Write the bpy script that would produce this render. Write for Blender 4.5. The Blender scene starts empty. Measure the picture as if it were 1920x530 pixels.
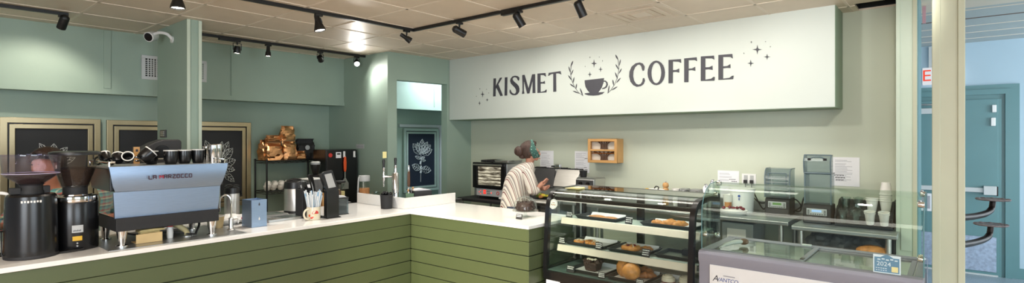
import bpy, bmesh, math, random
from mathutils import Matrix, Vector

random.seed(7)
SC = bpy.context.scene
COL = SC.collection
PI = math.pi


def lin(c):
    out = []
    for v in c:
        v /= 255.0
        out.append(v / 12.92 if v <= 0.04045 else ((v + 0.055) / 1.055) ** 2.4)
    return out


MATS = {}


def mat(name, rgb, rough=0.5, metal=0.0, var=0.06, scale=12.0, bump=0.0, bscale=60.0, coat=0.0, spec=0.5, stretch=None):
    """a principled surface with a little procedural colour and height variation"""
    m = bpy.data.materials.new(name)
    m.use_nodes = True
    nt = m.node_tree
    b = nt.nodes['Principled BSDF']
    b.inputs['Roughness'].default_value = rough
    b.inputs['Metallic'].default_value = metal
    b.inputs['Coat Weight'].default_value = coat
    b.inputs['Specular IOR Level'].default_value = spec
    c = lin(rgb)
    tc = nt.nodes.new('ShaderNodeTexCoord')
    src = tc.outputs['Object']
    if stretch:
        mp = nt.nodes.new('ShaderNodeMapping')
        mp.inputs['Scale'].default_value = stretch
        nt.links.new(src, mp.inputs['Vector'])
        src = mp.outputs['Vector']
    n = nt.nodes.new('ShaderNodeTexNoise')
    n.inputs['Scale'].default_value = scale
    n.inputs['Detail'].default_value = 4
    nt.links.new(src, n.inputs['Vector'])
    r = nt.nodes.new('ShaderNodeValToRGB')
    r.color_ramp.elements[0].position = 0.3
    r.color_ramp.elements[1].position = 0.7
    r.color_ramp.elements[0].color = [max(0, v * (1 - var)) for v in c] + [1]
    r.color_ramp.elements[1].color = [min(1, v * (1 + var)) for v in c] + [1]
    nt.links.new(n.outputs['Fac'], r.inputs['Fac'])
    nt.links.new(r.outputs['Color'], b.inputs['Base Color'])
    if bump:
        n2 = nt.nodes.new('ShaderNodeTexNoise')
        n2.inputs['Scale'].default_value = bscale
        n2.inputs['Detail'].default_value = 3
        nt.links.new(src, n2.inputs['Vector'])
        bp = nt.nodes.new('ShaderNodeBump')
        bp.inputs['Strength'].default_value = bump
        bp.inputs['Distance'].default_value = 0.01
        nt.links.new(n2.outputs['Fac'], bp.inputs['Height'])
        nt.links.new(bp.outputs['Normal'], b.inputs['Normal'])
    MATS[name] = m
    return m


def glass(name, tint=(235, 245, 240), refl=0.5, rough=0.02, haze=0.0, power=5.0):
    """thin clear sheet: mostly see-through, mirror-like at grazing angles"""
    m = bpy.data.materials.new(name)
    m.use_nodes = True
    nt = m.node_tree
    nt.nodes.clear()
    out = nt.nodes.new('ShaderNodeOutputMaterial')
    tr = nt.nodes.new('ShaderNodeBsdfTransparent')
    tr.inputs['Color'].default_value = lin(tint) + [1]
    gl = nt.nodes.new('ShaderNodeBsdfGlossy')
    gl.inputs['Roughness'].default_value = rough
    lw = nt.nodes.new('ShaderNodeLayerWeight')
    lw.inputs['Blend'].default_value = 0.5
    pw = nt.nodes.new('ShaderNodeMath')
    pw.operation = 'POWER'
    pw.inputs[1].default_value = power
    nt.links.new(lw.outputs['Facing'], pw.inputs[0])
    fr = nt.nodes.new('ShaderNodeMath')
    fr.operation = 'MULTIPLY_ADD'
    fr.inputs[1].default_value = refl
    fr.inputs[2].default_value = 0.03
    fr.use_clamp = True
    nt.links.new(pw.outputs[0], fr.inputs[0])
    mx = nt.nodes.new('ShaderNodeMixShader')
    nt.links.new(fr.outputs[0], mx.inputs[0])
    nt.links.new(tr.outputs[0], mx.inputs[1])
    nt.links.new(gl.outputs[0], mx.inputs[2])
    last = mx
    if haze:
        df = nt.nodes.new('ShaderNodeBsdfDiffuse')
        df.inputs['Color'].default_value = lin(tint) + [1]
        m2 = nt.nodes.new('ShaderNodeMixShader')
        m2.inputs[0].default_value = haze
        nt.links.new(last.outputs[0], m2.inputs[1])
        nt.links.new(df.outputs[0], m2.inputs[2])
        last = m2
    nt.links.new(last.outputs[0], out.inputs[0])
    MATS[name] = m
    return m


def glow(name, rgb, strength):
    m = bpy.data.materials.new(name)
    m.use_nodes = True
    nt = m.node_tree
    nt.nodes.clear()
    out = nt.nodes.new('ShaderNodeOutputMaterial')
    e = nt.nodes.new('ShaderNodeEmission')
    e.inputs[0].default_value = lin(rgb) + [1]
    e.inputs[1].default_value = strength
    nt.links.new(e.outputs[0], out.inputs[0])
    MATS[name] = m
    return m


class G:
    """collects shapes into one mesh; self.m is the material of what is added next"""

    def __init__(self, m=None):
        self.v, self.f, self.fm, self.mats = [], [], [], []
        self.xf = Matrix.Identity(4)
        self.m = m

    def _mi(self):
        if self.m not in self.mats:
            self.mats.append(self.m)
        return self.mats.index(self.m)

    def add(self, vs, fs):
        o = len(self.v)
        self.v += [self.xf @ Vector(p) for p in vs]
        i = self._mi()
        for f in fs:
            self.f.append([o + k for k in f])
            self.fm.append(i)
        return self

    def box(self, x0, y0, z0, x1, y1, z1):
        vs = [(x, y, z) for z in (z0, z1) for y in (y0, y1) for x in (x0, x1)]
        return self.add(vs, [(0, 2, 3, 1), (4, 5, 7, 6), (0, 1, 5, 4), (2, 6, 7, 3), (0, 4, 6, 2), (1, 3, 7, 5)])

    def cbox(self, c, s):
        return self.box(c[0] - s[0] / 2, c[1] - s[1] / 2, c[2] - s[2] / 2, c[0] + s[0] / 2, c[1] + s[1] / 2, c[2] + s[2] / 2)

    def prism(self, poly, z0, z1, top=None):
        n = len(poly)
        top = top or poly
        vs = [(x, y, z0) for x, y in poly] + [(x, y, z1) for x, y in top]
        fs = [tuple(range(n))[::-1], tuple(range(n, 2 * n))] + [(i, (i + 1) % n, n + (i + 1) % n, n + i) for i in range(n)]
        return self.add(vs, fs)

    def prof_y(self, poly, y0, y1):
        """outline in (x, z) swept along y"""
        n = len(poly)
        vs = [(x, y0, z) for x, z in poly] + [(x, y1, z) for x, z in poly]
        fs = [tuple(range(n)), tuple(range(n, 2 * n))[::-1]] + [(i, n + i, n + (i + 1) % n, (i + 1) % n) for i in range(n)]
        return self.add(vs, fs)

    def prof_x(self, poly, x0, x1):
        """outline in (y, z) swept along x"""
        n = len(poly)
        vs = [(x0, y, z) for y, z in poly] + [(x1, y, z) for y, z in poly]
        fs = [tuple(range(n))[::-1], tuple(range(n, 2 * n))] + [(i, (i + 1) % n, n + (i + 1) % n, n + i) for i in range(n)]
        return self.add(vs, fs)

    def sheet_y(self, line, y0, y1, th):
        """an open line in (x, z) given thickness th and swept along y"""
        a, b = [], []
        for i, p in enumerate(line):
            q0, q1 = line[max(0, i - 1)], line[min(len(line) - 1, i + 1)]
            dx, dz = q1[0] - q0[0], q1[1] - q0[1]
            n = math.hypot(dx, dz)
            a.append((p[0] - dz / n * th / 2, p[1] + dx / n * th / 2))
            b.append((p[0] + dz / n * th / 2, p[1] - dx / n * th / 2))
        return self.strip_solid(a, b, y0, y1)

    def strip_solid(self, a, b, y0, y1):
        for i in range(len(a) - 1):
            q = [a[i], a[i + 1], b[i + 1], b[i]]
            vs = [(x, y0, z) for x, z in q] + [(x, y1, z) for x, z in q]
            fs = [(0, 4, 5, 1), (2, 6, 7, 3), (0, 1, 2, 3), (7, 6, 5, 4)]
            if i == 0:
                fs.append((3, 7, 4, 0))
            if i == len(a) - 2:
                fs.append((1, 5, 6, 2))
            self.add(vs, fs)
        return self

    def lathe(self, prof, c=(0, 0), seg=24, a0=0.0, a1=2 * PI, sx=1.0, sy=1.0):
        full = abs(a1 - a0 - 2 * PI) < 1e-6
        k = seg if full else seg + 1
        vs, fs = [], []
        for r, z in prof:
            for i in range(k):
                a = a0 + (a1 - a0) * i / seg
                vs.append((c[0] + r * sx * math.cos(a), c[1] + r * sy * math.sin(a), z))
        for j in range(len(prof) - 1):
            for i in range(seg):
                i2 = (i + 1) % k
                fs.append((j * k + i, j * k + i2, (j + 1) * k + i2, (j + 1) * k + i))
        if full and tuple(prof[0]) != tuple(prof[-1]):
            if prof[0][0] > 1e-6:
                fs.append(tuple(range(k))[::-1])
            if prof[-1][0] > 1e-6:
                fs.append(tuple((len(prof) - 1) * k + i for i in range(k)))
        return self.add(vs, fs)

    def shell(self, prof, th=0.002, c=(0, 0), seg=24):
        """open-topped vessel: outer profile bottom to top, wall th"""
        inner = [(max(r - th, 0.0005), max(z, prof[0][1] + th)) for r, z in prof][::-1]
        return self.lathe(list(prof) + inner + [(0.0, prof[0][1] + th)], c, seg)

    def cyl(self, p0, p1, r0, r1=None, seg=16):
        r1 = r0 if r1 is None else r1
        return self.tube([p0, p1], [r0, r1], seg)

    def tube(self, pts, r, seg=10, cap=True, sy=1.0):
        pts = [Vector(p) for p in pts]
        rs = r if isinstance(r, (list, tuple)) else [r] * len(pts)
        vs, fs = [], []
        up = None
        for i, p in enumerate(pts):
            t = (pts[min(i + 1, len(pts) - 1)] - pts[max(i - 1, 0)])
            if t.length < 1e-9:
                t = Vector((0, 0, 1))
            t.normalize()
            if up is None:
                up = Vector((0, 0, 1)) if abs(t.z) < 0.9 else Vector((1, 0, 0))
            a = t.cross(up)
            if a.length < 1e-6:
                a = t.cross(Vector((1, 0, 0)))
            a.normalize()
            b = a.cross(t).normalized()
            up = b
            for k in range(seg):
                an = 2 * PI * k / seg
                vs.append(p + a * (rs[i] * math.cos(an)) + b * (rs[i] * sy * math.sin(an)))
        for i in range(len(pts) - 1):
            for k in range(seg):
                k2 = (k + 1) % seg
                fs.append((i * seg + k, i * seg + k2, (i + 1) * seg + k2, (i + 1) * seg + k))
        if cap:
            fs.append(tuple(range(seg))[::-1])
            fs.append(tuple((len(pts) - 1) * seg + k for k in range(seg)))
        return self.add(vs, fs)

    def ball(self, c, r, seg=16, rings=10, warp=0.0, rnd=None):
        if not isinstance(r, (tuple, list)):
            r = (r, r, r)
        vs, fs = [], []
        rnd = rnd or random
        for j in range(rings + 1):
            th = PI * j / rings
            for i in range(seg):
                a = 2 * PI * i / seg
                k = 1 + (rnd.uniform(-warp, warp) if warp and 0 < j < rings else 0)
                vs.append((c[0] + r[0] * k * math.sin(th) * math.cos(a), c[1] + r[1] * k * math.sin(th) * math.sin(a), c[2] + r[2] * k * math.cos(th)))
        for j in range(rings):
            for i in range(seg):
                i2 = (i + 1) % seg
                fs.append((j * seg + i, (j + 1) * seg + i, (j + 1) * seg + i2, j * seg + i2))
        return self.add(vs, fs)

    def torus(self, c, R, r, seg=28, rs=8, a0=0.0, a1=2 * PI, plane='xy', ry=None):
        ry = ry or R
        full = abs(a1 - a0 - 2 * PI) < 1e-6
        pts = []
        for i in range(seg + 1):
            a = a0 + (a1 - a0) * i / seg
            u, w = R * math.cos(a), ry * math.sin(a)
            d = {'xy': (u, w, 0), 'xz': (u, 0, w), 'yz': (0, u, w)}[plane]
            pts.append((c[0] + d[0], c[1] + d[1], c[2] + d[2]))
        return self.tube(pts, r, rs, cap=not full)

    def poly(self, pts):
        return self.add(pts, [tuple(range(len(pts)))])

    def text(self, s, size, mtx, depth=0.0, shear=0.0, space=1.0, align='CENTER'):
        """lettering lying in the local xy plane of mtx"""
        cu = bpy.data.curves.new('lettering_source', 'FONT')
        cu.body = s
        cu.size = size
        cu.extrude = depth
        cu.shear = shear
        cu.space_character = space
        cu.align_x = align
        cu.align_y = 'CENTER'
        cu.resolution_u = 3
        ob = bpy.data.objects.new('lettering_source', cu)
        COL.objects.link(ob)
        dg = bpy.context.evaluated_depsgraph_get()
        me = bpy.data.meshes.new_from_object(ob.evaluated_get(dg))
        vs = [mtx @ v.co for v in me.vertices]
        fs = [tuple(p.vertices) for p in me.polygons]
        bpy.data.objects.remove(ob)
        bpy.data.curves.remove(cu)
        bpy.data.meshes.remove(me)
        return self.add(vs, fs)

    def build(self, name, parent=None, m=None, smooth=35, bevel=0.0, bseg=2, label=None, kind=None, sub=0, loc=None, rot=None):
        me = bpy.data.meshes.new(name)
        me.from_pydata([tuple(p) for p in self.v], [], self.f)
        mats = self.mats if any(self.mats) else [m]
        for x in mats:
            me.materials.append(MATS[x or m])
        for p, i in zip(me.polygons, self.fm):
            p.material_index = i
        bm = bmesh.new()
        bm.from_mesh(me)
        bmesh.ops.remove_doubles(bm, verts=bm.verts, dist=1e-6)
        bmesh.ops.recalc_face_normals(bm, faces=bm.faces)
        bm.to_mesh(me)
        bm.free()
        if smooth:
            for p in me.polygons:
                p.use_smooth = True
            me.set_sharp_from_angle(angle=math.radians(smooth))
        o = bpy.data.objects.new(name, me)
        COL.objects.link(o)
        if bevel:
            bv = o.modifiers.new('edge', 'BEVEL')
            bv.width = bevel
            bv.segments = bseg
            bv.limit_method = 'ANGLE'
            bv.angle_limit = math.radians(40)
            bv.harden_normals = True
        if sub:
            s = o.modifiers.new('smooth', 'SUBSURF')
            s.levels = s.render_levels = sub
        if parent is not None:
            o.parent = parent
        if loc is not None:
            o.location = loc
        if rot is not None:
            o.rotation_euler = rot
        if label:
            o['label'] = label
        if kind:
            o['kind'] = kind
        return o


def thing(name, label, cat, loc=(0, 0, 0), rz=0.0, group=None, kind=None):
    o = bpy.data.objects.new(name, None)
    o.empty_display_size = 0.05
    COL.objects.link(o)
    o.location = loc
    o.rotation_euler = (0, 0, rz)
    return tag(o, label, cat, group, kind)


def tag(o, label, cat, group=None, kind=None):
    o['label'] = label
    o['category'] = cat
    if group:
        o['group'] = group
    if kind:
        o['kind'] = kind
    return o


def struct(name, g, m=None, parent=None, **kw):
    o = g.build(name, parent, m, **kw)
    if parent is None:
        o['kind'] = 'structure'
    return o


def dup(root, loc, rz=None, label=None, group=None, skip=()):
    r = root.copy()
    COL.objects.link(r)
    r.location = loc
    if rz is not None:
        r.rotation_euler = (r.rotation_euler[0], r.rotation_euler[1], rz)
    if label:
        r['label'] = label
    if group:
        r['group'] = group
    for ch in root.children:
        if ch.type == 'LIGHT' or ch.name.split('.')[0] in skip:
            continue
        c = ch.copy()
        COL.objects.link(c)
        c.parent = r
        for gch in ch.children:
            d = gch.copy()
            COL.objects.link(d)
            d.parent = c
    return r


def T(x, y, z):
    return Matrix.Translation((x, y, z))


def R(a, ax):
    return Matrix.Rotation(a, 4, ax)


def smooth_path(pts, n=6):
    """Catmull-Rom through the points"""
    P = [Vector(p) for p in pts]
    P = [2 * P[0] - P[1]] + P + [2 * P[-1] - P[-2]]
    out = []
    for i in range(1, len(P) - 2):
        for k in range(n):
            t = k / n
            a, b, c, d = P[i - 1], P[i], P[i + 1], P[i + 2]
            out.append(0.5 * ((2 * b) + (c - a) * t + (2 * a - 5 * b + 4 * c - d) * t * t + (3 * b - a - 3 * c + d) * t ** 3))
    out.append(P[-2])
    return out


def loft(rings, m, name, parent, seg=24, folds=0.0, seed=0, caps=True):
    """a garment drawn over ellipse rings (x, y, z, rx, ry) from hem to collar"""
    rr = random.Random(seed)
    ph = [rr.uniform(0, 6.28) for _ in range(4)]
    g = G(m)
    vs, fs = [], []
    for j, (x, y, z, rx, ry) in enumerate(rings):
        for i in range(seg):
            a = 2 * PI * i / seg
            k = 1 + folds * (math.sin(5 * a + ph[0] + j * .35) + .6 * math.sin(9 * a + ph[1] - j * .5)) * (1 - .5 * j / len(rings))
            vs.append((x + rx * k * math.cos(a), y + ry * k * math.sin(a), z))
    for j in range(len(rings) - 1):
        for i in range(seg):
            i2 = (i + 1) % seg
            fs.append((j * seg + i, j * seg + i2, (j + 1) * seg + i2, (j + 1) * seg + i))
    if caps:
        fs.append(tuple(range(seg))[::-1])
        fs.append(tuple((len(rings) - 1) * seg + i for i in range(seg)))
    g.add(vs, fs)
    return g


def skin_body(name, joints, bones, m, parent=None, sub=2, loc=None):
    """one continuous figure grown round a skeleton: joints {key: (x, y, z, radius)}"""
    keys = list(joints)
    me = bpy.data.meshes.new(name)
    me.from_pydata([joints[k][:3] for k in keys], [(keys.index(a), keys.index(b)) for a, b in bones], [])
    o = bpy.data.objects.new(name, me)
    COL.objects.link(o)
    sk = o.modifiers.new('skin', 'SKIN')
    sk.use_smooth_shade = True
    for i, k in enumerate(keys):
        r = joints[k][3]
        me.skin_vertices[0].data[i].radius = r if isinstance(r, (tuple, list)) else (r, r)
        me.skin_vertices[0].data[i].use_root = (i == 0)
    s = o.modifiers.new('sub', 'SUBSURF')
    s.levels = s.render_levels = sub
    me.materials.append(MATS[m])
    if parent is not None:
        o.parent = parent
    if loc:
        o.location = loc
    return o
SIGN_WORDS = [[[(0.823,2.445),(0.869,2.443),(0.866,2.337),(0.862,2.199),(0.816,2.199)],[(0.941,2.445),(0.981,2.447),(0.965,2.421),(0.874,2.318),(0.865,2.295),(0.865,2.337)],[(0.877,2.33),(0.913,2.36),(0.994,2.201),(0.95,2.198),(0.874,2.318)]],[[(1.031,2.444),(1.077,2.444),(1.072,2.199),(1.025,2.199)]],[[(1.279,2.384),(1.285,2.421),(1.256,2.443),(1.211,2.453),(1.166,2.447),(1.133,2.42),(1.123,2.39),(1.137,2.356),(1.171,2.325),(1.205,2.297),(1.226,2.268),(1.23,2.24),(1.217,2.219),(1.194,2.214),(1.16,2.229),(1.14,2.252),(1.131,2.274),(1.117,2.273),(1.115,2.24),(1.131,2.217),(1.171,2.198),(1.217,2.194),(1.256,2.208),(1.282,2.237),(1.286,2.277),(1.273,2.313),(1.239,2.345),(1.2,2.372),(1.172,2.397),(1.166,2.415),(1.183,2.431),(1.211,2.433),(1.239,2.421),(1.262,2.385)]],[[(1.334,2.451),(1.373,2.452),(1.439,2.272),(1.498,2.447),(1.547,2.448),(1.551,2.205),(1.506,2.205),(1.506,2.365),(1.453,2.206),(1.417,2.204),(1.362,2.375),(1.36,2.252),(1.37,2.207),(1.33,2.206),(1.339,2.253)]],[[(1.585,2.45),(1.713,2.448),(1.721,2.403),(1.706,2.406),(1.688,2.422),(1.634,2.428),(1.634,2.341),(1.675,2.337),(1.7,2.35),(1.706,2.312),(1.667,2.318),(1.636,2.318),(1.636,2.214),(1.698,2.221),(1.719,2.238),(1.733,2.236),(1.727,2.203),(1.585,2.203)]],[[(1.754,2.407),(1.763,2.445),(1.945,2.452),(1.956,2.409),(1.94,2.417),(1.915,2.426),(1.877,2.428),(1.88,2.204),(1.834,2.204),(1.834,2.427),(1.8,2.425),(1.77,2.411)]],[[(3.044,2.361),(3.061,2.367),(3.066,2.408),(3.044,2.443),(3.008,2.458),(2.959,2.453),(2.91,2.422),(2.883,2.368),(2.879,2.313),(2.895,2.255),(2.929,2.214),(2.972,2.192),(3.02,2.197),(3.054,2.217),(3.07,2.254),(3.063,2.282),(3.046,2.283),(3.038,2.245),(3.02,2.222),(2.996,2.215),(2.965,2.226),(2.939,2.263),(2.928,2.314),(2.932,2.37),(2.953,2.413),(2.984,2.435),(3.008,2.433),(3.027,2.412),(3.034,2.383)]],[[(3.34,2.453),(3.475,2.449),(3.479,2.408),(3.45,2.423),(3.389,2.432),(3.389,2.342),(3.422,2.34),(3.457,2.352),(3.457,2.31),(3.422,2.32),(3.389,2.321),(3.387,2.205),(3.34,2.207)]],[[(3.511,2.452),(3.642,2.451),(3.646,2.41),(3.621,2.425),(3.558,2.429),(3.558,2.343),(3.594,2.342),(3.626,2.355),(3.628,2.313),(3.594,2.324),(3.558,2.325),(3.556,2.203),(3.511,2.206)]],[[(3.685,2.455),(3.817,2.45),(3.821,2.409),(3.795,2.424),(3.731,2.43),(3.731,2.341),(3.77,2.339),(3.802,2.351),(3.804,2.308),(3.765,2.317),(3.731,2.318),(3.731,2.217),(3.79,2.222),(3.812,2.239),(3.826,2.236),(3.822,2.2),(3.684,2.206)]],[[(3.861,2.451),(3.995,2.448),(3.999,2.402),(3.976,2.42),(3.907,2.427),(3.907,2.335),(3.947,2.335),(3.976,2.351),(3.978,2.311),(3.942,2.316),(3.907,2.315),(3.907,2.214),(3.967,2.217),(3.993,2.235),(4.008,2.236),(4.003,2.202),(3.861,2.204)]]]
SIGN_RING = ([(3.302,2.323),(3.296,2.364),(3.282,2.401),(3.259,2.431),(3.231,2.451),(3.2,2.46),(3.169,2.455),(3.141,2.437),(3.119,2.409),(3.105,2.372),(3.101,2.331),(3.107,2.29),(3.122,2.252),(3.146,2.222),(3.174,2.202),(3.206,2.195),(3.236,2.201),(3.264,2.219),(3.285,2.247),(3.298,2.283)],[(3.259,2.325),(3.256,2.359),(3.248,2.39),(3.236,2.415),(3.22,2.431),(3.203,2.438),(3.185,2.433),(3.169,2.418),(3.157,2.394),(3.149,2.364),(3.146,2.33),(3.149,2.295),(3.157,2.264),(3.169,2.239),(3.185,2.223),(3.203,2.217),(3.22,2.222),(3.236,2.237),(3.248,2.261),(3.256,2.291)])
SIGN_STARS = [[(4.266,2.461),(4.241,2.469),(4.234,2.474),(4.23,2.482),(4.225,2.509),(4.22,2.483),(4.216,2.475),(4.208,2.473),(4.183,2.47),(4.208,2.461),(4.216,2.457),(4.22,2.448),(4.225,2.421),(4.23,2.447),(4.234,2.455),(4.241,2.458)],[(4.341,2.385),(4.323,2.39),(4.318,2.393),(4.315,2.399),(4.311,2.416),(4.307,2.399),(4.305,2.394),(4.299,2.393),(4.281,2.391),(4.299,2.385),(4.305,2.382),(4.307,2.377),(4.311,2.359),(4.315,2.376),(4.318,2.381),(4.323,2.383)],[(4.196,2.338),(4.178,2.344),(4.172,2.347),(4.169,2.354),(4.165,2.374),(4.161,2.354),(4.159,2.348),(4.153,2.346),(4.134,2.344),(4.153,2.338),(4.159,2.335),(4.161,2.328),(4.165,2.308),(4.169,2.327),(4.172,2.333),(4.178,2.335)],[(4.18,2.542),(4.174,2.544),(4.173,2.546),(4.172,2.548),(4.171,2.555),(4.169,2.548),(4.169,2.546),(4.167,2.545),(4.162,2.544),(4.167,2.542),(4.169,2.541),(4.169,2.539),(4.171,2.532),(4.172,2.539),(4.173,2.541),(4.174,2.541)],[(4.303,2.531),(4.3,2.532),(4.299,2.533),(4.299,2.534),(4.298,2.537),(4.297,2.534),(4.297,2.533),(4.296,2.533),(4.293,2.532),(4.296,2.531),(4.297,2.531),(4.297,2.53),(4.298,2.527),(4.299,2.53),(4.299,2.531),(4.3,2.531)],[(4.346,2.479),(4.342,2.48),(4.341,2.481),(4.34,2.482),(4.339,2.486),(4.338,2.483),(4.338,2.481),(4.337,2.481),(4.332,2.481),(4.337,2.479),(4.338,2.479),(4.338,2.477),(4.339,2.473),(4.34,2.477),(4.341,2.478),(4.342,2.479)],[(4.11,2.442),(4.106,2.443),(4.104,2.444),(4.104,2.446),(4.103,2.451),(4.102,2.446),(4.101,2.445),(4.1,2.444),(4.095,2.444),(4.1,2.442),(4.101,2.441),(4.102,2.44),(4.103,2.435),(4.104,2.44),(4.104,2.441),(4.106,2.441)],[(2.465,2.497),(2.44,2.506),(2.433,2.51),(2.429,2.519),(2.424,2.548),(2.418,2.52),(2.415,2.512),(2.407,2.509),(2.382,2.505),(2.407,2.496),(2.415,2.492),(2.418,2.483),(2.424,2.454),(2.429,2.482),(2.433,2.49),(2.44,2.493)],[(2.542,2.422),(2.524,2.428),(2.518,2.431),(2.516,2.437),(2.512,2.455),(2.508,2.437),(2.506,2.432),(2.5,2.43),(2.482,2.427),(2.5,2.422),(2.506,2.419),(2.508,2.413),(2.512,2.394),(2.516,2.412),(2.518,2.418),(2.524,2.42)],[(2.394,2.376),(2.377,2.381),(2.372,2.384),(2.37,2.39),(2.366,2.409),(2.362,2.391),(2.36,2.385),(2.355,2.383),(2.338,2.38),(2.355,2.375),(2.36,2.372),(2.362,2.366),(2.366,2.347),(2.37,2.365),(2.372,2.371),(2.377,2.373)],[(2.377,2.577),(2.371,2.579),(2.369,2.581),(2.369,2.583),(2.367,2.589),(2.366,2.583),(2.365,2.581),(2.363,2.58),(2.358,2.579),(2.363,2.577),(2.365,2.576),(2.366,2.574),(2.367,2.568),(2.369,2.574),(2.369,2.576),(2.371,2.577)],[(2.501,2.568),(2.497,2.57),(2.496,2.57),(2.495,2.572),(2.495,2.576),(2.494,2.572),(2.493,2.571),(2.492,2.57),(2.488,2.57),(2.492,2.568),(2.493,2.568),(2.494,2.566),(2.495,2.562),(2.495,2.566),(2.496,2.568),(2.497,2.568)],[(2.546,2.52),(2.541,2.521),(2.539,2.522),(2.539,2.524),(2.538,2.53),(2.537,2.524),(2.536,2.523),(2.534,2.522),(2.53,2.521),(2.534,2.52),(2.536,2.519),(2.537,2.517),(2.538,2.511),(2.539,2.517),(2.539,2.518),(2.541,2.519)],[(2.309,2.477),(2.304,2.478),(2.303,2.479),(2.303,2.48),(2.302,2.484),(2.301,2.48),(2.3,2.479),(2.299,2.479),(2.295,2.478),(2.299,2.477),(2.3,2.476),(2.301,2.475),(2.302,2.472),(2.303,2.475),(2.303,2.476),(2.304,2.477)],[(0.654,2.238),(0.631,2.245),(0.624,2.249),(0.621,2.258),(0.616,2.285),(0.611,2.258),(0.608,2.25),(0.601,2.247),(0.577,2.242),(0.601,2.235),(0.608,2.231),(0.611,2.223),(0.616,2.196),(0.621,2.222),(0.624,2.23),(0.631,2.234)],[(0.734,2.158),(0.716,2.161),(0.711,2.163),(0.708,2.167),(0.705,2.18),(0.701,2.168),(0.698,2.164),(0.693,2.162),(0.675,2.16),(0.693,2.157),(0.698,2.155),(0.701,2.151),(0.705,2.138),(0.708,2.15),(0.711,2.154),(0.716,2.156)],[(0.581,2.117),(0.566,2.122),(0.562,2.124),(0.56,2.13),(0.556,2.147),(0.553,2.13),(0.551,2.125),(0.546,2.123),(0.531,2.12),(0.546,2.115),(0.551,2.113),(0.553,2.107),(0.556,2.09),(0.56,2.107),(0.561,2.112),(0.566,2.114)],[(0.576,2.319),(0.568,2.32),(0.566,2.321),(0.565,2.323),(0.563,2.33),(0.562,2.324),(0.561,2.322),(0.558,2.321),(0.551,2.32),(0.558,2.318),(0.561,2.317),(0.562,2.315),(0.563,2.309),(0.565,2.315),(0.566,2.317),(0.568,2.318)],[(0.699,2.305),(0.693,2.306),(0.692,2.307),(0.691,2.308),(0.69,2.312),(0.689,2.308),(0.688,2.307),(0.686,2.306),(0.681,2.306),(0.686,2.305),(0.688,2.304),(0.689,2.303),(0.69,2.298),(0.691,2.302),(0.692,2.304),(0.693,2.304)],[(0.742,2.252),(0.736,2.253),(0.734,2.254),(0.733,2.256),(0.732,2.26),(0.731,2.256),(0.73,2.254),(0.728,2.254),(0.722,2.253),(0.728,2.252),(0.73,2.251),(0.731,2.25),(0.732,2.245),(0.733,2.25),(0.734,2.251),(0.736,2.251)],[(0.504,2.218),(0.498,2.219),(0.496,2.22),(0.495,2.221),(0.494,2.226),(0.493,2.221),(0.492,2.22),(0.49,2.22),(0.484,2.219),(0.49,2.217),(0.492,2.217),(0.493,2.215),(0.494,2.211),(0.495,2.215),(0.496,2.217),(0.498,2.217)]]
SIGN_CUP = [[(2.295,2.314),(2.558,2.32),(2.55,2.267),(2.526,2.21),(2.482,2.16),(2.563,2.16),(2.539,2.14),(2.485,2.127),(2.417,2.125),(2.348,2.132),(2.296,2.149),(2.296,2.159),(2.364,2.162),(2.334,2.193),(2.306,2.236),(2.296,2.284)],[(2.547,2.29),(2.576,2.291),(2.603,2.269),(2.609,2.24),(2.595,2.212),(2.566,2.197),(2.531,2.194),(2.536,2.206),(2.559,2.212),(2.578,2.222),(2.588,2.242),(2.586,2.263),(2.57,2.278),(2.544,2.278)]]
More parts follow.
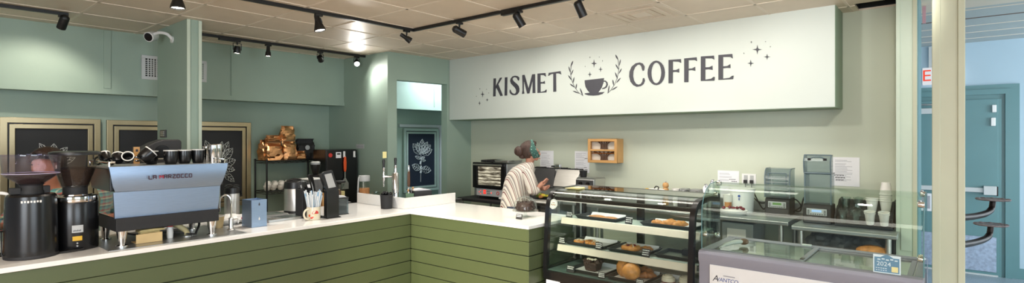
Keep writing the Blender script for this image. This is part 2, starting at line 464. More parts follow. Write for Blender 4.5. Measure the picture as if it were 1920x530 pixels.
SIGN_LAUREL = [[[(2.099,2.5),(2.088,2.427),(2.102,2.34),(2.146,2.245),(2.205,2.175),(2.273,2.129),(2.276,2.132),(2.208,2.177),(2.151,2.247),(2.107,2.341),(2.093,2.427),(2.105,2.499)],[(2.096,2.491),(2.109,2.506),(2.12,2.523),(2.127,2.541),(2.128,2.561),(2.113,2.547),(2.103,2.53),(2.097,2.511),(2.094,2.492)],[(2.088,2.425),(2.087,2.444),(2.083,2.463),(2.076,2.482),(2.065,2.5),(2.065,2.48),(2.069,2.461),(2.077,2.443),(2.086,2.425)],[(2.095,2.387),(2.109,2.402),(2.12,2.418),(2.128,2.435),(2.133,2.454),(2.118,2.44),(2.107,2.424),(2.1,2.406),(2.094,2.388)],[(2.109,2.328),(2.1,2.347),(2.089,2.365),(2.075,2.381),(2.056,2.395),(2.064,2.376),(2.075,2.358),(2.09,2.342),(2.107,2.328)],[(2.128,2.287),(2.137,2.305),(2.144,2.324),(2.147,2.343),(2.146,2.364),(2.135,2.346),(2.128,2.328),(2.126,2.308),(2.126,2.288)],[(2.154,2.238),(2.139,2.254),(2.123,2.268),(2.104,2.28),(2.081,2.288),(2.095,2.271),(2.112,2.257),(2.131,2.246),(2.152,2.237)],[(2.171,2.218),(2.178,2.233),(2.183,2.248),(2.184,2.265),(2.181,2.282),(2.172,2.267),(2.168,2.251),(2.167,2.235),(2.169,2.218)],[(2.221,2.162),(2.199,2.175),(2.175,2.187),(2.15,2.196),(2.122,2.2),(2.145,2.185),(2.169,2.174),(2.194,2.166),(2.22,2.16)],[(2.27,2.132),(2.264,2.157),(2.257,2.181),(2.245,2.204),(2.228,2.225),(2.232,2.2),(2.241,2.176),(2.253,2.154),(2.268,2.131)]],[[(2.738,2.51),(2.749,2.418),(2.731,2.318),(2.695,2.241),(2.649,2.181),(2.604,2.143),(2.607,2.14),(2.653,2.178),(2.699,2.239),(2.735,2.316),(2.753,2.418),(2.743,2.51)],[(2.743,2.51),(2.739,2.529),(2.732,2.546),(2.722,2.562),(2.706,2.576),(2.708,2.557),(2.715,2.54),(2.727,2.524),(2.741,2.51)],[(2.755,2.444),(2.763,2.461),(2.769,2.478),(2.772,2.496),(2.771,2.515),(2.762,2.499),(2.757,2.481),(2.754,2.463),(2.754,2.444)],[(2.75,2.399),(2.744,2.418),(2.735,2.436),(2.723,2.453),(2.707,2.468),(2.712,2.448),(2.722,2.43),(2.734,2.414),(2.749,2.398)],[(2.749,2.353),(2.762,2.366),(2.773,2.379),(2.781,2.394),(2.786,2.412),(2.772,2.4),(2.762,2.386),(2.754,2.37),(2.748,2.354)],[(2.734,2.298),(2.73,2.318),(2.725,2.339),(2.716,2.358),(2.702,2.377),(2.704,2.355),(2.71,2.335),(2.72,2.316),(2.732,2.297)],[(2.718,2.252),(2.736,2.263),(2.752,2.276),(2.764,2.291),(2.774,2.308),(2.755,2.298),(2.74,2.286),(2.727,2.27),(2.717,2.254)],[(2.685,2.227),(2.686,2.244),(2.685,2.261),(2.68,2.278),(2.671,2.294),(2.668,2.277),(2.67,2.26),(2.675,2.243),(2.683,2.227)],[(2.656,2.173),(2.677,2.179),(2.698,2.187),(2.717,2.198),(2.733,2.212),(2.711,2.207),(2.69,2.198),(2.672,2.187),(2.655,2.174)],[(2.61,2.144),(2.619,2.165),(2.626,2.188),(2.63,2.211),(2.629,2.235),(2.618,2.213),(2.612,2.191),(2.609,2.168),(2.608,2.144)]]]
# ------------------------------------------------------------------ materials
mat('sage_wall', (150, 170, 156), 0.55, var=0.03, scale=2.5, bump=0.03, bscale=120)
mat('pale_wall', (198, 204, 186), 0.5, var=0.02, scale=2.5, bump=0.03, bscale=120)
mat('sign_paint', (204, 211, 205), 0.45, var=0.015, scale=2.0, bump=0.02, bscale=90)
mat('sage_edge', (128, 147, 124), 0.5, var=0.03, scale=3)
mat('cream_trim', (186, 188, 164), 0.45, var=0.03, scale=4)
mat('mint_trim', (192, 205, 188), 0.45, var=0.03, scale=4)
mat('door_teal', (92, 134, 138), 0.4, var=0.03, scale=3)
mat('hall_wall', (172, 196, 210), 0.6, var=0.02, scale=3)
mat('kick_metal', (150, 165, 185), 0.42, 0.7, var=0.2, scale=30)
mat('ceiling_tile', (220, 206, 188), 0.48, var=0.03, scale=5, bump=0.05, bscale=220)
mat('hall_tile', (176, 182, 180), 0.6, var=0.03, scale=5)
mat('tbar', (226, 214, 198), 0.45, var=0.02)
mat('dark_void', (30, 32, 34), 0.8)
mat('duct', (150, 175, 200), 0.35, 0.6, var=0.1)
mat('cafe_floor', (186, 162, 138), 0.4, var=0.2, scale=8, stretch=(1, 6, 1))
mat('terrazzo', (142, 158, 168), 0.35, var=0.35, scale=90)
mat('counter_green', (78, 88, 57), 0.42, var=0.03, scale=3)
mat('green_gap', (48, 56, 36), 0.7)
mat('quartz', (232, 231, 228), 0.16, var=0.02, scale=40)
mat('black_track', (18, 18, 18), 0.4)
mat('black_plastic', (20, 20, 21), 0.35, var=0.1)
mat('black_gloss', (16, 16, 18), 0.26, var=0.1)
mat('soft_black', (30, 30, 32), 0.65, var=0.15, scale=30)
mat('charcoal', (58, 58, 60), 0.4, var=0.08)
mat('steel', (200, 198, 194), 0.38, 1.0, var=0.05, scale=6, stretch=(1, 1, 12))
mat('brushed_steel', (150, 170, 196), 0.42, 1.0, var=0.05, scale=8, stretch=(2, 2, 40))  # blue of reflected daylight mixed into the steel colour
mat('mirror_steel', (215, 215, 215), 0.06, 1.0, var=0.02)
mat('grey_steel', (178, 180, 180), 0.32, 0.85, var=0.07, scale=6)
mat('chrome', (225, 225, 225), 0.08, 1.0, var=0.02)
mat('white_plastic', (228, 228, 226), 0.35, var=0.02)
mat('vent_white', (196, 200, 200), 0.45, var=0.02)
mat('paper', (232, 232, 235), 0.7, var=0.015)
mat('ink', (60, 60, 66), 0.7)
mat('grey_ink', (165, 165, 172), 0.7)
mat('chalk', (214, 218, 218), 0.85, var=0.18, scale=60)
mat('board_black', (22, 24, 27), 0.62, var=0.15, scale=5)
mat('board_navy', (26, 34, 50), 0.6, var=0.12, scale=5)
mat('champagne', (166, 152, 120), 0.3, 0.75, var=0.06, scale=4)
mat('pale_frame', (178, 194, 184), 0.35, 0.3, var=0.04)
mat('sign_ink', (62, 62, 70), 0.5, var=0.05)
mat('white_ink', (225, 225, 222), 0.7)
mat('copper_foil', (218, 164, 116), 0.38, 1.0, var=0.16, scale=10, bump=0.5, bscale=22)
mat('wood', (196, 150, 96), 0.45, var=0.16, scale=7, stretch=(1, 1, 8))
mat('bamboo', (206, 158, 100), 0.4, var=0.1, scale=6, stretch=(6, 1, 1))
mat('dark_wood', (92, 62, 40), 0.45, var=0.2, scale=10, stretch=(8, 1, 1))
mat('cardboard', (206, 178, 128), 0.75, var=0.06)
mat('orange', (222, 84, 34), 0.35)
mat('red', (196, 52, 44), 0.45)
mat('pink', (206, 52, 96), 0.5)
mat('yellow', (214, 168, 44), 0.55)
mat('cream_tag', (222, 212, 150), 0.6)
mat('coffee_bean', (44, 26, 18), 0.6, var=0.5, scale=160, bump=0.8, bscale=150, spec=0.2)
mat('cream_mug', (222, 212, 188), 0.25, var=0.02)
mat('white_cup', (228, 226, 220), 0.35, var=0.01)
mat('amber', (150, 86, 30), 0.15, var=0.1)
mat('cocoa', (52, 30, 22), 0.55, var=0.4, scale=50, bump=0.8, bscale=70)
mat('pastry', (196, 132, 66), 0.45, var=0.32, scale=22, bump=0.4, bscale=40)
mat('pastry_dark', (150, 92, 46), 0.5, var=0.35, scale=26, bump=0.5, bscale=45)
mat('cookie', (176, 122, 74), 0.7, var=0.2, scale=40, bump=0.4, bscale=60)
mat('icing', (214, 204, 182), 0.4, var=0.08, scale=20, bump=0.3, bscale=30)
mat('berry', (104, 20, 40), 0.3, var=0.2)
mat('lemon', (214, 196, 60), 0.45, var=0.15, scale=30)
mat('lettuce', (130, 150, 52), 0.5, var=0.3, scale=30)
mat('tray_black', (34, 36, 38), 0.4, var=0.1)
mat('tray_grey', (142, 150, 144), 0.35, 0.3, var=0.05)
mat('shelf_strip', (220, 210, 194), 0.5, var=0.02, scale=20)
mat('shelf_glass_deck', (176, 190, 182), 0.25, var=0.03)
mat('case_inside', (84, 104, 98), 0.35, 0.2, var=0.06)
mat('freezer_grey', (140, 140, 152), 0.42, var=0.02)
mat('freezer_white', (226, 226, 226), 0.35, var=0.01)
mat('freezer_inside', (234, 238, 235), 0.3, var=0.02)
mat('logo_blue', (44, 74, 150), 0.5)
mat('sticker_blue', (96, 136, 160), 0.6, var=0.08, scale=40)
mat('sticker_pale', (206, 222, 226), 0.6)
mat('rust_iron', (120, 116, 120), 0.55, 0.4, var=0.3, scale=40, bump=0.6, bscale=60)
mat('dark_iron', (40, 34, 32), 0.4, 0.6, var=0.2)
mat('smoke_plastic', (96, 112, 118), 0.25, var=0.05)
mat('skin', (186, 134, 112), 0.5, var=0.05, scale=20)
mat('skin_tan', (172, 112, 86), 0.5, var=0.05, scale=20)
mat('brown_hair', (62, 42, 34), 0.5, var=0.5, scale=60, bump=0.7, bscale=80, stretch=(1, 1, 0.25))
mat('dark_hair', (50, 32, 24), 0.5, var=0.4, scale=60, bump=0.7, bscale=80, stretch=(1, 1, 0.25))
mat('denim', (52, 62, 82), 0.8, var=0.15, scale=40)
mat('straw_paper', (226, 230, 232), 0.7, var=0.03)
mat('straw_blue', (150, 186, 214), 0.6, var=0.03)
mat('hose', (196, 184, 140), 0.45)
mat('sponge', (222, 200, 140), 0.85, var=0.1, scale=60)
mat('lcd', (150, 196, 120), 0.3)
mat('green_plastic', (120, 150, 120), 0.45)
mat('grey_label', (176, 178, 178), 0.4, var=0.04)
mat('black_rubber', (24, 24, 24), 0.6)
mat('grey_box', (150, 156, 156), 0.5, var=0.04)
mat('logo_dark', (58, 30, 46), 0.4)
mat('logo_red', (150, 34, 60), 0.4)
mat('lens_black', (10, 10, 12), 0.15)
mat('oven_metal', (150, 132, 112), 0.3, 0.9, var=0.2, scale=14)
mat('faded_pink', (176, 136, 146), 0.5)
mat('purple_plastic', (176, 168, 196), 0.3)
glass('clear', (246, 250, 249), 0.95)
glass('case_glass', (247, 251, 249), 1.15, power=3.6)
glass('guard_glass', (242, 249, 244), 0.9)
glass('hopper_clear', (246, 244, 250), 0.42, haze=0.006)
glass('hopper_smoke', (244, 243, 240), 0.42, haze=0.006)
glass('smoke_clear', (210, 219, 222), 0.8, haze=0.06)
glass('plastic_film', (205, 206, 208), 0.9, rough=0.2, haze=0.16)
glass('lid_glass', (238, 244, 241), 1.0, power=3.6)
glow('lamp_disc', (255, 244, 226), 26)
glow('lamp_bright', (255, 250, 240), 160)
glow('exit_red', (236, 84, 66), 1.0)
glow('exit_white', (226, 230, 235), 0.9)
glow('led_red', (255, 40, 30), 2.5)
glow('oven_glow', (255, 206, 150), 2.2)
glow('lcd_blue', (170, 200, 240), 1.2)
glow('lcd_green', (150, 200, 120), 0.5)
glow('case_led', (255, 244, 225), 1.3)


def lit_oven(name):  # paints the lit oven interior as bright emissive streaks
    m = glow(name, (255, 214, 160), 1.0)
    nt = m.node_tree
    e = [n for n in nt.nodes if n.type == 'EMISSION'][0]
    tc = nt.nodes.new('ShaderNodeTexCoord')
    mp = nt.nodes.new('ShaderNodeMapping')
    mp.inputs['Scale'].default_value = (1, 5, 26)
    nz = nt.nodes.new('ShaderNodeTexNoise')
    nz.inputs['Scale'].default_value = 1.6
    nz.inputs['Detail'].default_value = 3
    r = nt.nodes.new('ShaderNodeValToRGB')
    r.color_ramp.elements[0].position = .36
    r.color_ramp.elements[0].color = lin((70, 58, 48)) + [1]
    r.color_ramp.elements[1].position = .68
    r.color_ramp.elements[1].color = lin((255, 238, 210)) + [1]
    nt.links.new(tc.outputs['Object'], mp.inputs[0])
    nt.links.new(mp.outputs[0], nz.inputs['Vector'])
    nt.links.new(nz.outputs['Fac'], r.inputs[0])
    nt.links.new(r.outputs[0], e.inputs[0])


lit_oven('oven_lit')


def fabric(name, build):
    m = bpy.data.materials.new(name)
    m.use_nodes = True
    nt = m.node_tree
    b = nt.nodes['Principled BSDF']
    b.inputs['Roughness'].default_value = 0.85
    build(nt, b)
    MATS[name] = m


def _stripes(nt, b):
    tc = nt.nodes.new('ShaderNodeTexCoord')
    sep = nt.nodes.new('ShaderNodeSeparateXYZ')
    nt.links.new(tc.outputs['Object'], sep.inputs[0])
    w1 = nt.nodes.new('ShaderNodeMath'); w1.operation = 'MULTIPLY_ADD'
    w1.inputs[1].default_value = 0.30
    nt.links.new(sep.outputs['Z'], w1.inputs[0])
    nt.links.new(sep.outputs['X'], w1.inputs[2])
    w2 = nt.nodes.new('ShaderNodeMath'); w2.operation = 'MULTIPLY_ADD'
    w2.inputs[1].default_value = 0.55
    nt.links.new(sep.outputs['Y'], w2.inputs[0])
    nt.links.new(w1.outputs[0], w2.inputs[2])
    mo = nt.nodes.new('ShaderNodeMath'); mo.operation = 'MULTIPLY'
    mo.inputs[1].default_value = 13.5
    nt.links.new(w2.outputs[0], mo.inputs[0])
    fr = nt.nodes.new('ShaderNodeMath'); fr.operation = 'FRACT'
    nt.links.new(mo.outputs[0], fr.inputs[0])
    r = nt.nodes.new('ShaderNodeValToRGB')
    r.color_ramp.interpolation = 'CONSTANT'
    el = r.color_ramp.elements
    el[0].position = 0.0
    el[0].color = lin((222, 216, 206)) + [1]
    el[1].position = 0.22
    el[1].color = lin((128, 84, 86)) + [1]
    for p, c in ((0.32, (214, 206, 194)), (0.42, (150, 140, 136)), (0.52, (222, 216, 206)), (0.70, (110, 108, 116)), (0.78, (186, 172, 160)), (0.90, (222, 216, 206))):
        e = el.new(p)
        e.color = lin(c) + [1]
    nt.links.new(fr.outputs[0], r.inputs[0])
    nt.links.new(r.outputs[0], b.inputs['Base Color'])


def _plaid(nt, b):
    tc = nt.nodes.new('ShaderNodeTexCoord')
    mp = nt.nodes.new('ShaderNodeMapping')
    mp.inputs['Scale'].default_value = (15, 15, 19)
    nt.links.new(tc.outputs['Object'], mp.inputs[0])
    sep = nt.nodes.new('ShaderNodeSeparateXYZ')
    nt.links.new(mp.outputs[0], sep.inputs[0])
    cols = []
    for ax, stops in (('X', ((0, (92, 150, 142)), (0.4, (196, 190, 160)), (0.55, (60, 104, 112)), (0.8, (172, 84, 72)))), ('Z', ((0, (104, 156, 144)), (0.3, (52, 96, 104)), (0.55, (186, 190, 150)), (0.75, (166, 78, 72))))):
        fr = nt.nodes.new('ShaderNodeMath'); fr.operation = 'FRACT'
        nt.links.new(sep.outputs[ax], fr.inputs[0])
        r = nt.nodes.new('ShaderNodeValToRGB')
        r.color_ramp.interpolation = 'CONSTANT'
        el = r.color_ramp.elements
        el[0].color = lin(stops[0][1]) + [1]
        el[1].position = stops[1][0]
        el[1].color = lin(stops[1][1]) + [1]
        for p, c in stops[2:]:
            e = el.new(p)
            e.color = lin(c) + [1]
        nt.links.new(fr.outputs[0], r.inputs[0])
        cols.append(r)
    mx = nt.nodes.new('ShaderNodeMixRGB')
    mx.inputs[0].default_value = 0.5
    nt.links.new(cols[0].outputs[0], mx.inputs[1])
    nt.links.new(cols[1].outputs[0], mx.inputs[2])
    nt.links.new(mx.outputs[0], b.inputs['Base Color'])


def _bandana(nt, b):
    tc = nt.nodes.new('ShaderNodeTexCoord')
    v = nt.nodes.new('ShaderNodeTexVoronoi')
    v.inputs['Scale'].default_value = 45
    nt.links.new(tc.outputs['Object'], v.inputs['Vector'])
    r = nt.nodes.new('ShaderNodeValToRGB')
    r.color_ramp.elements[0].color = lin((150, 190, 178)) + [1]
    r.color_ramp.elements[0].position = 0.18
    r.color_ramp.elements[1].color = lin((58, 96, 88)) + [1]
    r.color_ramp.elements[1].position = 0.30
    nt.links.new(v.outputs['Distance'], r.inputs[0])
    nt.links.new(r.outputs[0], b.inputs['Base Color'])


fabric('striped_shirt', _stripes)
fabric('plaid_shirt', _plaid)
fabric('bandana_cloth', _bandana)

# ------------------------------------------------------------------ camera
YAW = math.atan(828 / 989.0)
cd = bpy.data.cameras.new('camera')
cam = bpy.data.objects.new('camera', cd)
COL.objects.link(cam)
cam.location = (0, 0, 1.62)
cam.rotation_euler = (PI / 2, 0, YAW - PI / 2)
cd.sensor_width = 36
cd.lens = 36 * 989 / 1920
cd.shift_y = -5 / 1920
cd.clip_start = 0.05
SC.camera = cam
CEIL = 2.78

# ------------------------------------------------------------------ floor and ceiling
struct('floor', G().box(-6, -7, -0.1, 5.2, 12, 0), 'cafe_floor', smooth=0)
struct('floor_hall', G().box(5.2, -7, -0.1, 9.5, 12, 0.0), 'terrazzo', smooth=0)
g = G('ceiling_tile')
HX0, HX1, HY0, HY1 = 5.40, 5.70, 0.36, 0.66          # the missing tile
for x0, y0, x1, y1 in ((-6, -7, HX0, 12), (HX0, HY1, 6.2, 12), (HX0, -7, 6.2, HY0), (HX1, HY0, 6.2, HY1)):
    g.box(x0, y0, CEIL + 0.004, x1, y1, CEIL + 0.022)
g.m = 'hall_tile'
g.box(6.2, -7, CEIL + 0.004, 9.5, 12, CEIL + 0.06)
struct('ceiling', g, smooth=0)
g = G('tbar')
gx = [4.245 + 0.612 * k for k in range(-12, 3)]
gy = [1.32 + 0.61 * k for k in range(-9, 11)]
for x in gx:
    g.box(x - 0.011, -4 if x < 5.3 else HY1, CEIL, x + 0.011, 7, CEIL + 0.006)
for y in gy:
    g.box(-3.2, y - 0.011, CEIL, 5.7, y + 0.011, CEIL + 0.006)
for k in range(6):
    x = 6.3 + 0.45 * k
    g.m = 'tbar' if k != 1 else 'dark_wood'
    g.box(x - 0.012, -4, CEIL, x + 0.012, 1.5, CEIL + 0.006)
struct('ceiling_trim', g, smooth=0)
g = G('dark_void')
g.box(HX0 - .02, HY0 - .02, CEIL + .5, HX1 + .02, HY1 + .02, CEIL + .52)
for a in ((HX0 - .02, HY0 - .02, HX0, HY1 + .02), (HX1, HY0 - .02, HX1 + .02, HY1 + .02), (HX0, HY0 - .02, HX1, HY0), (HX0, HY1, HX1, HY1 + .02)):
    g.box(a[0], a[1], CEIL + 0.02, a[2], a[3], CEIL + 0.5)
struct('ceiling_shell', g, smooth=0)
t = thing('duct_pipe', 'grey duct and dark cables showing through the hole where a ceiling tile is missing', 'duct')
G('duct').box(5.58, .40, 2.86, 5.66, .64, 3.2).build('duct_body', t, bevel=0.01)
g = G('black_rubber')
for k in range(3):
    g.tube(smooth_path([(5.44 + .03 * k, .37, 3.1), (5.46 + .04 * k, .41, 2.86 + .02 * k), (5.55 + .02 * k, .40, 2.83), (5.66, .42 + .03 * k, 2.9)]), 0.012, 8)
g.build('cable_bundle', t)

# ------------------------------------------------------------------ walls on the left
SF0, SF1 = (-1.6, 7.11), (7.6, 6.67)                  # face of the long soffit


def soff_y(x):
    return SF0[1] + (x - SF0[0]) * (SF1[1] - SF0[1]) / (SF1[0] - SF0[0])


struct('wall_left', G('sage_wall').prism([(-1.6, 7.27), (7.6, 7.20), (7.6, 7.36), (-1.6, 7.42)], 0, CEIL + .02), smooth=0)
g = G('sage_wall')
g.prism([SF0, SF1, (7.6, 7.21), (-1.6, 7.28)], 2.11, CEIL + .02)
struct('wall_soffit', g, smooth=0)
g = G('sage_wall')


def on_soffit(x0, x1, z0, z1, th=0.012):
    g.prism([(x0, soff_y(x0) - th), (x1, soff_y(x1) - th), (x1, soff_y(x1) + .004), (x0, soff_y(x0) + .004)], z0, z1)


for x in (-.35, 1.555, 2.80):
    on_soffit(x - .035 if x < 2 else x - .012, x + .025 if x < 2 else x + .012, 2.16, CEIL)
on_soffit(-1.6, 4.33, 2.10, 2.155)
on_soffit(4.475, 7.5, 2.10, 2.15)
on_soffit(6.0, 6.03, 2.15, CEIL)
struct('trim_1', g, smooth=0)
# the short wall that returns from the soffit, and the doorway wall
struct('wall_return', G('sage_wall').prism([(4.33, 5.79), (4.475, 5.78), (4.475, 7.25), (4.33, 7.25)], 0, CEIL + .02), smooth=0)
g = G('sage_wall')
g.prism([(4.47, 5.782), (5.345, 5.725), (5.345, 5.845), (4.47, 5.90)], 2.42, CEIL + .02)
g.prism([(5.345, 5.725), (5.95, 5.685), (5.95, 5.81), (5.345, 5.845)], 0, CEIL + .02)
struct('wall_doorway', g, smooth=0)
struct('wall_passage', G('sage_wall').box(7.5, 5.0, 0, 7.6, 7.3, CEIL), smooth=0)

# ------------------------------------------------------------------ the bulkhead with the sign, and the wall below it
S0, S1 = (5.392, 5.70), (5.326, .787)
struct('wall_back', G('pale_wall').prism([(5.82, 5.70), (5.70, .22), (5.84, .22), (5.96, 5.70)], 0, CEIL + .02), smooth=0)
g = G('sage_edge')
g.prism([(5.392, 5.715), (5.326, .787), (5.705, .787), (5.81, 5.70)], 1.893, CEIL + .02)
g.m = 'sign_paint'
g.prism([(5.386, 5.715), (5.320, .792), (5.326, .792), (5.392, 5.715)], 1.90, CEIL + .02)
struct('wall_bulkhead', g, smooth=0)
su = Vector((S1[0] - 5.392, S1[1] - 5.651, 0)).normalized()
SO = Vector((5.392, 5.651, 0)) + Vector((-0.0085, 0, 0))


def sign_pts(pts, off=0.0):
    return [(SO.x + su.x * s - off, SO.y + su.y * s, z) for s, z in pts]


def sign_mesh(polys, ring=None):
    q = G('sign_ink')
    for p in polys:
        a, b = sign_pts(p, 0.0015), sign_pts(p, -0.0025)
        n = len(p)
        q.add(a + b, [tuple(range(n)), tuple(range(n, 2 * n))[::-1]] + [(i, n + i, n + (i + 1) % n, (i + 1) % n) for i in range(n)])
    if ring:
        o, i_ = sign_pts(ring[0], .0015), sign_pts(ring[1], .0015)
        n = len(o)
        q.add(o + i_, [(k, (k + 1) % n, n + (k + 1) % n, n + k) for k in range(n)])
    return q


w1 = thing('sign_word', 'dark painted word KISMET on the pale bulkhead over the counter', 'sign')
for letter in SIGN_WORDS[:6]:
    sign_mesh(letter).build('letter', w1, smooth=0)
w2 = thing('sign_word', 'dark painted word COFFEE on the pale bulkhead over the counter', 'sign')
sign_mesh(SIGN_WORDS[6]).build('letter', w2, smooth=0)
sign_mesh([], SIGN_RING).build('letter', w2, smooth=0)
for letter in SIGN_WORDS[7:]:
    sign_mesh(letter).build('letter', w2, smooth=0)
e = thing('sign_emblem', 'painted coffee cup with saucer, sparkles and two leafy sprigs between the two words', 'emblem')
sign_mesh(SIGN_CUP).build('cup', e, smooth=0)
sign_mesh(SIGN_LAUREL[0]).build('sprig', e, smooth=0)
sign_mesh(SIGN_LAUREL[1]).build('sprig', e, smooth=0)
sign_mesh(SIGN_STARS[7:14]).build('sparkles', e, smooth=0)
tag(sign_mesh(SIGN_STARS[0:7]).build('sparkle_cluster', smooth=0), 'cluster of painted sparkle stars after the word COFFEE', 'emblem')
tag(sign_mesh(SIGN_STARS[14:21]).build('sparkle_cluster', smooth=0), 'cluster of small painted sparkle stars before the word KISMET', 'emblem')

# ------------------------------------------------------------------ pillars and the hall beyond
g = G('sage_wall')
g.box(1.90, 5.705, 0, 2.025, 6.56, CEIL + .01)
g.m = 'mint_trim'
g.box(1.897, 5.690, 0, 1.925, 5.705, CEIL)
g.box(1.999, 5.690, 0, 2.028, 5.705, CEIL)
struct('pillar', g, smooth=0, bevel=0.002)
g = G('pale_wall')
g.box(5.2, .222, 0, 5.72, .345, CEIL + .02)
g.m = 'mint_trim'
g.box(5.185, .218, 0, 5.2, .352, CEIL)
g.m = 'cream_trim'
g.box(5.178, .218, 0, 5.186, .245, CEIL)
g.m = 'mint_trim'
g.box(5.178, .325, 0, 5.186, .352, CEIL)
g.box(5.17, .25, .74, 5.186, .32, .92)
g.m = 'door_teal'
g.box(5.21, .212, 0, 5.715, .223, CEIL + .02)
struct('wall_right', g, smooth=0, bevel=0.002)
g = G('cream_trim')
g.box(3.9, -.048, 0, 4.045, .094, CEIL + .02)
g.box(3.893, .058, 0, 3.9, .096, CEIL)
g.box(3.893, -.05, 0, 3.9, -.018, CEIL)
struct('column', g, smooth=0, bevel=0.003)
struct('wall_hall', G('hall_wall').box(8.46, -5, 0, 8.6, 4, CEIL + .02), smooth=0)
struct('wall_front', G('pale_wall').box(-6, -5.4, 0, 9.5, -5.25, CEIL + .02), smooth=0)
struct('wall_hall_side', G('hall_wall').box(5.84, 1.4, 0, 8.5, 1.5, CEIL + .02), smooth=0)

d = G('door_teal')
d.box(8.40, -.40, .012, 8.45, .56, 2.09)
door = struct('door_1', d, bevel=0.003)
G('kick_metal').box(8.392, -.385, .05, 8.40, .55, .46).build('kick_plate', door, bevel=0.002)
g = G('vent_white')
g.box(8.355, -.28, .985, 8.40, .5, 1.04)
g.box(8.33, -.385, .96, 8.40, -.27, 1.065)
g.build('push_bar', door, bevel=0.006)
g = G('dark_iron')
g.box(8.37, -.40, .95, 8.40, -.385, 1.06)
g.build('latch_case', door)
g = G('white_plastic')
g.box(8.37, -.385, 1.93, 8.40, -.345, 2.02)
g.box(8.37, -.378, 1.77, 8.40, -.335, 1.87)
g.build('alarm_contact', door, bevel=0.008)
g = G('vent_white')
g.box(8.36, .15, 1.93, 8.40, .45, 2.0)
g.m = 'grey_steel'
g.tube([(8.35, .17, 2.04), (8.34, .3, 2.045), (8.38, .45, 2.05)], .012, 8)
g.build('door_closer', door, bevel=0.004)
g = G('door_teal')
for a, dx in (((-.585, -.40), 8.43), ((.56, .74), 8.43)):
    g.box(dx, a[0], 0, 8.46, a[1], 2.09)
    mid = (a[0] + a[1]) / 2
    g.box(dx - .03, mid - .03, 0, 8.455, mid + .03, 2.145)
g.box(8.43, -.585, 2.09, 8.46, .74, 2.26)
g.box(8.40, -.5225, 2.145, 8.455, .68, 2.205)
g.box(8.41, -.43, .0, 8.452, -.398, 2.088)
struct('door_1_frame', g, parent=door, label='moulded teal door frame')
g = G('vent_white')
g.box(8.39, -.40, 0, 8.46, .58, .018)
g.build('threshold', door)
struct('baseboard_hall', G('door_teal').box(8.445, -1.6, 0, 8.46, -.585, .12), smooth=0)

ex = thing('exit_sign', 'white exit sign with red letters above the teal door', 'sign', (8.40, .10, 2.40))
g = G('exit_white')
g.box(-.03, -.20, -.105, .03, .20, .105)
g.build('sign_body', ex, bevel=0.006)
g = G('exit_red')
g.text('EXIT', .20, Matrix(((0, 0, -1, -.0325), (-1, 0, 0, 0), (0, 1, 0, 0), (0, 0, 0, 1))), depth=.001, space=1.02)
g.build('lettering', ex, smooth=0, label='red EXIT letters')
G('vent_white').box(-.01, -.02, .105, .06, .02, .36).build('bracket', ex)
c = thing('conduit_box', 'grey painted conduit and box above the exit sign', 'conduit', (8.44, .24, 2.4))
G('vent_white').box(-.02, -.03, .1, .02, .0, .37).build('conduit', c)
G('grey_box').box(-.03, -.02, -.02, .02, .02, .05).build('junction_box', c)
h = thing('ceiling_hanger', 'small pinkish strip hanging from the hall ceiling beside the partition', 'sign', (5.86, .20, 2.63))
G('faded_pink').box(0, -.014, 0, .01, .010, .15).build('strip', h)
n = thing('door_notice', 'small white notice low on the teal door behind the glass guard', 'notice', (8.388, .27, .83))
G('paper').box(0, -.06, -.11, .004, .06, .11).build('sheet', n)
G('grey_ink').box(-.001, -.045, -.08, 0, .045, .08).build('print', n)
# ------------------------------------------------------------------ light tracks
def track(pts, label, feed=None):
    t = thing('light_track', label, 'light track', (pts[0][0], pts[0][1], CEIL))
    o = Vector((pts[0][0], pts[0][1], 0))
    g = G('black_track')
    for a, b in zip(pts[:-1], pts[1:]):
        a, b = Vector((a[0], a[1], 0)) - o, Vector((b[0], b[1], 0)) - o
        d = (b - a).normalized()
        n = Vector((-d.y, d.x, 0)) * 0.018
        a2, b2 = a - d * .018, b + d * .018
        g.prism([(p.x, p.y) for p in (a2 + n, b2 + n, b2 - n, a2 - n)], -.026, .002)
    g.build('rail', t, bevel=0.002)
    for x, y, ang in feed or ():
        q = G('black_track')
        q.xf = T(x - o.x, y - o.y, -.04) @ R(ang, 'Z')
        q.box(-.09, -.022, -.008, .09, .022, .02)
        q.build('feed_box', t, bevel=0.004)
    return t


track([(-1.6, 6.38), (1.09, 6.285)], 'black lighting track that ends over the coffee grinders, left of the pillar')
track([(2.05, 6.345), (4.36, 6.305)], 'black lighting track behind the pillar, running along the left soffit', [(2.52, 6.335, 0)])
track([(-1.5, 4.62), (3.61, 4.38), (3.61, -.8)], 'long black lighting track that turns a corner above the counter', [(3.61, 3.05, PI / 2)])


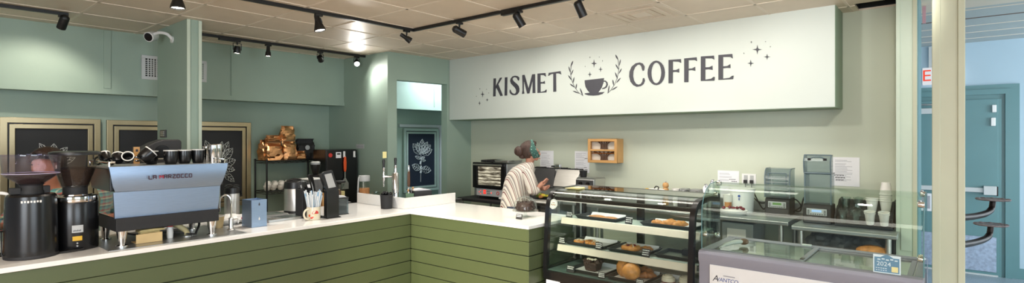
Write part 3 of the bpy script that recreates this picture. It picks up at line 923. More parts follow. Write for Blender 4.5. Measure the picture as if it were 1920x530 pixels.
def lamp_head(label, x, y, z, kind, aim, power=0, size=35, on=True, bright=False, color=(1.0, 0.93, 0.82)):
    """a track head hung at x, y; aim is the point it shines at"""
    t = thing('track_spotlight', label, 'track light', (x, y, CEIL - .026), group='spot lamps on the ceiling tracks')
    g = G('black_track')
    g.box(-.035, -.017, -.02, .035, .017, .0)
    g.cyl((0, 0, -.05), (0, 0, -.018), .009, seg=10)
    g.build('adapter', t, bevel=0.002)
    zc = z - (CEIL - .026)                       # middle of the can
    d = (Vector(aim) - Vector((x, y, z))).normalized()
    q = Vector((0, 0, -1)).rotation_difference(d).to_matrix().to_4x4()
    M_ = T(0, 0, zc) @ q
    g = G('black_track')
    lens_z, lens_r = -.055, .03
    if kind == 'can':
        g.xf = M_
        g.lathe([(.0, .075), (.02, .073), (.034, .058), (.036, .05), (.036, -.062), (.032, -.062), (.032, -.045), (0, -.045)], seg=22)
        g.xf = Matrix.Identity(4)
        g.tube([(0, 0, -.045), (0, 0, zc + .05)], .007, 8)
        lens_z, lens_r = -.056, .0315
    elif kind == 'bell':
        g.xf = M_
        g.lathe([(.012, .085), (.022, .08), (.026, .03), (.034, .005), (.05, -.045), (.052, -.06), (.047, -.06), (.043, -.042), (.03, .0), (.0, .0)], seg=24)
        g.xf = Matrix.Identity(4)
        for s in (-1, 1):
            g.tube(smooth_path([(0, 0, -.03), (.02 * s, 0, -.04), (.033 * s, 0, -.075), (.026 * s, 0, zc + .03)], 4), .006, 8)
        lens_z, lens_r = -.05, .044
    elif kind == 'yoke':
        g.xf = M_
        g.lathe([(.0, .034), (.03, .03), (.037, .0), (.038, -.045), (.036, -.05), (.033, -.05), (.033, -.036), (0, -.036)], seg=22)
        g.xf = Matrix.Identity(4)
        g.tube([(0, 0, -.03), (.045, 0, -.036), (.045, 0, zc - .01)], .0045, 8)
        g.tube([(0, 0, -.03), (-.045, 0, -.036), (-.045, 0, zc - .01)], .0045, 8)
        g.tube([(-.047, 0, zc - .01), (.047, 0, zc - .01)], .004, 8)
        lens_z, lens_r = -.047, .0325
    else:                                        # slim spot with a narrower tail
        g.xf = M_
        g.lathe([(.0, .075), (.02, .072), (.022, .01), (.03, -.005), (.034, -.05), (.030, -.052), (.028, -.03), (.0, -.03)], seg=20)
        g.xf = Matrix.Identity(4)
        g.tube([(0, 0, -.045), (0, 0, zc + .02)], .006, 8)
        lens_z, lens_r = -.046, .028
    g.build('can', t)
    g = G('lamp_bright' if bright else ('lamp_disc' if on else 'lens_black'))
    g.xf = M_
    g.lathe([(0.0, lens_z), (lens_r, lens_z), (lens_r, lens_z + .004), (0, lens_z + .004)], seg=20)
    g.build('lens', t)
    if power:
        l = bpy.data.lights.new('spot_beam', 'SPOT')
        l.energy = power
        l.spot_size = math.radians(size * 2)
        l.spot_blend = 0.6
        l.color = color
        l.shadow_soft_size = 0.04
        lo = bpy.data.objects.new('spot_beam', l)
        COL.objects.link(lo)
        lo.parent = t
        p = M_ @ Vector((0, 0, lens_z - .012))
        lo.location = p
        lo.rotation_euler = Vector((0, 0, -1)).rotation_difference(d).to_euler()
    return t


WARM = (1.0, 0.90, 0.76)
NEUT = (1.0, 0.96, 0.90)
lamp_head('black can spot lamp at the end of the track over the coffee grinders', 1.071, 6.286, 2.69, 'can', (0.9, 7.0, 1.75), 30, 55, color=WARM)
lamp_head('black bell spot lamp cut by the top edge of the picture, left of the pillar', 1.43, 4.482, 2.66, 'bell', (1.45, 4.40, 0), 55, 50, color=WARM)
lamp_head('large black bell spot lamp over the espresso machine, lit and pointing down', 2.55, 4.43, 2.66, 'bell', (3.0, 3.95, 0), 80, 55, color=NEUT)
lamp_head('lit yoke spot lamp nearest the pillar on the soffit track', 2.63, 6.334, 2.655, 'yoke', (2.5, 6.6, 0), 30, 45, color=WARM)
lamp_head('small lit black spot lamp, second along the soffit track from the pillar', 2.985, 6.328, 2.665, 'slim', (2.9, 6.3, 0), 30, 45, color=WARM)
lamp_head('unlit yoke spot lamp between the small lit lamp and the glaring one', 3.66, 6.317, 2.67, 'yoke', (4.6, 7.2, 1.6), on=False)
lamp_head('glaring white spot lamp at the end of the soffit track, facing the room', 4.20, 6.308, 2.675, 'yoke', (3.3, 4.6, 1.2), 45, 70, bright=True, color=NEUT)
lamp_head('slim black spot lamp at the corner of the long track, tilted away', 3.52, 4.384, 2.67, 'slim', (4.35, 3.75, 2.0), 0, on=False)
lamp_head('black can spot lamp tilted toward the sign, first after the track corner', 3.61, 3.69, 2.665, 'can', (5.4, 3.05, 1.9), 26, 44, color=NEUT)
lamp_head('black can spot lamp tilted downward, beside the feed box of the long track', 3.61, 2.94, 2.665, 'can', (4.35, 2.45, 1.3), 60, 40, color=NEUT)
lamp_head('black can spot lamp hanging straight at the top edge over the display case', 3.61, 2.305, 2.66, 'can', (4.5, 1.9, .9), 60, 45, color=NEUT)


def lamp(kind, name, loc, aim, energy, color=(1, 1, 1), size=1.0, sy=None, spot=None, blend=.5):
    l = bpy.data.lights.new(name, kind)
    l.energy = energy
    l.color = color
    if kind == 'AREA':
        l.shape = 'RECTANGLE'
        l.size = size
        l.size_y = sy or size
    if kind == 'SPOT':
        l.spot_size = math.radians(spot)
        l.spot_blend = blend
        l.shadow_soft_size = size
    o = bpy.data.objects.new(name, l)
    COL.objects.link(o)
    o.location = loc
    o.rotation_euler = (Vector(aim) - Vector(loc)).to_track_quat('-Z', 'Y').to_euler()
    return o


# daylight from the shop front behind the camera, the lamps of the room behind it, the window of the hall, added fill and unseen spots
lamp('AREA', 'shop_front_daylight', (-4.4, -2.3, 1.6), (4, 3.6, 2.0), 250, (.86, .93, 1.0), 3.4, 2.0)
lamp('AREA', 'side_window_daylight', (1.0, -5.0, 1.6), (2.5, 4.5, 2.3), 190, (.76, .88, 1.0), 3.8, 1.9)
lamp('AREA', 'room_lamps', (-1.6, 1.6, 2.74), (-1.6, 1.6, 0), 150, (1.0, .94, .85), 3.0, 3.4)
lamp('AREA', 'back_bar_fill', (4.45, 2.9, 2.74), (4.55, 2.9, 0), 36, (1.0, .95, .86), 3.6, .35)  # added fill for the back bar, no fixture hangs there
lamp('AREA', 'hall_window', (7.0, -3.2, 1.7), (8.2, .2, 1.3), 105, (.86, .94, 1.0), 2.0, 2.0)
lamp('AREA', 'passage_lamp', (6.0, 6.3, 2.74), (6.0, 6.5, 0), 36, (.80, .90, 1.0), .8, .5)
lamp('SPOT', 'unseen_spot', (.3, 2.7, 2.62), (3.4, 3.3, .3), 900, (1.0, .92, .72), .05, spot=40, blend=.8)  # added spot, on none of the tracks, brightens the short counter leg
lamp('SPOT', 'unseen_spot', (3.55, .55, 2.62), (4.0, .7, .85), 30, (1.0, .97, .92), .05, spot=60, blend=.8)  # extra unseen spot added to brighten the freezer
for k, (y, aim, e_) in enumerate(((1.5, (5.35, 1.3, 2.25), 28), (.2, (5.7, 1.0, 1.5), 36))):
    lamp('SPOT', 'unseen_spot', (3.5, y, 2.62), aim, e_, (1.0, .96, .88), .04, spot=80, blend=.8)

w = bpy.data.worlds.new('daylight')
SC.world = w
w.use_nodes = True
nt = w.node_tree
bg = nt.nodes['Background']
sky = nt.nodes.new('ShaderNodeTexSky')
sky.sky_type = 'HOSEK_WILKIE'
sky.turbidity = 6
sky.sun_direction = (-.4, -.5, .75)
mixc = nt.nodes.new('ShaderNodeMixRGB')
mixc.inputs[0].default_value = 0.75
mixc.inputs[2].default_value = (.80, .88, .95, 1)
nt.links.new(sky.outputs[0], mixc.inputs[1])
nt.links.new(mixc.outputs[0], bg.inputs[0])
bg.inputs[1].default_value = 0.42
SC.view_settings.view_transform = 'Standard'
SC.view_settings.look = 'None'
SC.view_settings.gamma = 1.0
SC.view_settings.exposure = 0.1
SC.view_settings.use_curve_mapping = False
SC.cycles.max_bounces = 10
SC.cycles.transparent_max_bounces = 24
SC.cycles.sample_clamp_indirect = 4.0
SC.cycles.use_denoising = True
SC.cycles.caustics_reflective = False
SC.cycles.caustics_refractive = False

# ------------------------------------------------------------------ chalkboards on the left wall
def leaf_outline(g, b, t, w, y, r=.0068, veins=3):
    """an outlined chalk leaf from b to t in the (x, z) plane at y"""
    b, t = Vector((b[0], 0, b[1])), Vector((t[0], 0, t[1]))
    d = t - b
    n = Vector((-d.z, 0, d.x)).normalized()
    a, c = [], []
    for q, k in ((0, 0), (.2, .62), (.45, 1), (.7, .78), (.88, .36), (1, 0)):
        p = b + d * q
        a.append(p + n * w * .5 * k)
        c.append(p - n * w * .5 * k)
    for line in (a, c, [b, t - d * .08]):
        g.tube([(p.x, y, p.z) for p in line], r, 5, sy=.35)
    for i in range(1, veins + 1):
        q = i / (veins + 1.5)
        p = b + d * q
        for s in (-1, 1):
            e_ = b + d * (q + .16) + n * s * w * .34
            g.tube([(p.x, y, p.z), (e_.x, y, e_.z)], r * .8, 5, sy=.35)


def framed_board(label, x0, x1, z1, z0, wall_y, ftype='champagne', board='board_black', fw=.055, gap=True):
    t = thing('chalkboard', label, 'chalkboard', (0, 0, 0))

    def ring(m, a0, a1, b0, b1, wd, ya, yb, name):
        q = G(m)
        for quad in (((a0, b1), (a1, b1), (a1 - wd, b1 - wd), (a0 + wd, b1 - wd)), ((a0, b0), (a0 + wd, b0 + wd), (a1 - wd, b0 + wd), (a1, b0)),
                     ((a0, b0), (a0, b1), (a0 + wd, b1 - wd), (a0 + wd, b0 + wd)), ((a1, b0), (a1 - wd, b0 + wd), (a1 - wd, b1 - wd), (a1, b1))):
            q.prof_y(quad, ya, yb)
        q.build(name, t, bevel=0.004)

    y = wall_y
    ring(ftype, x0, x1, z0, z1, fw, y - .045, y, 'outer_frame')
    ring(ftype, x0 + fw + .012, x1 - fw - .012, z0 + fw + .012, z1 - fw - .012, fw * .8, y - .04, y, 'inner_frame')
    G('black_plastic').box(x0 + .02, y - .012, z0 + .02, x1 - .02, y + .004, z1 - .02).build('backing', t)
    G(board).box(x0 + fw * 1.6, y - .02, z0 + fw * 1.6, x1 - fw * 1.6, y - .012, z1 - fw * 1.6).build('board', t)
    return t, y - .0225


t, y = framed_board('framed chalkboard behind the coffee grinders, leaf tips showing above the barista', .745, 1.545, 1.835, .75, 7.24)
g = G('chalk')
for b_, t_, w_ in (((1.14, 1.40), (1.04, 1.575), .07), ((1.15, 1.42), (1.155, 1.57), .07), ((1.16, 1.42), (1.265, 1.53), .07), ((1.13, 1.36), (.98, 1.45), .07), ((1.17, 1.35), (1.33, 1.42), .07)):
    leaf_outline(g, b_, t_, w_, y)
g.build('chalk_drawing', t)
t, y = framed_board('framed chalkboard cut by the pillar, behind the wooden handle', 1.60, 2.39, 1.83, .75, 7.23)
g = G('chalk')
leaf_outline(g, (2.0, 1.1), (2.0, 1.36), .09, y)
leaf_outline(g, (2.0, 1.1), (2.16, 1.28), .09, y)
g.tube([(2.0, y, 1.1), (2.0, y, .85)], .006, 5)
g.build('chalk_drawing', t)
t, y = framed_board('framed chalkboard right of the pillar, with a chalk flower behind the steel cups', 2.42, 3.155, 1.835, .75, 7.215)
g = G('chalk')
c0 = (2.74, 1.26)
for tp, w_ in (((2.60, 1.60), .09), ((2.80, 1.585), .09), ((2.88, 1.585), .09), ((2.93, 1.50), .10), ((2.965, 1.345), .10), ((2.955, 1.215), .08), ((2.95, 1.06), .08), ((2.55, 1.45), .09)):
    bs = (c0[0] + (tp[0] - c0[0]) * .35, c0[1] + (tp[1] - c0[1]) * .35)
    leaf_outline(g, bs, tp, w_, y)
g.tube([(2.74, y, 1.3), (2.76, y, .85)], .007, 5)
g.build('chalk_drawing', t)
t, y = framed_board('chalkboard with a tall white chalk flower, seen through the doorway', 5.70, 6.49, 1.80, .70, 7.205, 'pale_frame', 'board_navy', .045)
g = G('chalk')
for b_, t_, w_ in (((6.09, 1.36), (6.115, 1.615), .13), ((6.07, 1.36), (6.005, 1.555), .12), ((6.11, 1.37), (6.235, 1.565), .12), ((6.12, 1.36), (6.305, 1.51), .13), ((6.12, 1.345), (6.34, 1.43), .13), ((6.06, 1.345), (5.905, 1.54), .14)):
    leaf_outline(g, b_, t_, w_, y, .010, 3)
for b_, t_, w_ in (((6.08, 1.27), (5.955, 1.315), .06), ((6.09, 1.25), (6.19, 1.235), .05), ((6.09, 1.27), (6.17, 1.30), .05)):
    leaf_outline(g, b_, t_, w_, y, .009, 1)
for b_, t_, w_ in (((6.07, 1.085), (5.885, 1.165), .12), ((6.09, 1.09), (6.315, 1.055), .13)):
    leaf_outline(g, b_, t_, w_, y, .010, 3)
g.tube([(6.085, y, 1.36), (6.083, y, 1.1), (6.075, y, .865)], .009, 6, sy=.4)
for zz in (1.215, 1.19, 1.13, 1.11, 1.05, 1.03):
    g.ball((6.083 + random.uniform(-.012, .012), y, zz), (.022, .004, .016), 10, 6)
g.build('chalk_drawing', t)

# white door lining beside the chalkboard in the passage
g = G('vent_white')
g.box(6.515, 7.15, 0, 6.66, 7.22, 1.86)
g.box(5.62, 7.18, 1.82, 6.72, 7.22, 1.87)
struct('trim_2', g, bevel=0.004)

# ------------------------------------------------------------------ vents, camera, switch
def air_vent(label, x0, x1, z0, z1):
    yf = soff_y((x0 + x1) / 2)
    t = thing('air_vent', label, 'vent', (x0, yf, z0))
    W, H = x1 - x0, z1 - z0
    g = G('vent_white')
    b = .035
    for a in ((0, 0, W, b), (0, H - b, W, H), (0, b, b, H - b), (W - b, b, W, H - b)):
        g.box(a[0], -.014, a[1], a[2], .006, a[3])
    g.build('frame', t, bevel=0.003)
    G('black_plastic').box(b, -.004, b, W - b, .004, H - b).build('duct_opening', t)
    g = G('vent_white')
    n = 9
    for k in range(1, n):
        x = b + (W - 2 * b) * k / n
        g.box(x - .006, -.010, b, x + .006, -.003, H - b)
        z = b + (H - 2 * b) * k / n
        g.box(b, -.011, z - .004, W - b, -.004, z + .004)
    g.build('grille', t)
    return t


air_vent('white square air vent on the soffit, half hidden by the left face of the pillar', 1.855, 2.17, 2.285, 2.555)
air_vent('white air vent on the soffit peeking out on the right of the pillar', 2.22, 2.515, 2.30, 2.555)

c = thing('security_camera', 'white security camera with a black face bracketed to the pillar', 'camera', (1.9, 6.12, 2.66))
g = G('white_plastic')
g.tube(smooth_path([(-.0, -.02, -.03), (-.05, -.03, .015), (-.10, .02, .03), (-.13, .08, .02)], 5), .015, 10)
g.cyl((0, -.02, -.03), (-.012, -.02, -.03), .035, seg=18)
g.build('bracket', c)
q = Vector((0, 0, 1)).rotation_difference(Vector((-.75, -.55, -.32)).normalized()).to_matrix().to_4x4()
g = G('white_plastic')
g.xf = T(-.14, .12, .0) @ q
g.lathe([(.0, -.06), (.035, -.055), (.048, -.03), (.05, .05), (.046, .055), (.0, .05)], seg=4 * 6)
g.build('housing', c)
g = G('lens_black')
g.xf = T(-.14, .12, .0) @ q
g.lathe([(.0, .058), (.04, .057), (.043, .052), (.0, .05)], seg=24)
g.build('face', c)
s = thing('wall_switch', 'small dark metal control plate on the left face of the pillar', 'switch', (1.898, 6.355, 1.674))
G('charcoal').box(-.012, -.085, -.04, .002, .085, .04).build('plate', s, bevel=0.004)
g = G('grey_steel')
for k in range(3):
    g.box(-.018, -.05, -.024 + .018 * k, -.012, .045, -.014 + .018 * k)
g.build('button', s)

# ceiling diffuser
v = thing('ceiling_diffuser', 'square grey air diffuser set in the ceiling above the sign', 'vent', (4.552, 2.235, CEIL))
g = G('ceiling_tile')
for a, zz in ((.295, .003), (.22, -.004), (.15, -.002)):
    w_ = .05
    for b in ((-a, -a, a, -a + w_), (-a, a - w_, a, a), (-a, -a + w_, -a + w_, a - w_), (a - w_, -a + w_, a, a - w_)):
        g.box(b[0], b[1], zz - .005, b[2], b[3], zz + .003)
g.build('louvre', v)
G('ceiling_tile').box(-.295, -.295, .0, .295, .295, .0035).build('back_plate', v)
G('tbar').box(-.08, -.08, -.008, .08, .08, .002).build('centre_plate', v, bevel=0.003)
# ------------------------------------------------------------------ the L-shaped counter
CT = 0.90                                            # worktop height


def fy(x):
    return 4.056 + 0.0331 * x                        # front face of the long leg


def fx(y):
    return 3.392 + (4.165 - y) * 0.031               # front face of the short leg


top = G('quartz').prism([(-1.2, fy(-1.2) - .012), (fx(4.16) - .012, fy(3.38) - .012), (fx(2.7) - .012, 2.69), (4.17, 2.69), (4.17, 4.335), (3.44, 4.335), (3.44, 5.18), (-1.2, 5.10)], .87, CT).build('worktop', bevel=0.004)
tag(top, 'white stone worktop running in an L along both legs of the counter', 'worktop')


def boards(label, p0, p1, back, group=None):
    """a counter front clad in wide boards: p0-p1 is the visible face, back the depth vector"""
    t = thing('counter_base', label, 'counter', (0, 0, 0), group=group)
    (x0, y0), (x1, y1) = p0, p1
    n = Vector((back[0], back[1])).normalized()
    core = G('green_gap').prism([(x0 + n.x * .014, y0 + n.y * .014), (x1 + n.x * .014, y1 + n.y * .014), (x1 + back[0], y1 + back[1]), (x0 + back[0], y0 + back[1])], .0, .868)
    core.build('carcass', t, smooth=0)
    q = G('counter_green')
    z = .868
    rows = [(.766, .868)] + [(.766 - .1207 * (k + 1) + .004, .766 - .1207 * k - .004) for k in range(6)] + [(.0, .766 - .1207 * 6 - .004)]
    for a, b in rows:
        q.prism([(x0, y0), (x1, y1), (x1 + n.x * .016, y1 + n.y * .016), (x0 + n.x * .016, y0 + n.y * .016)], max(a, 0), b)
    q.build('board_cladding', t, smooth=0, bevel=0.0025)
    return t


a = boards('dark green boarded counter front under the coffee machine', (-1.2, fy(-1.2)), (3.40, fy(3.40)), (0, .95))
b = boards('spotlit green boarded counter front that turns toward the display case', (3.394, 4.16), (fx(2.712), 2.712), (.66, .02))
q = G('counter_green')
for a_, b_ in [(.766, .868)] + [(.766 - .1207 * (k + 1) + .004, .766 - .1207 * k - .004) for k in range(6)]:
    q.box(fx(2.7), 2.696, a_, 4.12, 2.713, b_)
q.build('end_cladding', b, smooth=0, bevel=0.0025)
# upstand round the bar well
cb = G('quartz')
cb.prism([(3.44, 4.315), (4.16, 4.315), (4.16, 4.337), (3.462, 4.337), (3.462, 5.16), (3.44, 5.16)], CT - .0, 1.012)
tag(cb.build('upstand', bevel=0.003), 'low white stone upstand bent around the tap corner of the worktop', 'worktop')
bw = thing('bar_well', 'dark low bar top behind the white upstand, holding the drink tap', 'counter', (3.47, 4.345, 0))
G('soft_black').box(0.005, 0.005, .78, .83, 1.38, .82).build('top', bw, bevel=0.003)
G('counter_green').box(0.02, 0.02, 0, .8, 1.36, .78).build('cabinet', bw)

# ------------------------------------------------------------------ far left: syrup caddy
t = thing('syrup_caddy', 'black wire caddy with pump bottles cut by the left edge of the picture', 'caddy', (.40, 4.47, CT))
g = G('black_track')
for z in (.012, .16):
    g.torus((0, 0, z), .085, .004, 24, 6)
for k in range(6):
    a_ = 2 * PI * k / 6 + .3
    g.tube([(.085 * math.cos(a_), .085 * math.sin(a_), .16), (.088 * math.cos(a_), .088 * math.sin(a_), .02), (.10 * math.cos(a_), .10 * math.sin(a_), .002)], .004, 6)
for k in range(4):
    a_ = 2 * PI * k / 4
    g.tube([(.085 * math.cos(a_), .085 * math.sin(a_), .012), (-.085 * math.cos(a_), -.085 * math.sin(a_), .012)], .003, 6)
g.build('wire_rack', t)
for k, (dx, dy, hh, lab) in enumerate(((.035, .025, .0, 'amber syrup bottle with the lower white pump, in the wire caddy'), (-.035, .035, .09, 'amber syrup bottle with the higher white pump, in the wire caddy'))):
    s = thing('syrup_bottle', lab, 'bottle', (.40 + dx, 4.47 + dy, CT + .016), group='syrup bottles in the wire caddy')
    G('clear').shell([(.03, 0), (.033, .01), (.033, .20 + hh), (.016, .25 + hh), (.014, .28 + hh)], .002).build('glass', s)
    G('amber').lathe([(0, .004), (.029, .004), (.029, .13 + hh * .4), (0, .13 + hh * .4)], seg=18).build('syrup', s)
    g = G('white_plastic')
    g.cyl((0, 0, .275 + hh), (0, 0, .30 + hh), .017)
    g.cyl((0, 0, .30 + hh), (0, 0, .36 + hh), .006)
    g.tube(smooth_path([(0, 0, .36 + hh), (.02, -.012, .372 + hh), (.055, -.03, .366 + hh), (.075, -.04, .345 + hh)], 4), [.011] * 5 + [.010] * 4 + [.008] * 4, 8)
    g.build('pump', s)

# ------------------------------------------------------------------ coffee grinders
t = thing('coffee_grinder', 'black coffee grinder with a wide straight-sided clear hopper', 'grinder', (.588, 4.335, CT))
g = G('black_gloss')
g.lathe([(.124, 0), (.127, .012), (.127, .05), (.122, .33), (.119, .372), (.110, .383), (.0, .386)], seg=40)
g.build('body', t)
G('soft_black').lathe([(.125, 0), (.1285, .004), (.1285, .016), (.126, .022)], seg=40).build('foot_ring', t)
g = G('soft_black')
g.lathe([(.062, .383), (.062, .40), (.055, .41), (.055, .44), (.066, .445), (.0, .447)], seg=28)
g.box(-.10, -.03, .386, -.05, .02, .425)
g.box(.05, -.025, .386, .085, .02, .43)
g.build('hopper_collar', t, bevel=0.003)
g = G('hopper_clear')
g.lathe([(.055, .435), (.062, .445), (.126, .495), (.134, .51), (.141, .622), (.139, .622), (.131, .51), (.124, .498), (.06, .449), (.053, .437)], seg=36)
hp = g.build('hopper', t)
G('coffee_bean').lathe([(0, .438), (.05, .438), (.057, .448), (.112, .49), (.115, .498), (.06, .51), (.0, .515)], seg=30).build('coffee_beans', hp)
G('purple_plastic').torus((0, 0, .51), .1345, .0022, 36, 8).build('hopper_seam', hp)
g = G('hopper_clear')
g.lathe([(.0, .626), (.143, .626), (.143, .618), (.141, .618), (.141, .623), (0, .623)], seg=36)
g.build('hopper_lid', hp)
g = G('white_ink')
face = math.atan2(-4.335, -.588)
for k in range(7):
    a_ = face + (k - 3) * .115
    rr = .1222
    g.xf = T(rr * math.cos(a_), rr * math.sin(a_), .345) @ R(a_, 'Z')
    g.box(0, -.0045, -.005 if k % 2 else -.007, .002, .0045, .006)
g.build('logo', t, smooth=0, label='small pale logo lettering')

t = thing('coffee_grinder', 'black coffee grinder with a conical hopper under a black lid, nearest the espresso machine', 'grinder', (.818, 4.44, CT))
g = G('black_gloss')
g.lathe([(.119, 0), (.1225, .01), (.1225, .30), (.119, .312), (.0, .314)], seg=40)
g.build('body', t)
G('chrome').lathe([(.0, .312), (.121, .312), (.123, .32), (.121, .345), (.114, .35), (.09, .352), (.088, .358), (.0, .36)], seg=40).build('chrome_ring', t)
G('soft_black').lathe([(.0, .355), (.066, .355), (.066, .41), (.074, .415), (.0, .418)], seg=28).build('hopper_collar', t)
g = G('hopper_smoke')
g.lathe([(.066, .40), (.075, .41), (.133, .615), (.131, .615), (.073, .413), (.064, .402)], seg=36)
hp = g.build('hopper', t)
G('coffee_bean').lathe([(0, .412), (.068, .412), (.104, .522), (.07, .534), (0, .54)], seg=30).build('coffee_beans', hp)
G('black_plastic').lathe([(.0, .640), (.11, .639), (.134, .634), (.1365, .626), (.1365, .616), (.131, .615), (.131, .618), (.0, .618)], seg=36).build('hopper_lid', hp)
face = math.atan2(-4.447, -.832)
for nm, m_, z0, z1, wd, off, lab in (('rating_label', 'grey_label', .118, .165, .042, .10, 'silver rating label'), ('warning_label', 'yellow', .066, .095, .036, .09, 'yellow warning label')):
    g = G(m_)
    n_ = 8
    for k in range(n_):
        a0 = face + off - wd / .13 * .72 + 2 * wd / .13 * .72 * k / n_
        a1 = face + off - wd / .13 * .72 + 2 * wd / .13 * .72 * (k + 1) / n_
        g.prism([(.1238 * math.cos(a0), .1238 * math.sin(a0)), (.1238 * math.cos(a1), .1238 * math.sin(a1)), (.1215 * math.cos(a1), .1215 * math.sin(a1)), (.1215 * math.cos(a0), .1215 * math.sin(a0))], z0, z1)
    if nm == 'rating_label':
        g.m = 'ink'
        for k in range(6):
            a0 = face + off - .16 + .055 * k
            g.xf = T(.1239 * math.cos(a0), .1239 * math.sin(a0), .13) @ R(a0, 'Z')
            g.box(0, -.002, -.004, .0006, .002, .004 + .002 * (k % 2))
    g.build(nm, t, smooth=0, label=lab)
g = G('grey_steel')
for z in (.05, .032):
    a_ = face + .09
    g.ball((.1235 * math.cos(a_), .1235 * math.sin(a_), z), .0075, 10, 6)
g.build('screw', t)
g = G('black_rubber')
g.tube(smooth_path([(.02, -.13, .01), (-.06, -.145, .008), (-.12, -.12, .006), (-.15, -.04, .006)], 6), .006, 8)
g.build('power_cord', t)

# ------------------------------------------------------------------ espresso machine
pl = thing('drip_plate', 'thin steel plate on the worktop under the espresso machine', 'plate', (.93, 4.14, CT))
G('grey_steel').box(0, 0, 0, .86, .62, .004).build('sheet', pl, bevel=0.001)
EM = thing('espresso_machine', 'steel espresso machine with red and black lettering on its back panel', 'espresso machine', (.99, 4.225, CT), .018)
# local frame: x along the back panel, y into the bar, z up; panel foot at (0, 0)
g = G('brushed_steel')
n_ = 12
# upper panel: flared ends, slightly dished
for nm, zs in (('upper_panel', [(.368, .0, .655, .018), (.40, -.014, .668, .010), (.45, -.026, .682, .0), (.50, -.034, .694, -.004), (.536, -.04, .702, .0)]), ('lower_panel', [(.190, .0, .64, .03), (.28, -.006, .648, .022), (.366, -.012, .652, .015)])):
    g = G('brushed_steel')
    rows = []
    for z, xa, xb, yy in zs:
        rows.append([(xa + (xb - xa) * k / n_, yy - .012 * math.sin(PI * k / n_) * (1 if nm == 'upper_panel' else .3), z) for k in range(n_ + 1)])
    vs = [p for r_ in rows for p in r_] + [(p[0], p[1] + .018, p[2]) for r_ in rows for p in r_]
    m_ = len(rows) * (n_ + 1)
    fs = []
    for j in range(len(rows) - 1):
        for k in range(n_):
            i_ = j * (n_ + 1) + k
            fs += [(i_, i_ + 1, i_ + n_ + 2, i_ + n_ + 1), (m_ + i_, m_ + i_ + n_ + 1, m_ + i_ + n_ + 2, m_ + i_ + 1)]
    e0 = list(range(n_ + 1))
    e1 = [(len(rows) - 1) * (n_ + 1) + k for k in range(n_ + 1)]
    for ed in (e0, e1):
        fs += [(ed[k], m_ + ed[k], m_ + ed[k + 1], ed[k + 1]) for k in range(n_)]
    for col in (0, n_):
        ed = [j * (n_ + 1) + col for j in range(len(rows))]
        fs += [(ed[j], m_ + ed[j], m_ + ed[j + 1], ed[j + 1]) for j in range(len(rows) - 1)]
    g.add(vs, fs)
    g.build(nm, EM, smooth=50)
g = G('soft_black')
g.prof_y([(.0, .105), (.64, .105), (.64, .192), (.0, .192)], .006, .50)
g.build('base_band', EM, bevel=0.004)
g = G('charcoal')
g.prof_x([(.03, .19), (.44, .19), (.44, .28), (.50, .36), (.52, .52), (.03, .52)], .02, .65)
g.build('body', EM, bevel=0.006)
for x in (.0, .648):
    g = G('mirror_steel')
    g.prof_x([(.03, .195), (.40, .195), (.36, .30), (.46, .37), (.03, .37)], x, x + .012)
    g.build('side_panel', EM, bevel=0.003)
for x in (-.028, .66):
    g = G('black_gloss')
    g.prof_x([(.03, .372), (.46, .372), (.50, .42), (.50, .52), (.03, .52)], x, x + .02)
    g.build('side_cover', EM, bevel=0.005)
g = G('grey_steel')
g.box(-.03, .02, .522, .69, .50, .534)
g.build('cup_tray', EM, bevel=0.003)
g = G('chrome')
for a_ in ((0, .015), (.69, .015), (.69, .49), (0, .49)):
    pass
g.tube([(-.03, .49, .565), (-.03, .03, .565), (.0, .025, .565)], .006, 8)
g.tube([(.69, .49, .565), (.69, .03, .565)], .006, 8)
g.tube([(-.03, .49, .565), (.69, .49, .565)], .006, 8)
for x, y_ in ((-.03, .03), (-.03, .49), (.69, .03), (.69, .49), (.33, .49)):
    g.tube([(x, y_, .53), (x, y_, .565)], .006, 8)
g.build('cup_rail', EM)
for x, y_ in ((.04, .035), (.60, .035), (.04, .41), (.60, .41)):
    g = G('chrome')
    g.lathe([(.0, .004), (.034, .004), (.034, .01), (.018, .016), (.026, .06), (.032, .105), (.0, .105)], (x, y_), 20)
    g.build('foot', EM)
ML = T(.175, -.034, .4455) @ Matrix(((1, 0, 0, 0), (0, 0, -1, 0), (0, 1, 0, 0), (0, 0, 0, 1)))
g = G('logo_dark')
g.xf = Matrix.Identity(4)
# stencil-like joined capitals
x = .0
cap = .024


def seg(a, b, w=.0062, m='logo_dark'):
    g.m = m
    (x0, z0), (x1, z1) = a, b
    dx, dz = x1 - x0, z1 - z0
    L_ = math.hypot(dx, dz)
    nx, nz = -dz / L_ * w / 2, dx / L_ * w / 2
    yy = -.0155 + .0
    g.add([ML @ Vector((x0 + nx, z0 + nz, .0)), ML @ Vector((x1 + nx, z1 + nz, .0)), ML @ Vector((x1 - nx, z1 - nz, .0)), ML @ Vector((x0 - nx, z0 - nz, .0))], [(0, 1, 2, 3)])


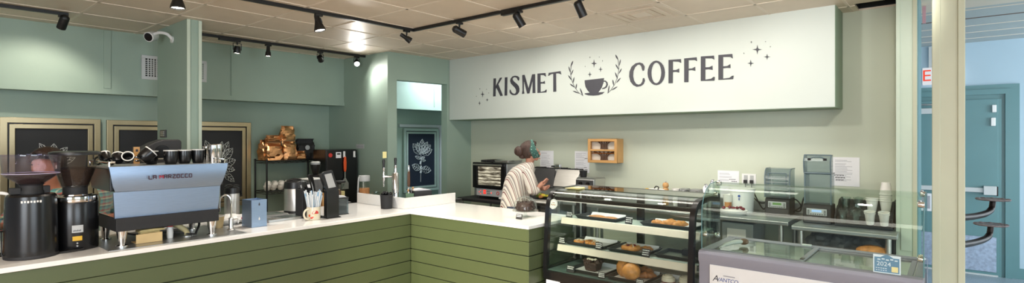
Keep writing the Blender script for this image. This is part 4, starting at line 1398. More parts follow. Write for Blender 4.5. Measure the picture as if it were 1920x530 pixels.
GL = {'L': [((0, 0), (0, 1)), ((0, 0), (1.0, 0))], 'A': [((0, 0), (0, 1)), ((0, 1), (.8, 1)), ((.8, 1), (.8, 0)), ((0, .5), (.8, .5))],
      'M': [((0, 0), (0, 1)), ((0, 1), (.5, .4)), ((.5, .4), (1, 1)), ((1, 1), (1, 0))], 'R': [((0, 0), (0, 1)), ((0, 1), (.8, 1)), ((.8, 1), (.8, .5)), ((.8, .5), (0, .5)), ((.4, .5), (.9, 0))],
      'Z': [((0, 1), (.85, 1)), ((.85, 1), (0, 0)), ((0, 0), (1.0, 0))], 'O': [((0, 0), (0, 1)), ((0, 1), (.8, 1)), ((.8, 1), (.8, 0)), ((.8, 0), (0, 0))],
      'C': [((.8, 1), (0, 1)), ((0, 1), (0, 0)), ((0, 0), (1.0, 0))]}
for ch in 'LA MARZOCCO':
    if ch == ' ':
        x += .012
        continue
    for a_, b_ in GL[ch]:
        seg((x + a_[0] * .02, a_[1] * cap), (x + b_[0] * .02, b_[1] * cap), m='logo_red' if ch in 'M' else 'logo_dark')
    x += .0262
g.build('lettering', EM, smooth=0, label='dark red and black lettering')

# ------------------------------------------------------------------ things on the machine
MT = CT + .5345


def mug(label, loc, rz=0.0, tilt=(0, 0), r=.043, h=.095, group='black mugs on the espresso machine'):
    t = thing('mug', label, 'mug', loc, rz, group)
    t.rotation_euler = (tilt[0], tilt[1], rz)
    g = G('black_gloss')
    g.shell([(r * .72, 0), (r * .80, .004), (r * .97, h * .35), (r, h * .7), (r, h - .006)], .004, seg=26)
    g.build('body', t)
    G('white_cup').lathe([(r + .0006, h - .007), (r + .0008, h), (r - .005, h), (r - .005, h - .012), (r + .0006, h - .007)], seg=26).build('rim', t)
    g = G('black_gloss')
    g.torus((r + .012, 0, h * .55), .022, .006, 16, 8, -PI * .62, PI * .62, 'xz', .03)
    g.build('handle', t)
    return t


m0 = mug('black tilted mug with its white oval rim showing, fourth from left on the espresso machine', (1.19, 4.46, MT + .035), 1.2, (.75, .3), .048, .09)
mug('black mug tilted in the leftmost pair on the espresso machine', (1.0, 4.50, MT + .028), 2.6, (.55, .5), .036, .07)
mug('black mug tilted against the leftmost one on the espresso machine', (1.045, 4.42, MT + .026), 2.2, (.5, .5), .034, .066)
mug('black mug lying with its handle up, third from left on the espresso machine', (1.11, 4.44, MT + .036), -.4, (1.1, .2), .036, .07)
mug('tall upright black mug just right of the tilted one with the oval rim', (1.275, 4.53, MT), 2.2, r=.042, h=.098)
mug('tall upright black mug in front of the dark appliance hood, middle of the machine top', (1.365, 4.42, MT), 1.8, r=.046, h=.103)
mug('tall upright black mug, second from the steel cups on the machine top', (1.462, 4.44, MT), 1.6, r=.045, h=.103)
mug('tall upright black mug next to the steel cups on the machine top', (1.558, 4.45, MT), 1.5, r=.045, h=.106)
mug('upright black mug in the back row behind the row of tall mugs', (1.42, 4.57, MT), 1.0, r=.042, h=.100)
for lab, x, y_, r_, h_ in (('taller steel shaker cup at the right end of the espresso machine top', 1.648, 4.40, .034, .138), ('steel shaker cup behind the taller one, overlapping the chalk flower', 1.70, 4.45, .033, .142), ('steel milk cup behind the last black mug on the machine', 1.655, 4.54, .036, .125)):
    s = thing('shaker_cup', lab, 'cup', (x, y_, MT), group='steel cups on the espresso machine')
    G('mirror_steel').shell([(r_ * .74, 0), (r_ * .78, .006), (r_ * .98, h_ * .8), (r_, h_)], .002, seg=28).build('cup_body', s)
    G('chrome').torus((0, 0, h_), r_, .0025, 28, 6).build('rim', s)
# dark appliance behind the machine
t = thing('brewer', 'black hooded brewer rising behind the mugs on the espresso machine', 'brewer', (1.30, 4.92, CT))
g = G('soft_black')
g.prof_y([(.03, .0), (.30, .0), (.30, .70), (.285, .715), (.17, .715), (.10, .69), (.05, .66), (-.01, .63), (-.01, .60), (.03, .58)], .0, .16)
g.build('housing', t, bevel=0.014)
g = G('black_gloss')
g.xf = T(.16, -.004, .615) @ R(PI / 2, 'X')
g.lathe([(0, .0), (.052, .0), (.056, -.006), (.056, -.012)], seg=30)
g.build('dial', t)
t = thing('wooden_block', 'small upright block of light wood behind the mugs, in front of the chalkboard', 'block', (1.245, 4.80, MT + .0))
t.location = (1.22, 4.68, MT)
g = G('wood')
g.box(-.018, -.012, .0, .018, .012, .125)
g.m = 'ink'
g.box(-.008, -.0125, .09, .008, -.012, .108)
g.build('block_body', t, bevel=0.003)

# ------------------------------------------------------------------ under and beside the machine
t = thing('cardboard_sleeve', 'folded sheet of tan card standing under the espresso machine', 'card', (1.11, 4.26, CT + .0045))
G('cardboard').prof_y([(0, 0), (.155, 0), (.155, .066), (.0, .062)], 0, .012).build('front_flap', t, bevel=0.002)
G('cardboard').box(0, .012, 0, .155, .11, .004).build('base_flap', t)
t = thing('sponge', 'cream sponge cloth lying on the tan card under the machine', 'sponge', (1.13, 4.30, CT + .0045))
g = G('sponge')
g.prof_y([(0, .070), (.02, .084), (.10, .088), (.16, .084), (.165, .072), (.08, .068)], .0, .09)
g.build('cloth', t, bevel=0.006)
G('sponge').box(.02, .02, .005, .14, .085, .070).build('folded_layers', t, bevel=0.008)
t = thing('bottle_cap', 'small red cap beside the sponge under the machine', 'cap', (1.335, 4.34, CT + .0045))
G('red').lathe([(0, .104), (.018, .104), (.02, .09), (.02, .084), (0, .084)], seg=18).build('cap_top', t)
G('white_plastic').lathe([(0, 0), (.019, 0), (.022, .04), (.018, .08), (0, .084)], seg=18).build('cap_body', t)
t = thing('drain_hose', 'fat beige drain hose curving down under the espresso machine', 'hose', (1.44, 4.32, CT + .0045))
G('hose').tube(smooth_path([(0, 0, .018), (-.005, .03, .045), (-.045, .07, .078), (-.10, .12, .090), (-.15, .20, .088)], 6), .019, 12).build('tube', t)
G('grey_steel').lathe([(0, 0), (.03, 0), (.03, .006), (.018, .012), (0, .012)], (0, 0), 18).build('drain_ring', t)
t = thing('power_cable', 'thin black hose looping under the espresso machine beside the beige one', 'cable', (1.50, 4.33, CT + .0045))
g = G('black_rubber')
g.tube(smooth_path([(0, 0, .009), (.02, .03, .03), (.05, .07, .07), (.06, .15, .1)], 6), .0085, 8)
g.tube(smooth_path([(0, 0, .008), (-.06, -.01, .02), (-.16, .03, .04), (-.33, .05, .04), (-.42, .09, .06)], 6), .006, 8)
g.build('tube', t)
t = thing('faucet', 'slim chrome gooseneck rinse faucet right of the espresso machine', 'faucet', (1.768, 4.372, CT))
g = G('steel')
g.lathe([(0, 0), (.03, 0), (.03, .006), (.02, .012), (.017, .02), (.017, .095), (.012, .10), (0, .10)], seg=22)
g.build('base', t)
g = G('chrome')
pts = [(0, 0, .09), (0, 0, .20)] + [(-.036 + .036 * math.cos(a_), .014 - .014 * math.cos(a_), .225 + .055 * math.sin(a_)) for a_ in [PI * k / 10 for k in range(11)]] + [(-.072, .028, .19), (-.073, .028, .15)]
g.tube(pts, .0065, 10)
g.build('spout', t)
g = G('steel')
g.tube([(.017, 0, .085), (.05, -.01, .085)], .005, 8)
g.tube([(.05, -.01, .085), (.05, -.01, .05)], .006, 8)
g.build('lever', t)
t = thing('paper_cup', 'tan paper cup with a white lid rim behind the right end of the machine', 'cup', (1.745, 4.54, CT))
G('cardboard').shell([(.026, 0), (.027, .003), (.038, .10)], .0015, seg=24).build('cup_body', t)
G('white_cup').torus((0, 0, .10), .038, .004, 24, 8).build('rim', t)
t = thing('plastic_bag', 'crumpled white plastic bag with pink print beside the faucet', 'bag', (1.93, 4.68, CT))
g = G('white_plastic')
rb = random.Random(5)
g.ball((-.04, .0, .042), (.11, .085, .042), 16, 8, .16, rb)
g.ball((.08, .02, .035), (.075, .075, .035), 14, 8, .18, rb)
g.build('film', t, smooth=20)
g = G('pink')
for dx, dz, w_ in ((.045, .055, .03), (.085, .05, .03), (.115, .036, .022)):
    g.ball((dx, -.04, dz - .006), (w_, .022, .012), 10, 6, .1, rb)
g.build('print', t)
t = thing('coffee_airpot', 'steel airpot behind the rinse faucet, partly hidden by the espresso machine', 'airpot', (2.03, 5.0, CT), .3)


def airpot(t, r=.088, h=.235, top=.06):
    G('steel').lathe([(0, 0), (r * .98, 0), (r * .98, .006), (r, .02), (r, h), (r * .95, h + .008), (0, h + .008)], seg=36).build('body', t)
    G('black_plastic').lathe([(r * 1.01, 0), (r * 1.02, .004), (r * 1.02, .022), (r * 1.0, .026)], seg=36).build('base_ring', t)
    g = G('black_plastic')
    g.lathe([(0, h + top), (r * .7, h + top), (r * .98, h + top - .012), (r * 1.03, h + .012), (r * 1.03, h - .006), (0, h - .006)], seg=36)
    g.build('lid', t)
    g = G('black_plastic')
    g.prof_y([(r * .8, h + .0), (r * 1.35, h - .0), (r * 1.5, h - .035), (r * 1.38, h - .035), (r * 1.15, h + .03), (r * .8, h + .045)], -.018, .018)
    g.build('spout', t, bevel=0.004)
    g = G('black_gloss')
    g.tube(smooth_path([(-r * .75, -.03, h + top - .004), (-r * .2, -.045, h + top + .014), (r * .5, -.04, h + top + .008)], 5), .007, 8)
    g.tube(smooth_path([(-r * .75, .03, h + top - .004), (-r * .2, .045, h + top + .014), (r * .5, .04, h + top + .008)], 5), .007, 8)
    g.build('handle', t)


airpot(t, .062, .235, .055)
t = thing('napkin_box', 'square steel box with drop-shaped cut-outs on the worktop', 'box', (1.917, 4.35, CT), .06)
g = G('brushed_steel')
w_, d_, h_ = .128, .155, .222
for a_ in ((0, 0, w_, .003), (0, d_ - .003, w_, d_), (0, .003, .003, d_ - .003), (w_ - .003, .003, w_, d_ - .003)):
    g.box(a_[0], a_[1], 0, a_[2], a_[3], h_)
g.box(0, 0, 0, w_, d_, .003)
g.build('box_body', t, bevel=0.0015)
for z, m_, nm in ((.186, 'ink', 'upper_cutout'), (.068, 'white_cup', 'lower_cutout')):
    g = G(m_)
    g.prof_y([(.064, z + .016), (.070, z), (.0695, z - .008), (.064, z - .012), (.0585, z - .008), (.058, z)], -.0008, .001)
    g.build(nm, t, smooth=0)
g = G('paper')
g.box(.012, .012, .01, w_ - .012, d_ - .012, .17)
g.build('napkins', t)
for lab, x0, y0, x1, y1, rz in (('shallow steel drip tray nearest the steel box', 2.13, 4.50, 2.52, 4.70, .05), ('flat steel tray behind the nearer drip tray', 2.20, 4.80, 2.46, 5.02, .04)):
    s = thing('drip_tray', lab, 'tray', (x0, y0, CT), rz, 'steel trays by the airpot')
    W, D = x1 - x0, y1 - y0
    g = G('grey_steel')
    g.box(.01, .01, .002, W - .01, D - .01, .006)
    for a_ in ((0, 0, W, .012), (0, D - .012, W, D), (0, .012, .012, D - .012), (W - .012, .012, W, D - .012)):
        g.box(a_[0], a_[1], 0, a_[2], a_[3], .022)
    g.build('pan', s, bevel=0.004)
    g = G('chrome')
    for k in range(12):
        xx_ = .025 + (W - .05) * k / 11
        g.tube([(xx_, .012, .018), (xx_, D - .012, .018)], .003, 6)
    g.build('grille', s)
t = thing('coffee_airpot', 'large steel airpot with a black pump lid standing before the wire shelf', 'airpot', (2.60, 4.945, CT), -.4)
airpot(t, .103, .245, .066)
t = thing('price_tag', 'small white folded tag on the side of the large airpot', 'tag', (2.71, 4.90, CT + .245))
t.location = (2.695, 4.83, CT)
G('paper').box(-.035, -.002, .20, .03, .002, .275).build('card', t)
G('soft_black').box(-.008, .0, 0, .008, .012, .21).build('stand', t)
t = thing('card_printer', 'plain black upright box behind the mug of straws', 'box', (2.435, 4.50, CT), .05)
G('soft_black').box(0, 0, 0, .13, .12, .262).build('case', t, bevel=0.004)
G('black_gloss').box(.015, .01, .262, .115, .11, .268).build('lid', t)
t = thing('mug_of_straws', 'cream mug painted with red mushrooms, packed with wrapped straws', 'mug', (2.475, 4.385, CT))
g = G('cream_mug')
g.shell([(.052, 0), (.056, .004), (.058, .02), (.058, .112), (.057, .115)], .004, seg=32)
g.build('body', t)
g = G('cream_mug')
g.torus((-.072, -.028, .058), .034, .0085, 18, 10, PI * .42, PI * 1.58, 'xz', .042)
g.build('handle', t)
g = G('red')


def on_mug(ang, z, rx, rz_, n_=14, top_only=False):
    rr = .0588
    pts = []
    for k in range(n_):
        a_ = 2 * PI * k / n_
        dz = rz_ * math.sin(a_)
        if top_only:
            dz = max(dz, -rz_ * .25)
        th = ang + rx * math.cos(a_) / rr
        pts.append((rr * math.cos(th), rr * math.sin(th), z + dz))
    g.poly(pts)


fc = math.atan2(-4.385, -2.475)
on_mug(fc + .28, .062, .030, .024, top_only=True)
on_mug(fc - .30, .022, .012, .008)
g.m = 'orange'
on_mug(fc - .62, .042, .009, .012)
on_mug(fc - .1, .028, .008, .006)
g.m = 'cream_tag'
on_mug(fc + .28, .046, .008, .012)
g.build('painted_mushrooms', t, smooth=0, label='red painted mushrooms')
rs = random.Random(11)
for k in range(40):
    a_ = rs.uniform(0, 2 * PI)
    r0, r1 = rs.uniform(.0, .036), 0
    sp = rs.uniform(.5, 1.0)
    b_ = Vector((r0 * math.cos(a_), r0 * math.sin(a_), .02))
    e_ = Vector(((r0 + .055 * sp) * math.cos(a_ + rs.uniform(-.3, .3)), (r0 + .055 * sp) * math.sin(a_), rs.uniform(.205, .265)))
    s = thing('wrapped_straw', 'white paper-wrapped straw standing in the mushroom mug', 'straw', (2.475, 4.385, CT), group='wrapped straws in the mushroom mug')
    G('straw_blue' if k % 5 == 0 else 'straw_paper').tube([b_, e_], .0058, 6).build('wrapper', s)

# ------------------------------------------------------------------ payment terminals and neighbours
t = thing('payment_terminal', 'black payment terminal with a silver screen on an upright black stand', 'terminal', (2.575, 4.325, CT), .06)
g = G('black_gloss')
g.prof_y([(.0, .0), (.125, .0), (.125, .255), (.0, .255)], .0, .055)
g.box(-.005, -.01, 0, .14, .16, .008)
g.build('stand', t, bevel=0.004)
g = G('black_plastic')
g.prof_y([(.0, .245), (.122, .25), (.10, .31), (.055, .435), (-.03, .425), (-.055, .41)], .0, .028)
g.build('screen_case', t, bevel=0.005)
g = G('grey_label')
g.prof_y([(.012, .275), (.088, .282), (.040, .41), (-.03, .40)], -.002, .001)
g.build('screen', t, smooth=0, label='silver screen')
g = G('black_gloss')
g.prof_y([(-.058, .41), (.002, .25), (-.004, .245), (-.07, .405)], -.006, .034)
g.build('side_fin', t, bevel=0.002)
t = thing('payment_terminal', 'black tilted tablet back standing behind the silver-screen terminal', 'terminal', (2.535, 4.47, CT), .06)
g = G('black_plastic')
g.prof_y([(.03, .0), (.06, .0), (-.01, .36), (-.035, .40), (-.06, .39), (-.03, .30)], .0, .03)
g.build('screen_case', t, bevel=0.004)
g = G('grey_label')
g.prof_y([(-.035, .33), (-.02, .29), (.01, .16), (.004, .14)], -.002, .001)
g.build('screen', t, smooth=0)
g = G('black_gloss')
g.box(-.0, -.02, 0, .08, .10, .012)
g.prof_y([(-.075, .30), (-.06, .31), (.02, .07), (.01, .05)], .03, .06)
g.build('stand', t, bevel=0.003)
t = thing('payment_terminal', 'dark tilted card reader leaning furthest left of the three terminals', 'terminal', (2.475, 4.62, CT), .06)
g = G('charcoal')
g.prof_y([(.05, .0), (.08, .0), (.05, .20), (.015, .335), (-.02, .32), (.02, .20)], .0, .03)
g.build('screen_case', t, bevel=0.004)
G('black_gloss').box(.02, -.02, 0, .11, .08, .012).build('stand', t, bevel=0.003)
G('grey_label').prof_y([(.0, .29), (.012, .295), (.046, .19), (.036, .18)], -.002, .001).build('screen', t, smooth=0)
t = thing('napkin_holder', 'smoky clear napkin holder with white napkins on top, right of the terminals', 'holder', (2.745, 4.44, CT), .06)
g = G('smoke_clear')
for a_ in ((0, 0, .125, .003), (0, .107, .125, .11), (0, .003, .003, .107), (.122, .003, .125, .107)):
    g.box(a_[0], a_[1], .0, a_[2], a_[3], .155)
g.build('clear_case', t)
g = G('black_plastic')
g.box(-.003, -.003, .15, .128, .113, .163)
g.build('rim', t, bevel=0.002)
G('black_plastic').box(-.004, -.004, 0, .129, .114, .006).build('foot_plate', t, bevel=0.002)
g = G('paper')
g.prof_y([(.01, .163), (.115, .163), (.09, .178), (.045, .186), (.015, .18)], .01, .10)
g.build('napkins', t, bevel=0.004)
G('charcoal').box(.01, .01, .008, .115, .10, .13).build('filling', t)
t = thing('spoon_cup', 'black ribbed cup crowded with black spoon ends at the counter corner', 'cup', (3.352, 4.50, CT))
G('soft_black').shell([(.054, 0), (.057, .003), (.064, .13), (.067, .132), (.067, .142), (.062, .144)], .003, seg=32).build('cup_body', t)
for k in range(9):
    a_ = 2 * PI * k / 8
    rr = .042 if k < 8 else 0
    G('black_gloss').ball((rr * math.cos(a_), rr * math.sin(a_), .148 + .008 * (k % 3)), (.016, .013, .016), 10, 8).build('spoon', t)
g = G('black_gloss')

# ------------------------------------------------------------------ the tap corner
t = thing('drink_tap', 'polished steel drink tap tower with two black handles', 'tap', (3.62, 4.70, .82))
g = G('mirror_steel')
g.lathe([(0, 0), (.055, 0), (.055, .008), (.038, .014), (.036, .42), (.03, .43), (0, .432)], seg=32)
g.build('column', t)


def tap(px, py, pz, dx, dy, name, tagcol=False):
    cx_, cy_ = px + dx, py + dy
    q = G('chrome')
    q.tube([(px, py, pz), (cx_, cy_, pz)], [.011, .014], 12)
    q.xf = T(cx_, cy_, pz)
    q.lathe([(0, -.11), (.007, -.11), (.009, -.06), (.016, -.03), (.017, .02), (.011, .04), (.009, .06), (.014, .075), (.014, .10), (0, .104)], (0, 0), 16)
    f = q.build(name, t)
    h = G('black_plastic')
    h.xf = T(cx_, cy_, pz)
    h.lathe([(0, .10), (.013, .10), (.012, .12), (.016, .17), (.013, .19), (0, .192)], (0, 0), 14)
    h.build('handle', f)
    if tagcol:
        y = G('cream_tag')
        y.xf = T(cx_, cy_, pz)
        y.box(-.026, -.018, .205, .024, -.016, .275)
        y.build('paper_tag', f, label='yellow paper tag')


tap(-.03, .02, .385, -.058, .072, 'faucet', True)
g = G('chrome')
q = G('chrome')
q.lathe([(0, .43), (.016, .43), (.018, .45), (.012, .47), (.016, .49), (.016, .51), (0, .512)], (0, 0), 16)
f2 = q.build('valve', t)
G('black_plastic').lathe([(0, .508), (.013, .508), (.012, .525), (.016, .575), (.013, .592), (0, .594)], (0, 0), 14).build('handle', f2)
t = thing('whisk', 'brown-handled metal utensil standing upright in front of the chalkboard', 'utensil', (3.82, 4.72, .82))
G('dark_wood').lathe([(0, .26), (.014, .262), (.017, .30), (.015, .40), (.013, .43), (0, .432)], seg=14).build('grip', t)
g = G('chrome')
g.lathe([(0, .43), (.010, .432), (.012, .47), (.008, .50), (0, .505)], seg=12)
g.build('ferrule', t)
g = G('chrome')
g.cyl((0, 0, .06), (0, 0, .27), .006)
g.lathe([(0, .15), (.012, .155), (.014, .20), (.008, .25), (0, .25)], seg=12)
g.tube([(0, 0, .255), (0, 0, .265)], .007, 10)
g.build('shaft', t)
t = thing('utensil_box', 'small green tub of spoons and tongs behind the upstand', 'tub', (3.76, 4.62, .82))
G('green_plastic').shell([(.045, 0), (.05, .01), (.062, .19), (.064, .2)], .003, seg=4).build('tub_body', t, smooth=0)
for k, (dx, dy, m_) in enumerate(((-.02, 0, 'wood'), (.0, .02, 'chrome'), (.02, -.01, 'wood'), (.03, .02, 'chrome'), (-.005, -.02, 'grey_steel'))):
    g = G(m_)
    g.tube([(dx * .5, dy * .5, .02), (dx * 1.4, dy * 1.4, .225 + .012 * (k % 3))], .004, 6)
    g.ball((dx * 1.4, dy * 1.4, .23 + .012 * (k % 3)), (.012, .008, .016), 10, 6)
    g.build('utensil', t)
t = thing('dispenser_box', 'low dark box with a folded white sheet on top, behind the upstand', 'box', (3.88, 4.60, .82), -.25)
G('charcoal').box(-.10, -.08, 0, .11, .09, .225).build('case', t, bevel=0.004)
g = G('paper')
g.prof_y([(-.09, .226), (.10, .226), (.09, .232), (.02, .245), (-.05, .240)], -.06, .07)
g.build('sheet', t)
# ------------------------------------------------------------------ wire shelf with coffee bags
t = thing('wire_shelf', 'black wire shelf unit with copper coffee bags on top, left of the corner', 'shelf', (3.2, 6.82, 0))
W, D = .75, .33
for z, nm in ((1.33, 'shelf'), (.93, 'shelf'), (.45, 'shelf')):
    g = G('black_track')
    for y_ in (0, D):
        g.tube([(0, y_, z), (W, y_, z)], .006, 8)
        g.tube([(0, y_, z - .03), (W, y_, z - .03)], .004, 8)
    for x in (0, W):
        g.tube([(x, 0, z), (x, D, z)], .006, 8)
        g.tube([(x, 0, z - .03), (x, D, z - .03)], .004, 8)
    for k in range(1, 18):
        x = W * k / 18
        g.tube([(x, 0, z + .004), (x, D, z + .004)], .003, 6)
    for k in range(9):
        x = W * k / 9
        g.tube([(x, 0, z - .03), (x + W / 18, 0, z), (x + W / 9, 0, z - .03)], .0028, 6)
    g.build(nm, t)
for x in (0, W):
    for y_ in (0, D):
        g = G('black_track')
        g.cyl((x, y_, 0), (x, y_, 1.345), .0115, seg=14)
        g.lathe([(0, 1.345), (.014, 1.345), (.014, 1.352), (0, 1.356)], (x, y_), 14)
        g.build('post', t)


def foil_bag(label, x, y, z, w, d, h, rz=0.0, m='copper_foil', seed=1, fold=.18, group='foil coffee bags on the wire shelf', lean=0.0):
    t = thing('coffee_bag', label, 'coffee bag', (x, y, z), rz, group)
    rr = random.Random(seed)
    g = G(m)
    n, k = 9, 16
    vs, fs = [], []
    for j in range(n + 1):
        q = j / n
        ww = w * (1 - .04 * q + .05 * math.sin(PI * q))
        dd = d * max(.10, (1 - q ** 2.6)) * (1 + .10 * math.sin(PI * q))
        if q > 1 - fold:
            dd = d * .10
        for i in range(k):
            a_ = 2 * PI * i / k
            ca, sa = math.cos(a_), math.sin(a_)
            px = .5 * ww * math.copysign(abs(ca) ** .45, ca)
            py = .5 * dd * math.copysign(abs(sa) ** .45, sa)
            jx = .014 * (q > .02)
            vs.append((px + rr.uniform(-jx, jx), py + rr.uniform(-jx, jx) + lean * q, h * q + rr.uniform(-.004, .004) * (0 < j < n)))
    for j in range(n):
        for i in range(k):
            i2 = (i + 1) % k
            fs.append((j * k + i, j * k + i2, (j + 1) * k + i2, (j + 1) * k + i))
    fs += [tuple(range(k))[::-1], tuple(n * k + i for i in range(k))]
    g.add(vs, fs)
    g.build('pouch', t, smooth=28)
    f = G(m)
    f.box(-w * .49, -d * .5 * .16 - .008 + lean, h * .955, w * .49, -.0 + lean, h * 1.0)
    f.build('folded_top', t, bevel=0.004)
    return t


SZ = 1.338
foil_bag('narrow copper coffee bag turned edge-on at the left end of the wire shelf', 3.255, 7.02, SZ, .10, .16, .27, .15, seed=3)
foil_bag('copper coffee bag with a deep folded top, second from the left on the wire shelf', 3.335, 6.93, SZ, .215, .12, .235, .12, seed=4)
foil_bag('copper roll of foil bag lying across the folded-top bag on the wire shelf', 3.345, 6.945, SZ + .240, .21, .07, .09, .12, seed=9, fold=.05)
foil_bag('tall copper coffee bag under the topmost one on the wire shelf', 3.555, 6.945, SZ, .19, .13, .255, .08, seed=5)
foil_bag('topmost copper coffee bag standing on another bag on the wire shelf', 3.535, 6.95, SZ + .258, .195, .10, .20, .18, seed=6, fold=.08)
foil_bag('small low copper packet beside the black bag on the wire shelf', 3.715, 6.95, SZ, .15, .10, .115, -.05, seed=7)
bg_ = foil_bag('black coffee bag with a round grey label on the wire shelf', 3.84, 7.03, SZ, .25, .12, .285, -.05, m='soft_black', seed=8, fold=.3)
G('grey_label').lathe([(0, 0), (.033, 0), (.033, .003), (0, .003)], seg=24).build('round_label', bg_, loc=(.0, -.072, .16), rot=(PI / 2, 0, 0), label='round grey label')
t = thing('kettle', 'small black gooseneck kettle at the right end of the wire shelf', 'kettle', (3.905, 6.88, SZ))
G('soft_black').lathe([(0, 0), (.062, 0), (.066, .01), (.05, .06), (.04, .085), (0, .088)], seg=28).build('body', t)
G('soft_black').lathe([(0, .088), (.036, .088), (.022, .105), (.008, .11), (.010, .125), (0, .13)], seg=20).build('lid', t)
G('soft_black').tube(smooth_path([(.05, -.03, .02), (.085, -.04, .03), (.085, -.04, .08), (.115, -.05, .10)], 5), .006, 8).build('spout', t)
G('soft_black').tube(smooth_path([(-.04, .0, .08), (-.085, .0, .085), (-.08, .0, .03)], 5), .007, 8).build('handle', t)
SX = [3.255, 3.345, 3.435, 3.525, 3.615, 3.70]
for k, x in enumerate(SX):
    lab = ('white cup stacked on the lower wire shelf, left of the steel airpot' if k else 'white cup at the left end of the lower wire shelf, by the shelf post')
    t = thing('white_cup', lab, 'cup', (x, 6.93 + .02 * (k % 2), .938), .5 * k, 'white cups on the lower wire shelf')
    G('white_cup').shell([(.026, 0), (.030, .006), (.044, .035), (.047, .062), (.046, .065)], .004, seg=24).build('cup_body', t)
    G('white_cup').torus((.052, 0, .036), .016, .005, 14, 8, -PI * .6, PI * .6, 'xz').build('handle', t)
    s = thing('white_cup', 'white cup turned over in the upper row on the lower wire shelf', 'cup', (x + .02, 6.945, .938 + .066), 0, 'overturned cups on the lower wire shelf')
    G('white_cup').lathe([(.043, 0), (.046, .004), (.042, .028), (.030, .052), (.024, .058), (.0, .055)], seg=24).build('cup_body', s)

# ------------------------------------------------------------------ black fridge with hooks in the corner
t = thing('mini_fridge', 'black cabinet with magnets and a hanging orange spatula in the back corner', 'fridge', (3.80, 6.40, 0))
G('black_gloss').box(0, .03, .02, .47, .34, 1.475).build('cabinet', t, bevel=0.006)
G('black_gloss').box(0, 0, .06, .465, .028, 1.47).build('door', t, bevel=0.006)
G('soft_black').box(.465, .01, .9, .48, .30, 1.38).build('side_panel', t, bevel=0.004)
for lab, m_, nm, geo in (('red round magnet on the black cabinet door', 'red', 'magnet', 'disc'), ('white label magnet on the black cabinet door', 'paper', 'magnet', 'card')):
    s = thing(nm, lab, 'magnet', (3.80, 6.40, 0), group='magnets on the black cabinet')
    if geo == 'disc':
        g = G(m_)
        g.xf = T(.055, -.001, 1.40) @ R(PI / 2, 'X')
        g.lathe([(0, 0), (.028, 0), (.028, .005), (0, .006)], seg=24)
        g.build('face', s)
    else:
        G(m_).box(.135, -.006, 1.36, .215, -.001, 1.44).build('face', s, bevel=0.003)
        G('black_plastic').box(.15, -.0075, 1.405, .20, -.006, 1.425).build('print', s)
for x, lab in ((.262, 'white hook on the black cabinet holding the orange spatula'), (.42, 'empty white hook at the right of the black cabinet door')):
    s = thing('hook', lab, 'hook', (3.80 + x, 6.40, 1.40), group='white hooks on the black cabinet')
    G('white_plastic').box(-.016, -.008, -.035, .016, -.001, .05).build('plate', s, bevel=0.006)
    G('white_plastic').tube(smooth_path([(0, -.008, -.02), (0, -.022, -.035), (0, -.03, -.02)], 5), .005, 8).build('hook_arm', s)
s = thing('spatula', 'spatula with a bright orange handle hanging on the black cabinet', 'spatula', (4.062, 6.378, 1.375))
G('orange').prof_y([(-.014, 0), (.014, 0), (.022, -.08), (.018, -.17), (.010, -.205), (-.010, -.205), (-.018, -.17), (-.022, -.08)], -.010, .010).build('handle', s, bevel=0.005)
g = G('steel')
g.box(-.008, -.003, -.30, .008, .003, -.2)
g.prof_y([(-.012, -.29), (.012, -.29), (.055, -.36), (.055, -.44), (-.055, -.44), (-.055, -.36)], -.002, .002)
g.build('blade', s)
s = thing('wall_notice', 'small grey notice on the wall above the black cabinet', 'notice', (4.324, 6.42, 1.515))
G('grey_label').box(-.004, -.10, -.03, .004, .08, .03).build('sheet', s)
G('grey_ink').box(-.0045, -.085, -.012, -.004, .06, .0).build('print', s)
s = thing('coffee_dripper', 'black ribbed coffee dripper under a grey filter, above the terminals', 'dripper', (3.56, 6.20, 0))
s.location = (3.27, 5.75, 1.12)
g = G('soft_black')
g.lathe([(0, -.22), (.035, -.22), (.035, .06), (.045, .08), (0, .08)], seg=20)
g.build('stand', s)
g = G('black_plastic')
g.shell([(.028, .08), (.04, .10), (.062, .19), (.064, .2)], .003, seg=10)
g.build('cone', s, smooth=20)
G('grey_label').lathe([(.05, .198), (.056, .225), (.04, .235), (0, .23)], seg=14).build('filter', s)

# ------------------------------------------------------------------ small back counter with brewing things
t = thing('side_counter', 'dark side counter with a wooden top behind the worktop, in the back corner', 'counter', (2.9, 5.22, 0))
G('dark_wood').box(0, 0, .85, .53, .52, .875).build('top', t, bevel=0.003)
G('soft_black').box(.02, .02, 0, .51, .50, .85).build('cabinet', t)
BZ = .876
t = thing('plastic_tub', 'translucent white plastic tub behind the payment terminals', 'tub', (3.055, 5.46, BZ), .2)
g = G('plastic_film')
g.prism([(-.085, -.07), (.085, -.07), (.085, .07), (-.085, .07)], 0, .30, [(-.10, -.08), (.10, -.08), (.085, .085), (-.10, .08)])
g.build('tub_body', t, bevel=0.008)
g = G('white_plastic')
g.box(-.105, -.085, .295, .105, .085, .31)
g.build('rim', t, bevel=0.004)
t = thing('filter_holder', 'bent bamboo filter holder beside the glass coffee maker', 'holder', (3.20, 5.36, BZ), .1)
g = G('bamboo')
g.prof_y([(-.075, 0), (.05, 0)] + [(-.012 + .062 * math.cos(a_), .06 + .085 * math.sin(a_)) for a_ in [PI * k / 10 for k in range(11)]] + [(-.075, .06)], -.006, .006)
g.build('front', t, bevel=0.002)
g = G('bamboo')
g.prof_y([(-.075, 0), (.05, 0), (.05, .06), (-.012, .145), (-.075, .06)], .07, .08)
g.box(-.075, 0, 0, .05, .075, .008)
g.build('back', t, bevel=0.002)
t = thing('bamboo_box', 'square bamboo box behind the glass coffee maker', 'box', (3.37, 5.56, BZ))
G('bamboo').box(-.07, -.06, 0, .07, .06, .155).build('box_body', t, bevel=0.004)
t = thing('coffee_maker', 'hourglass glass coffee maker on the side counter', 'coffee maker', (3.335, 5.36, BZ))
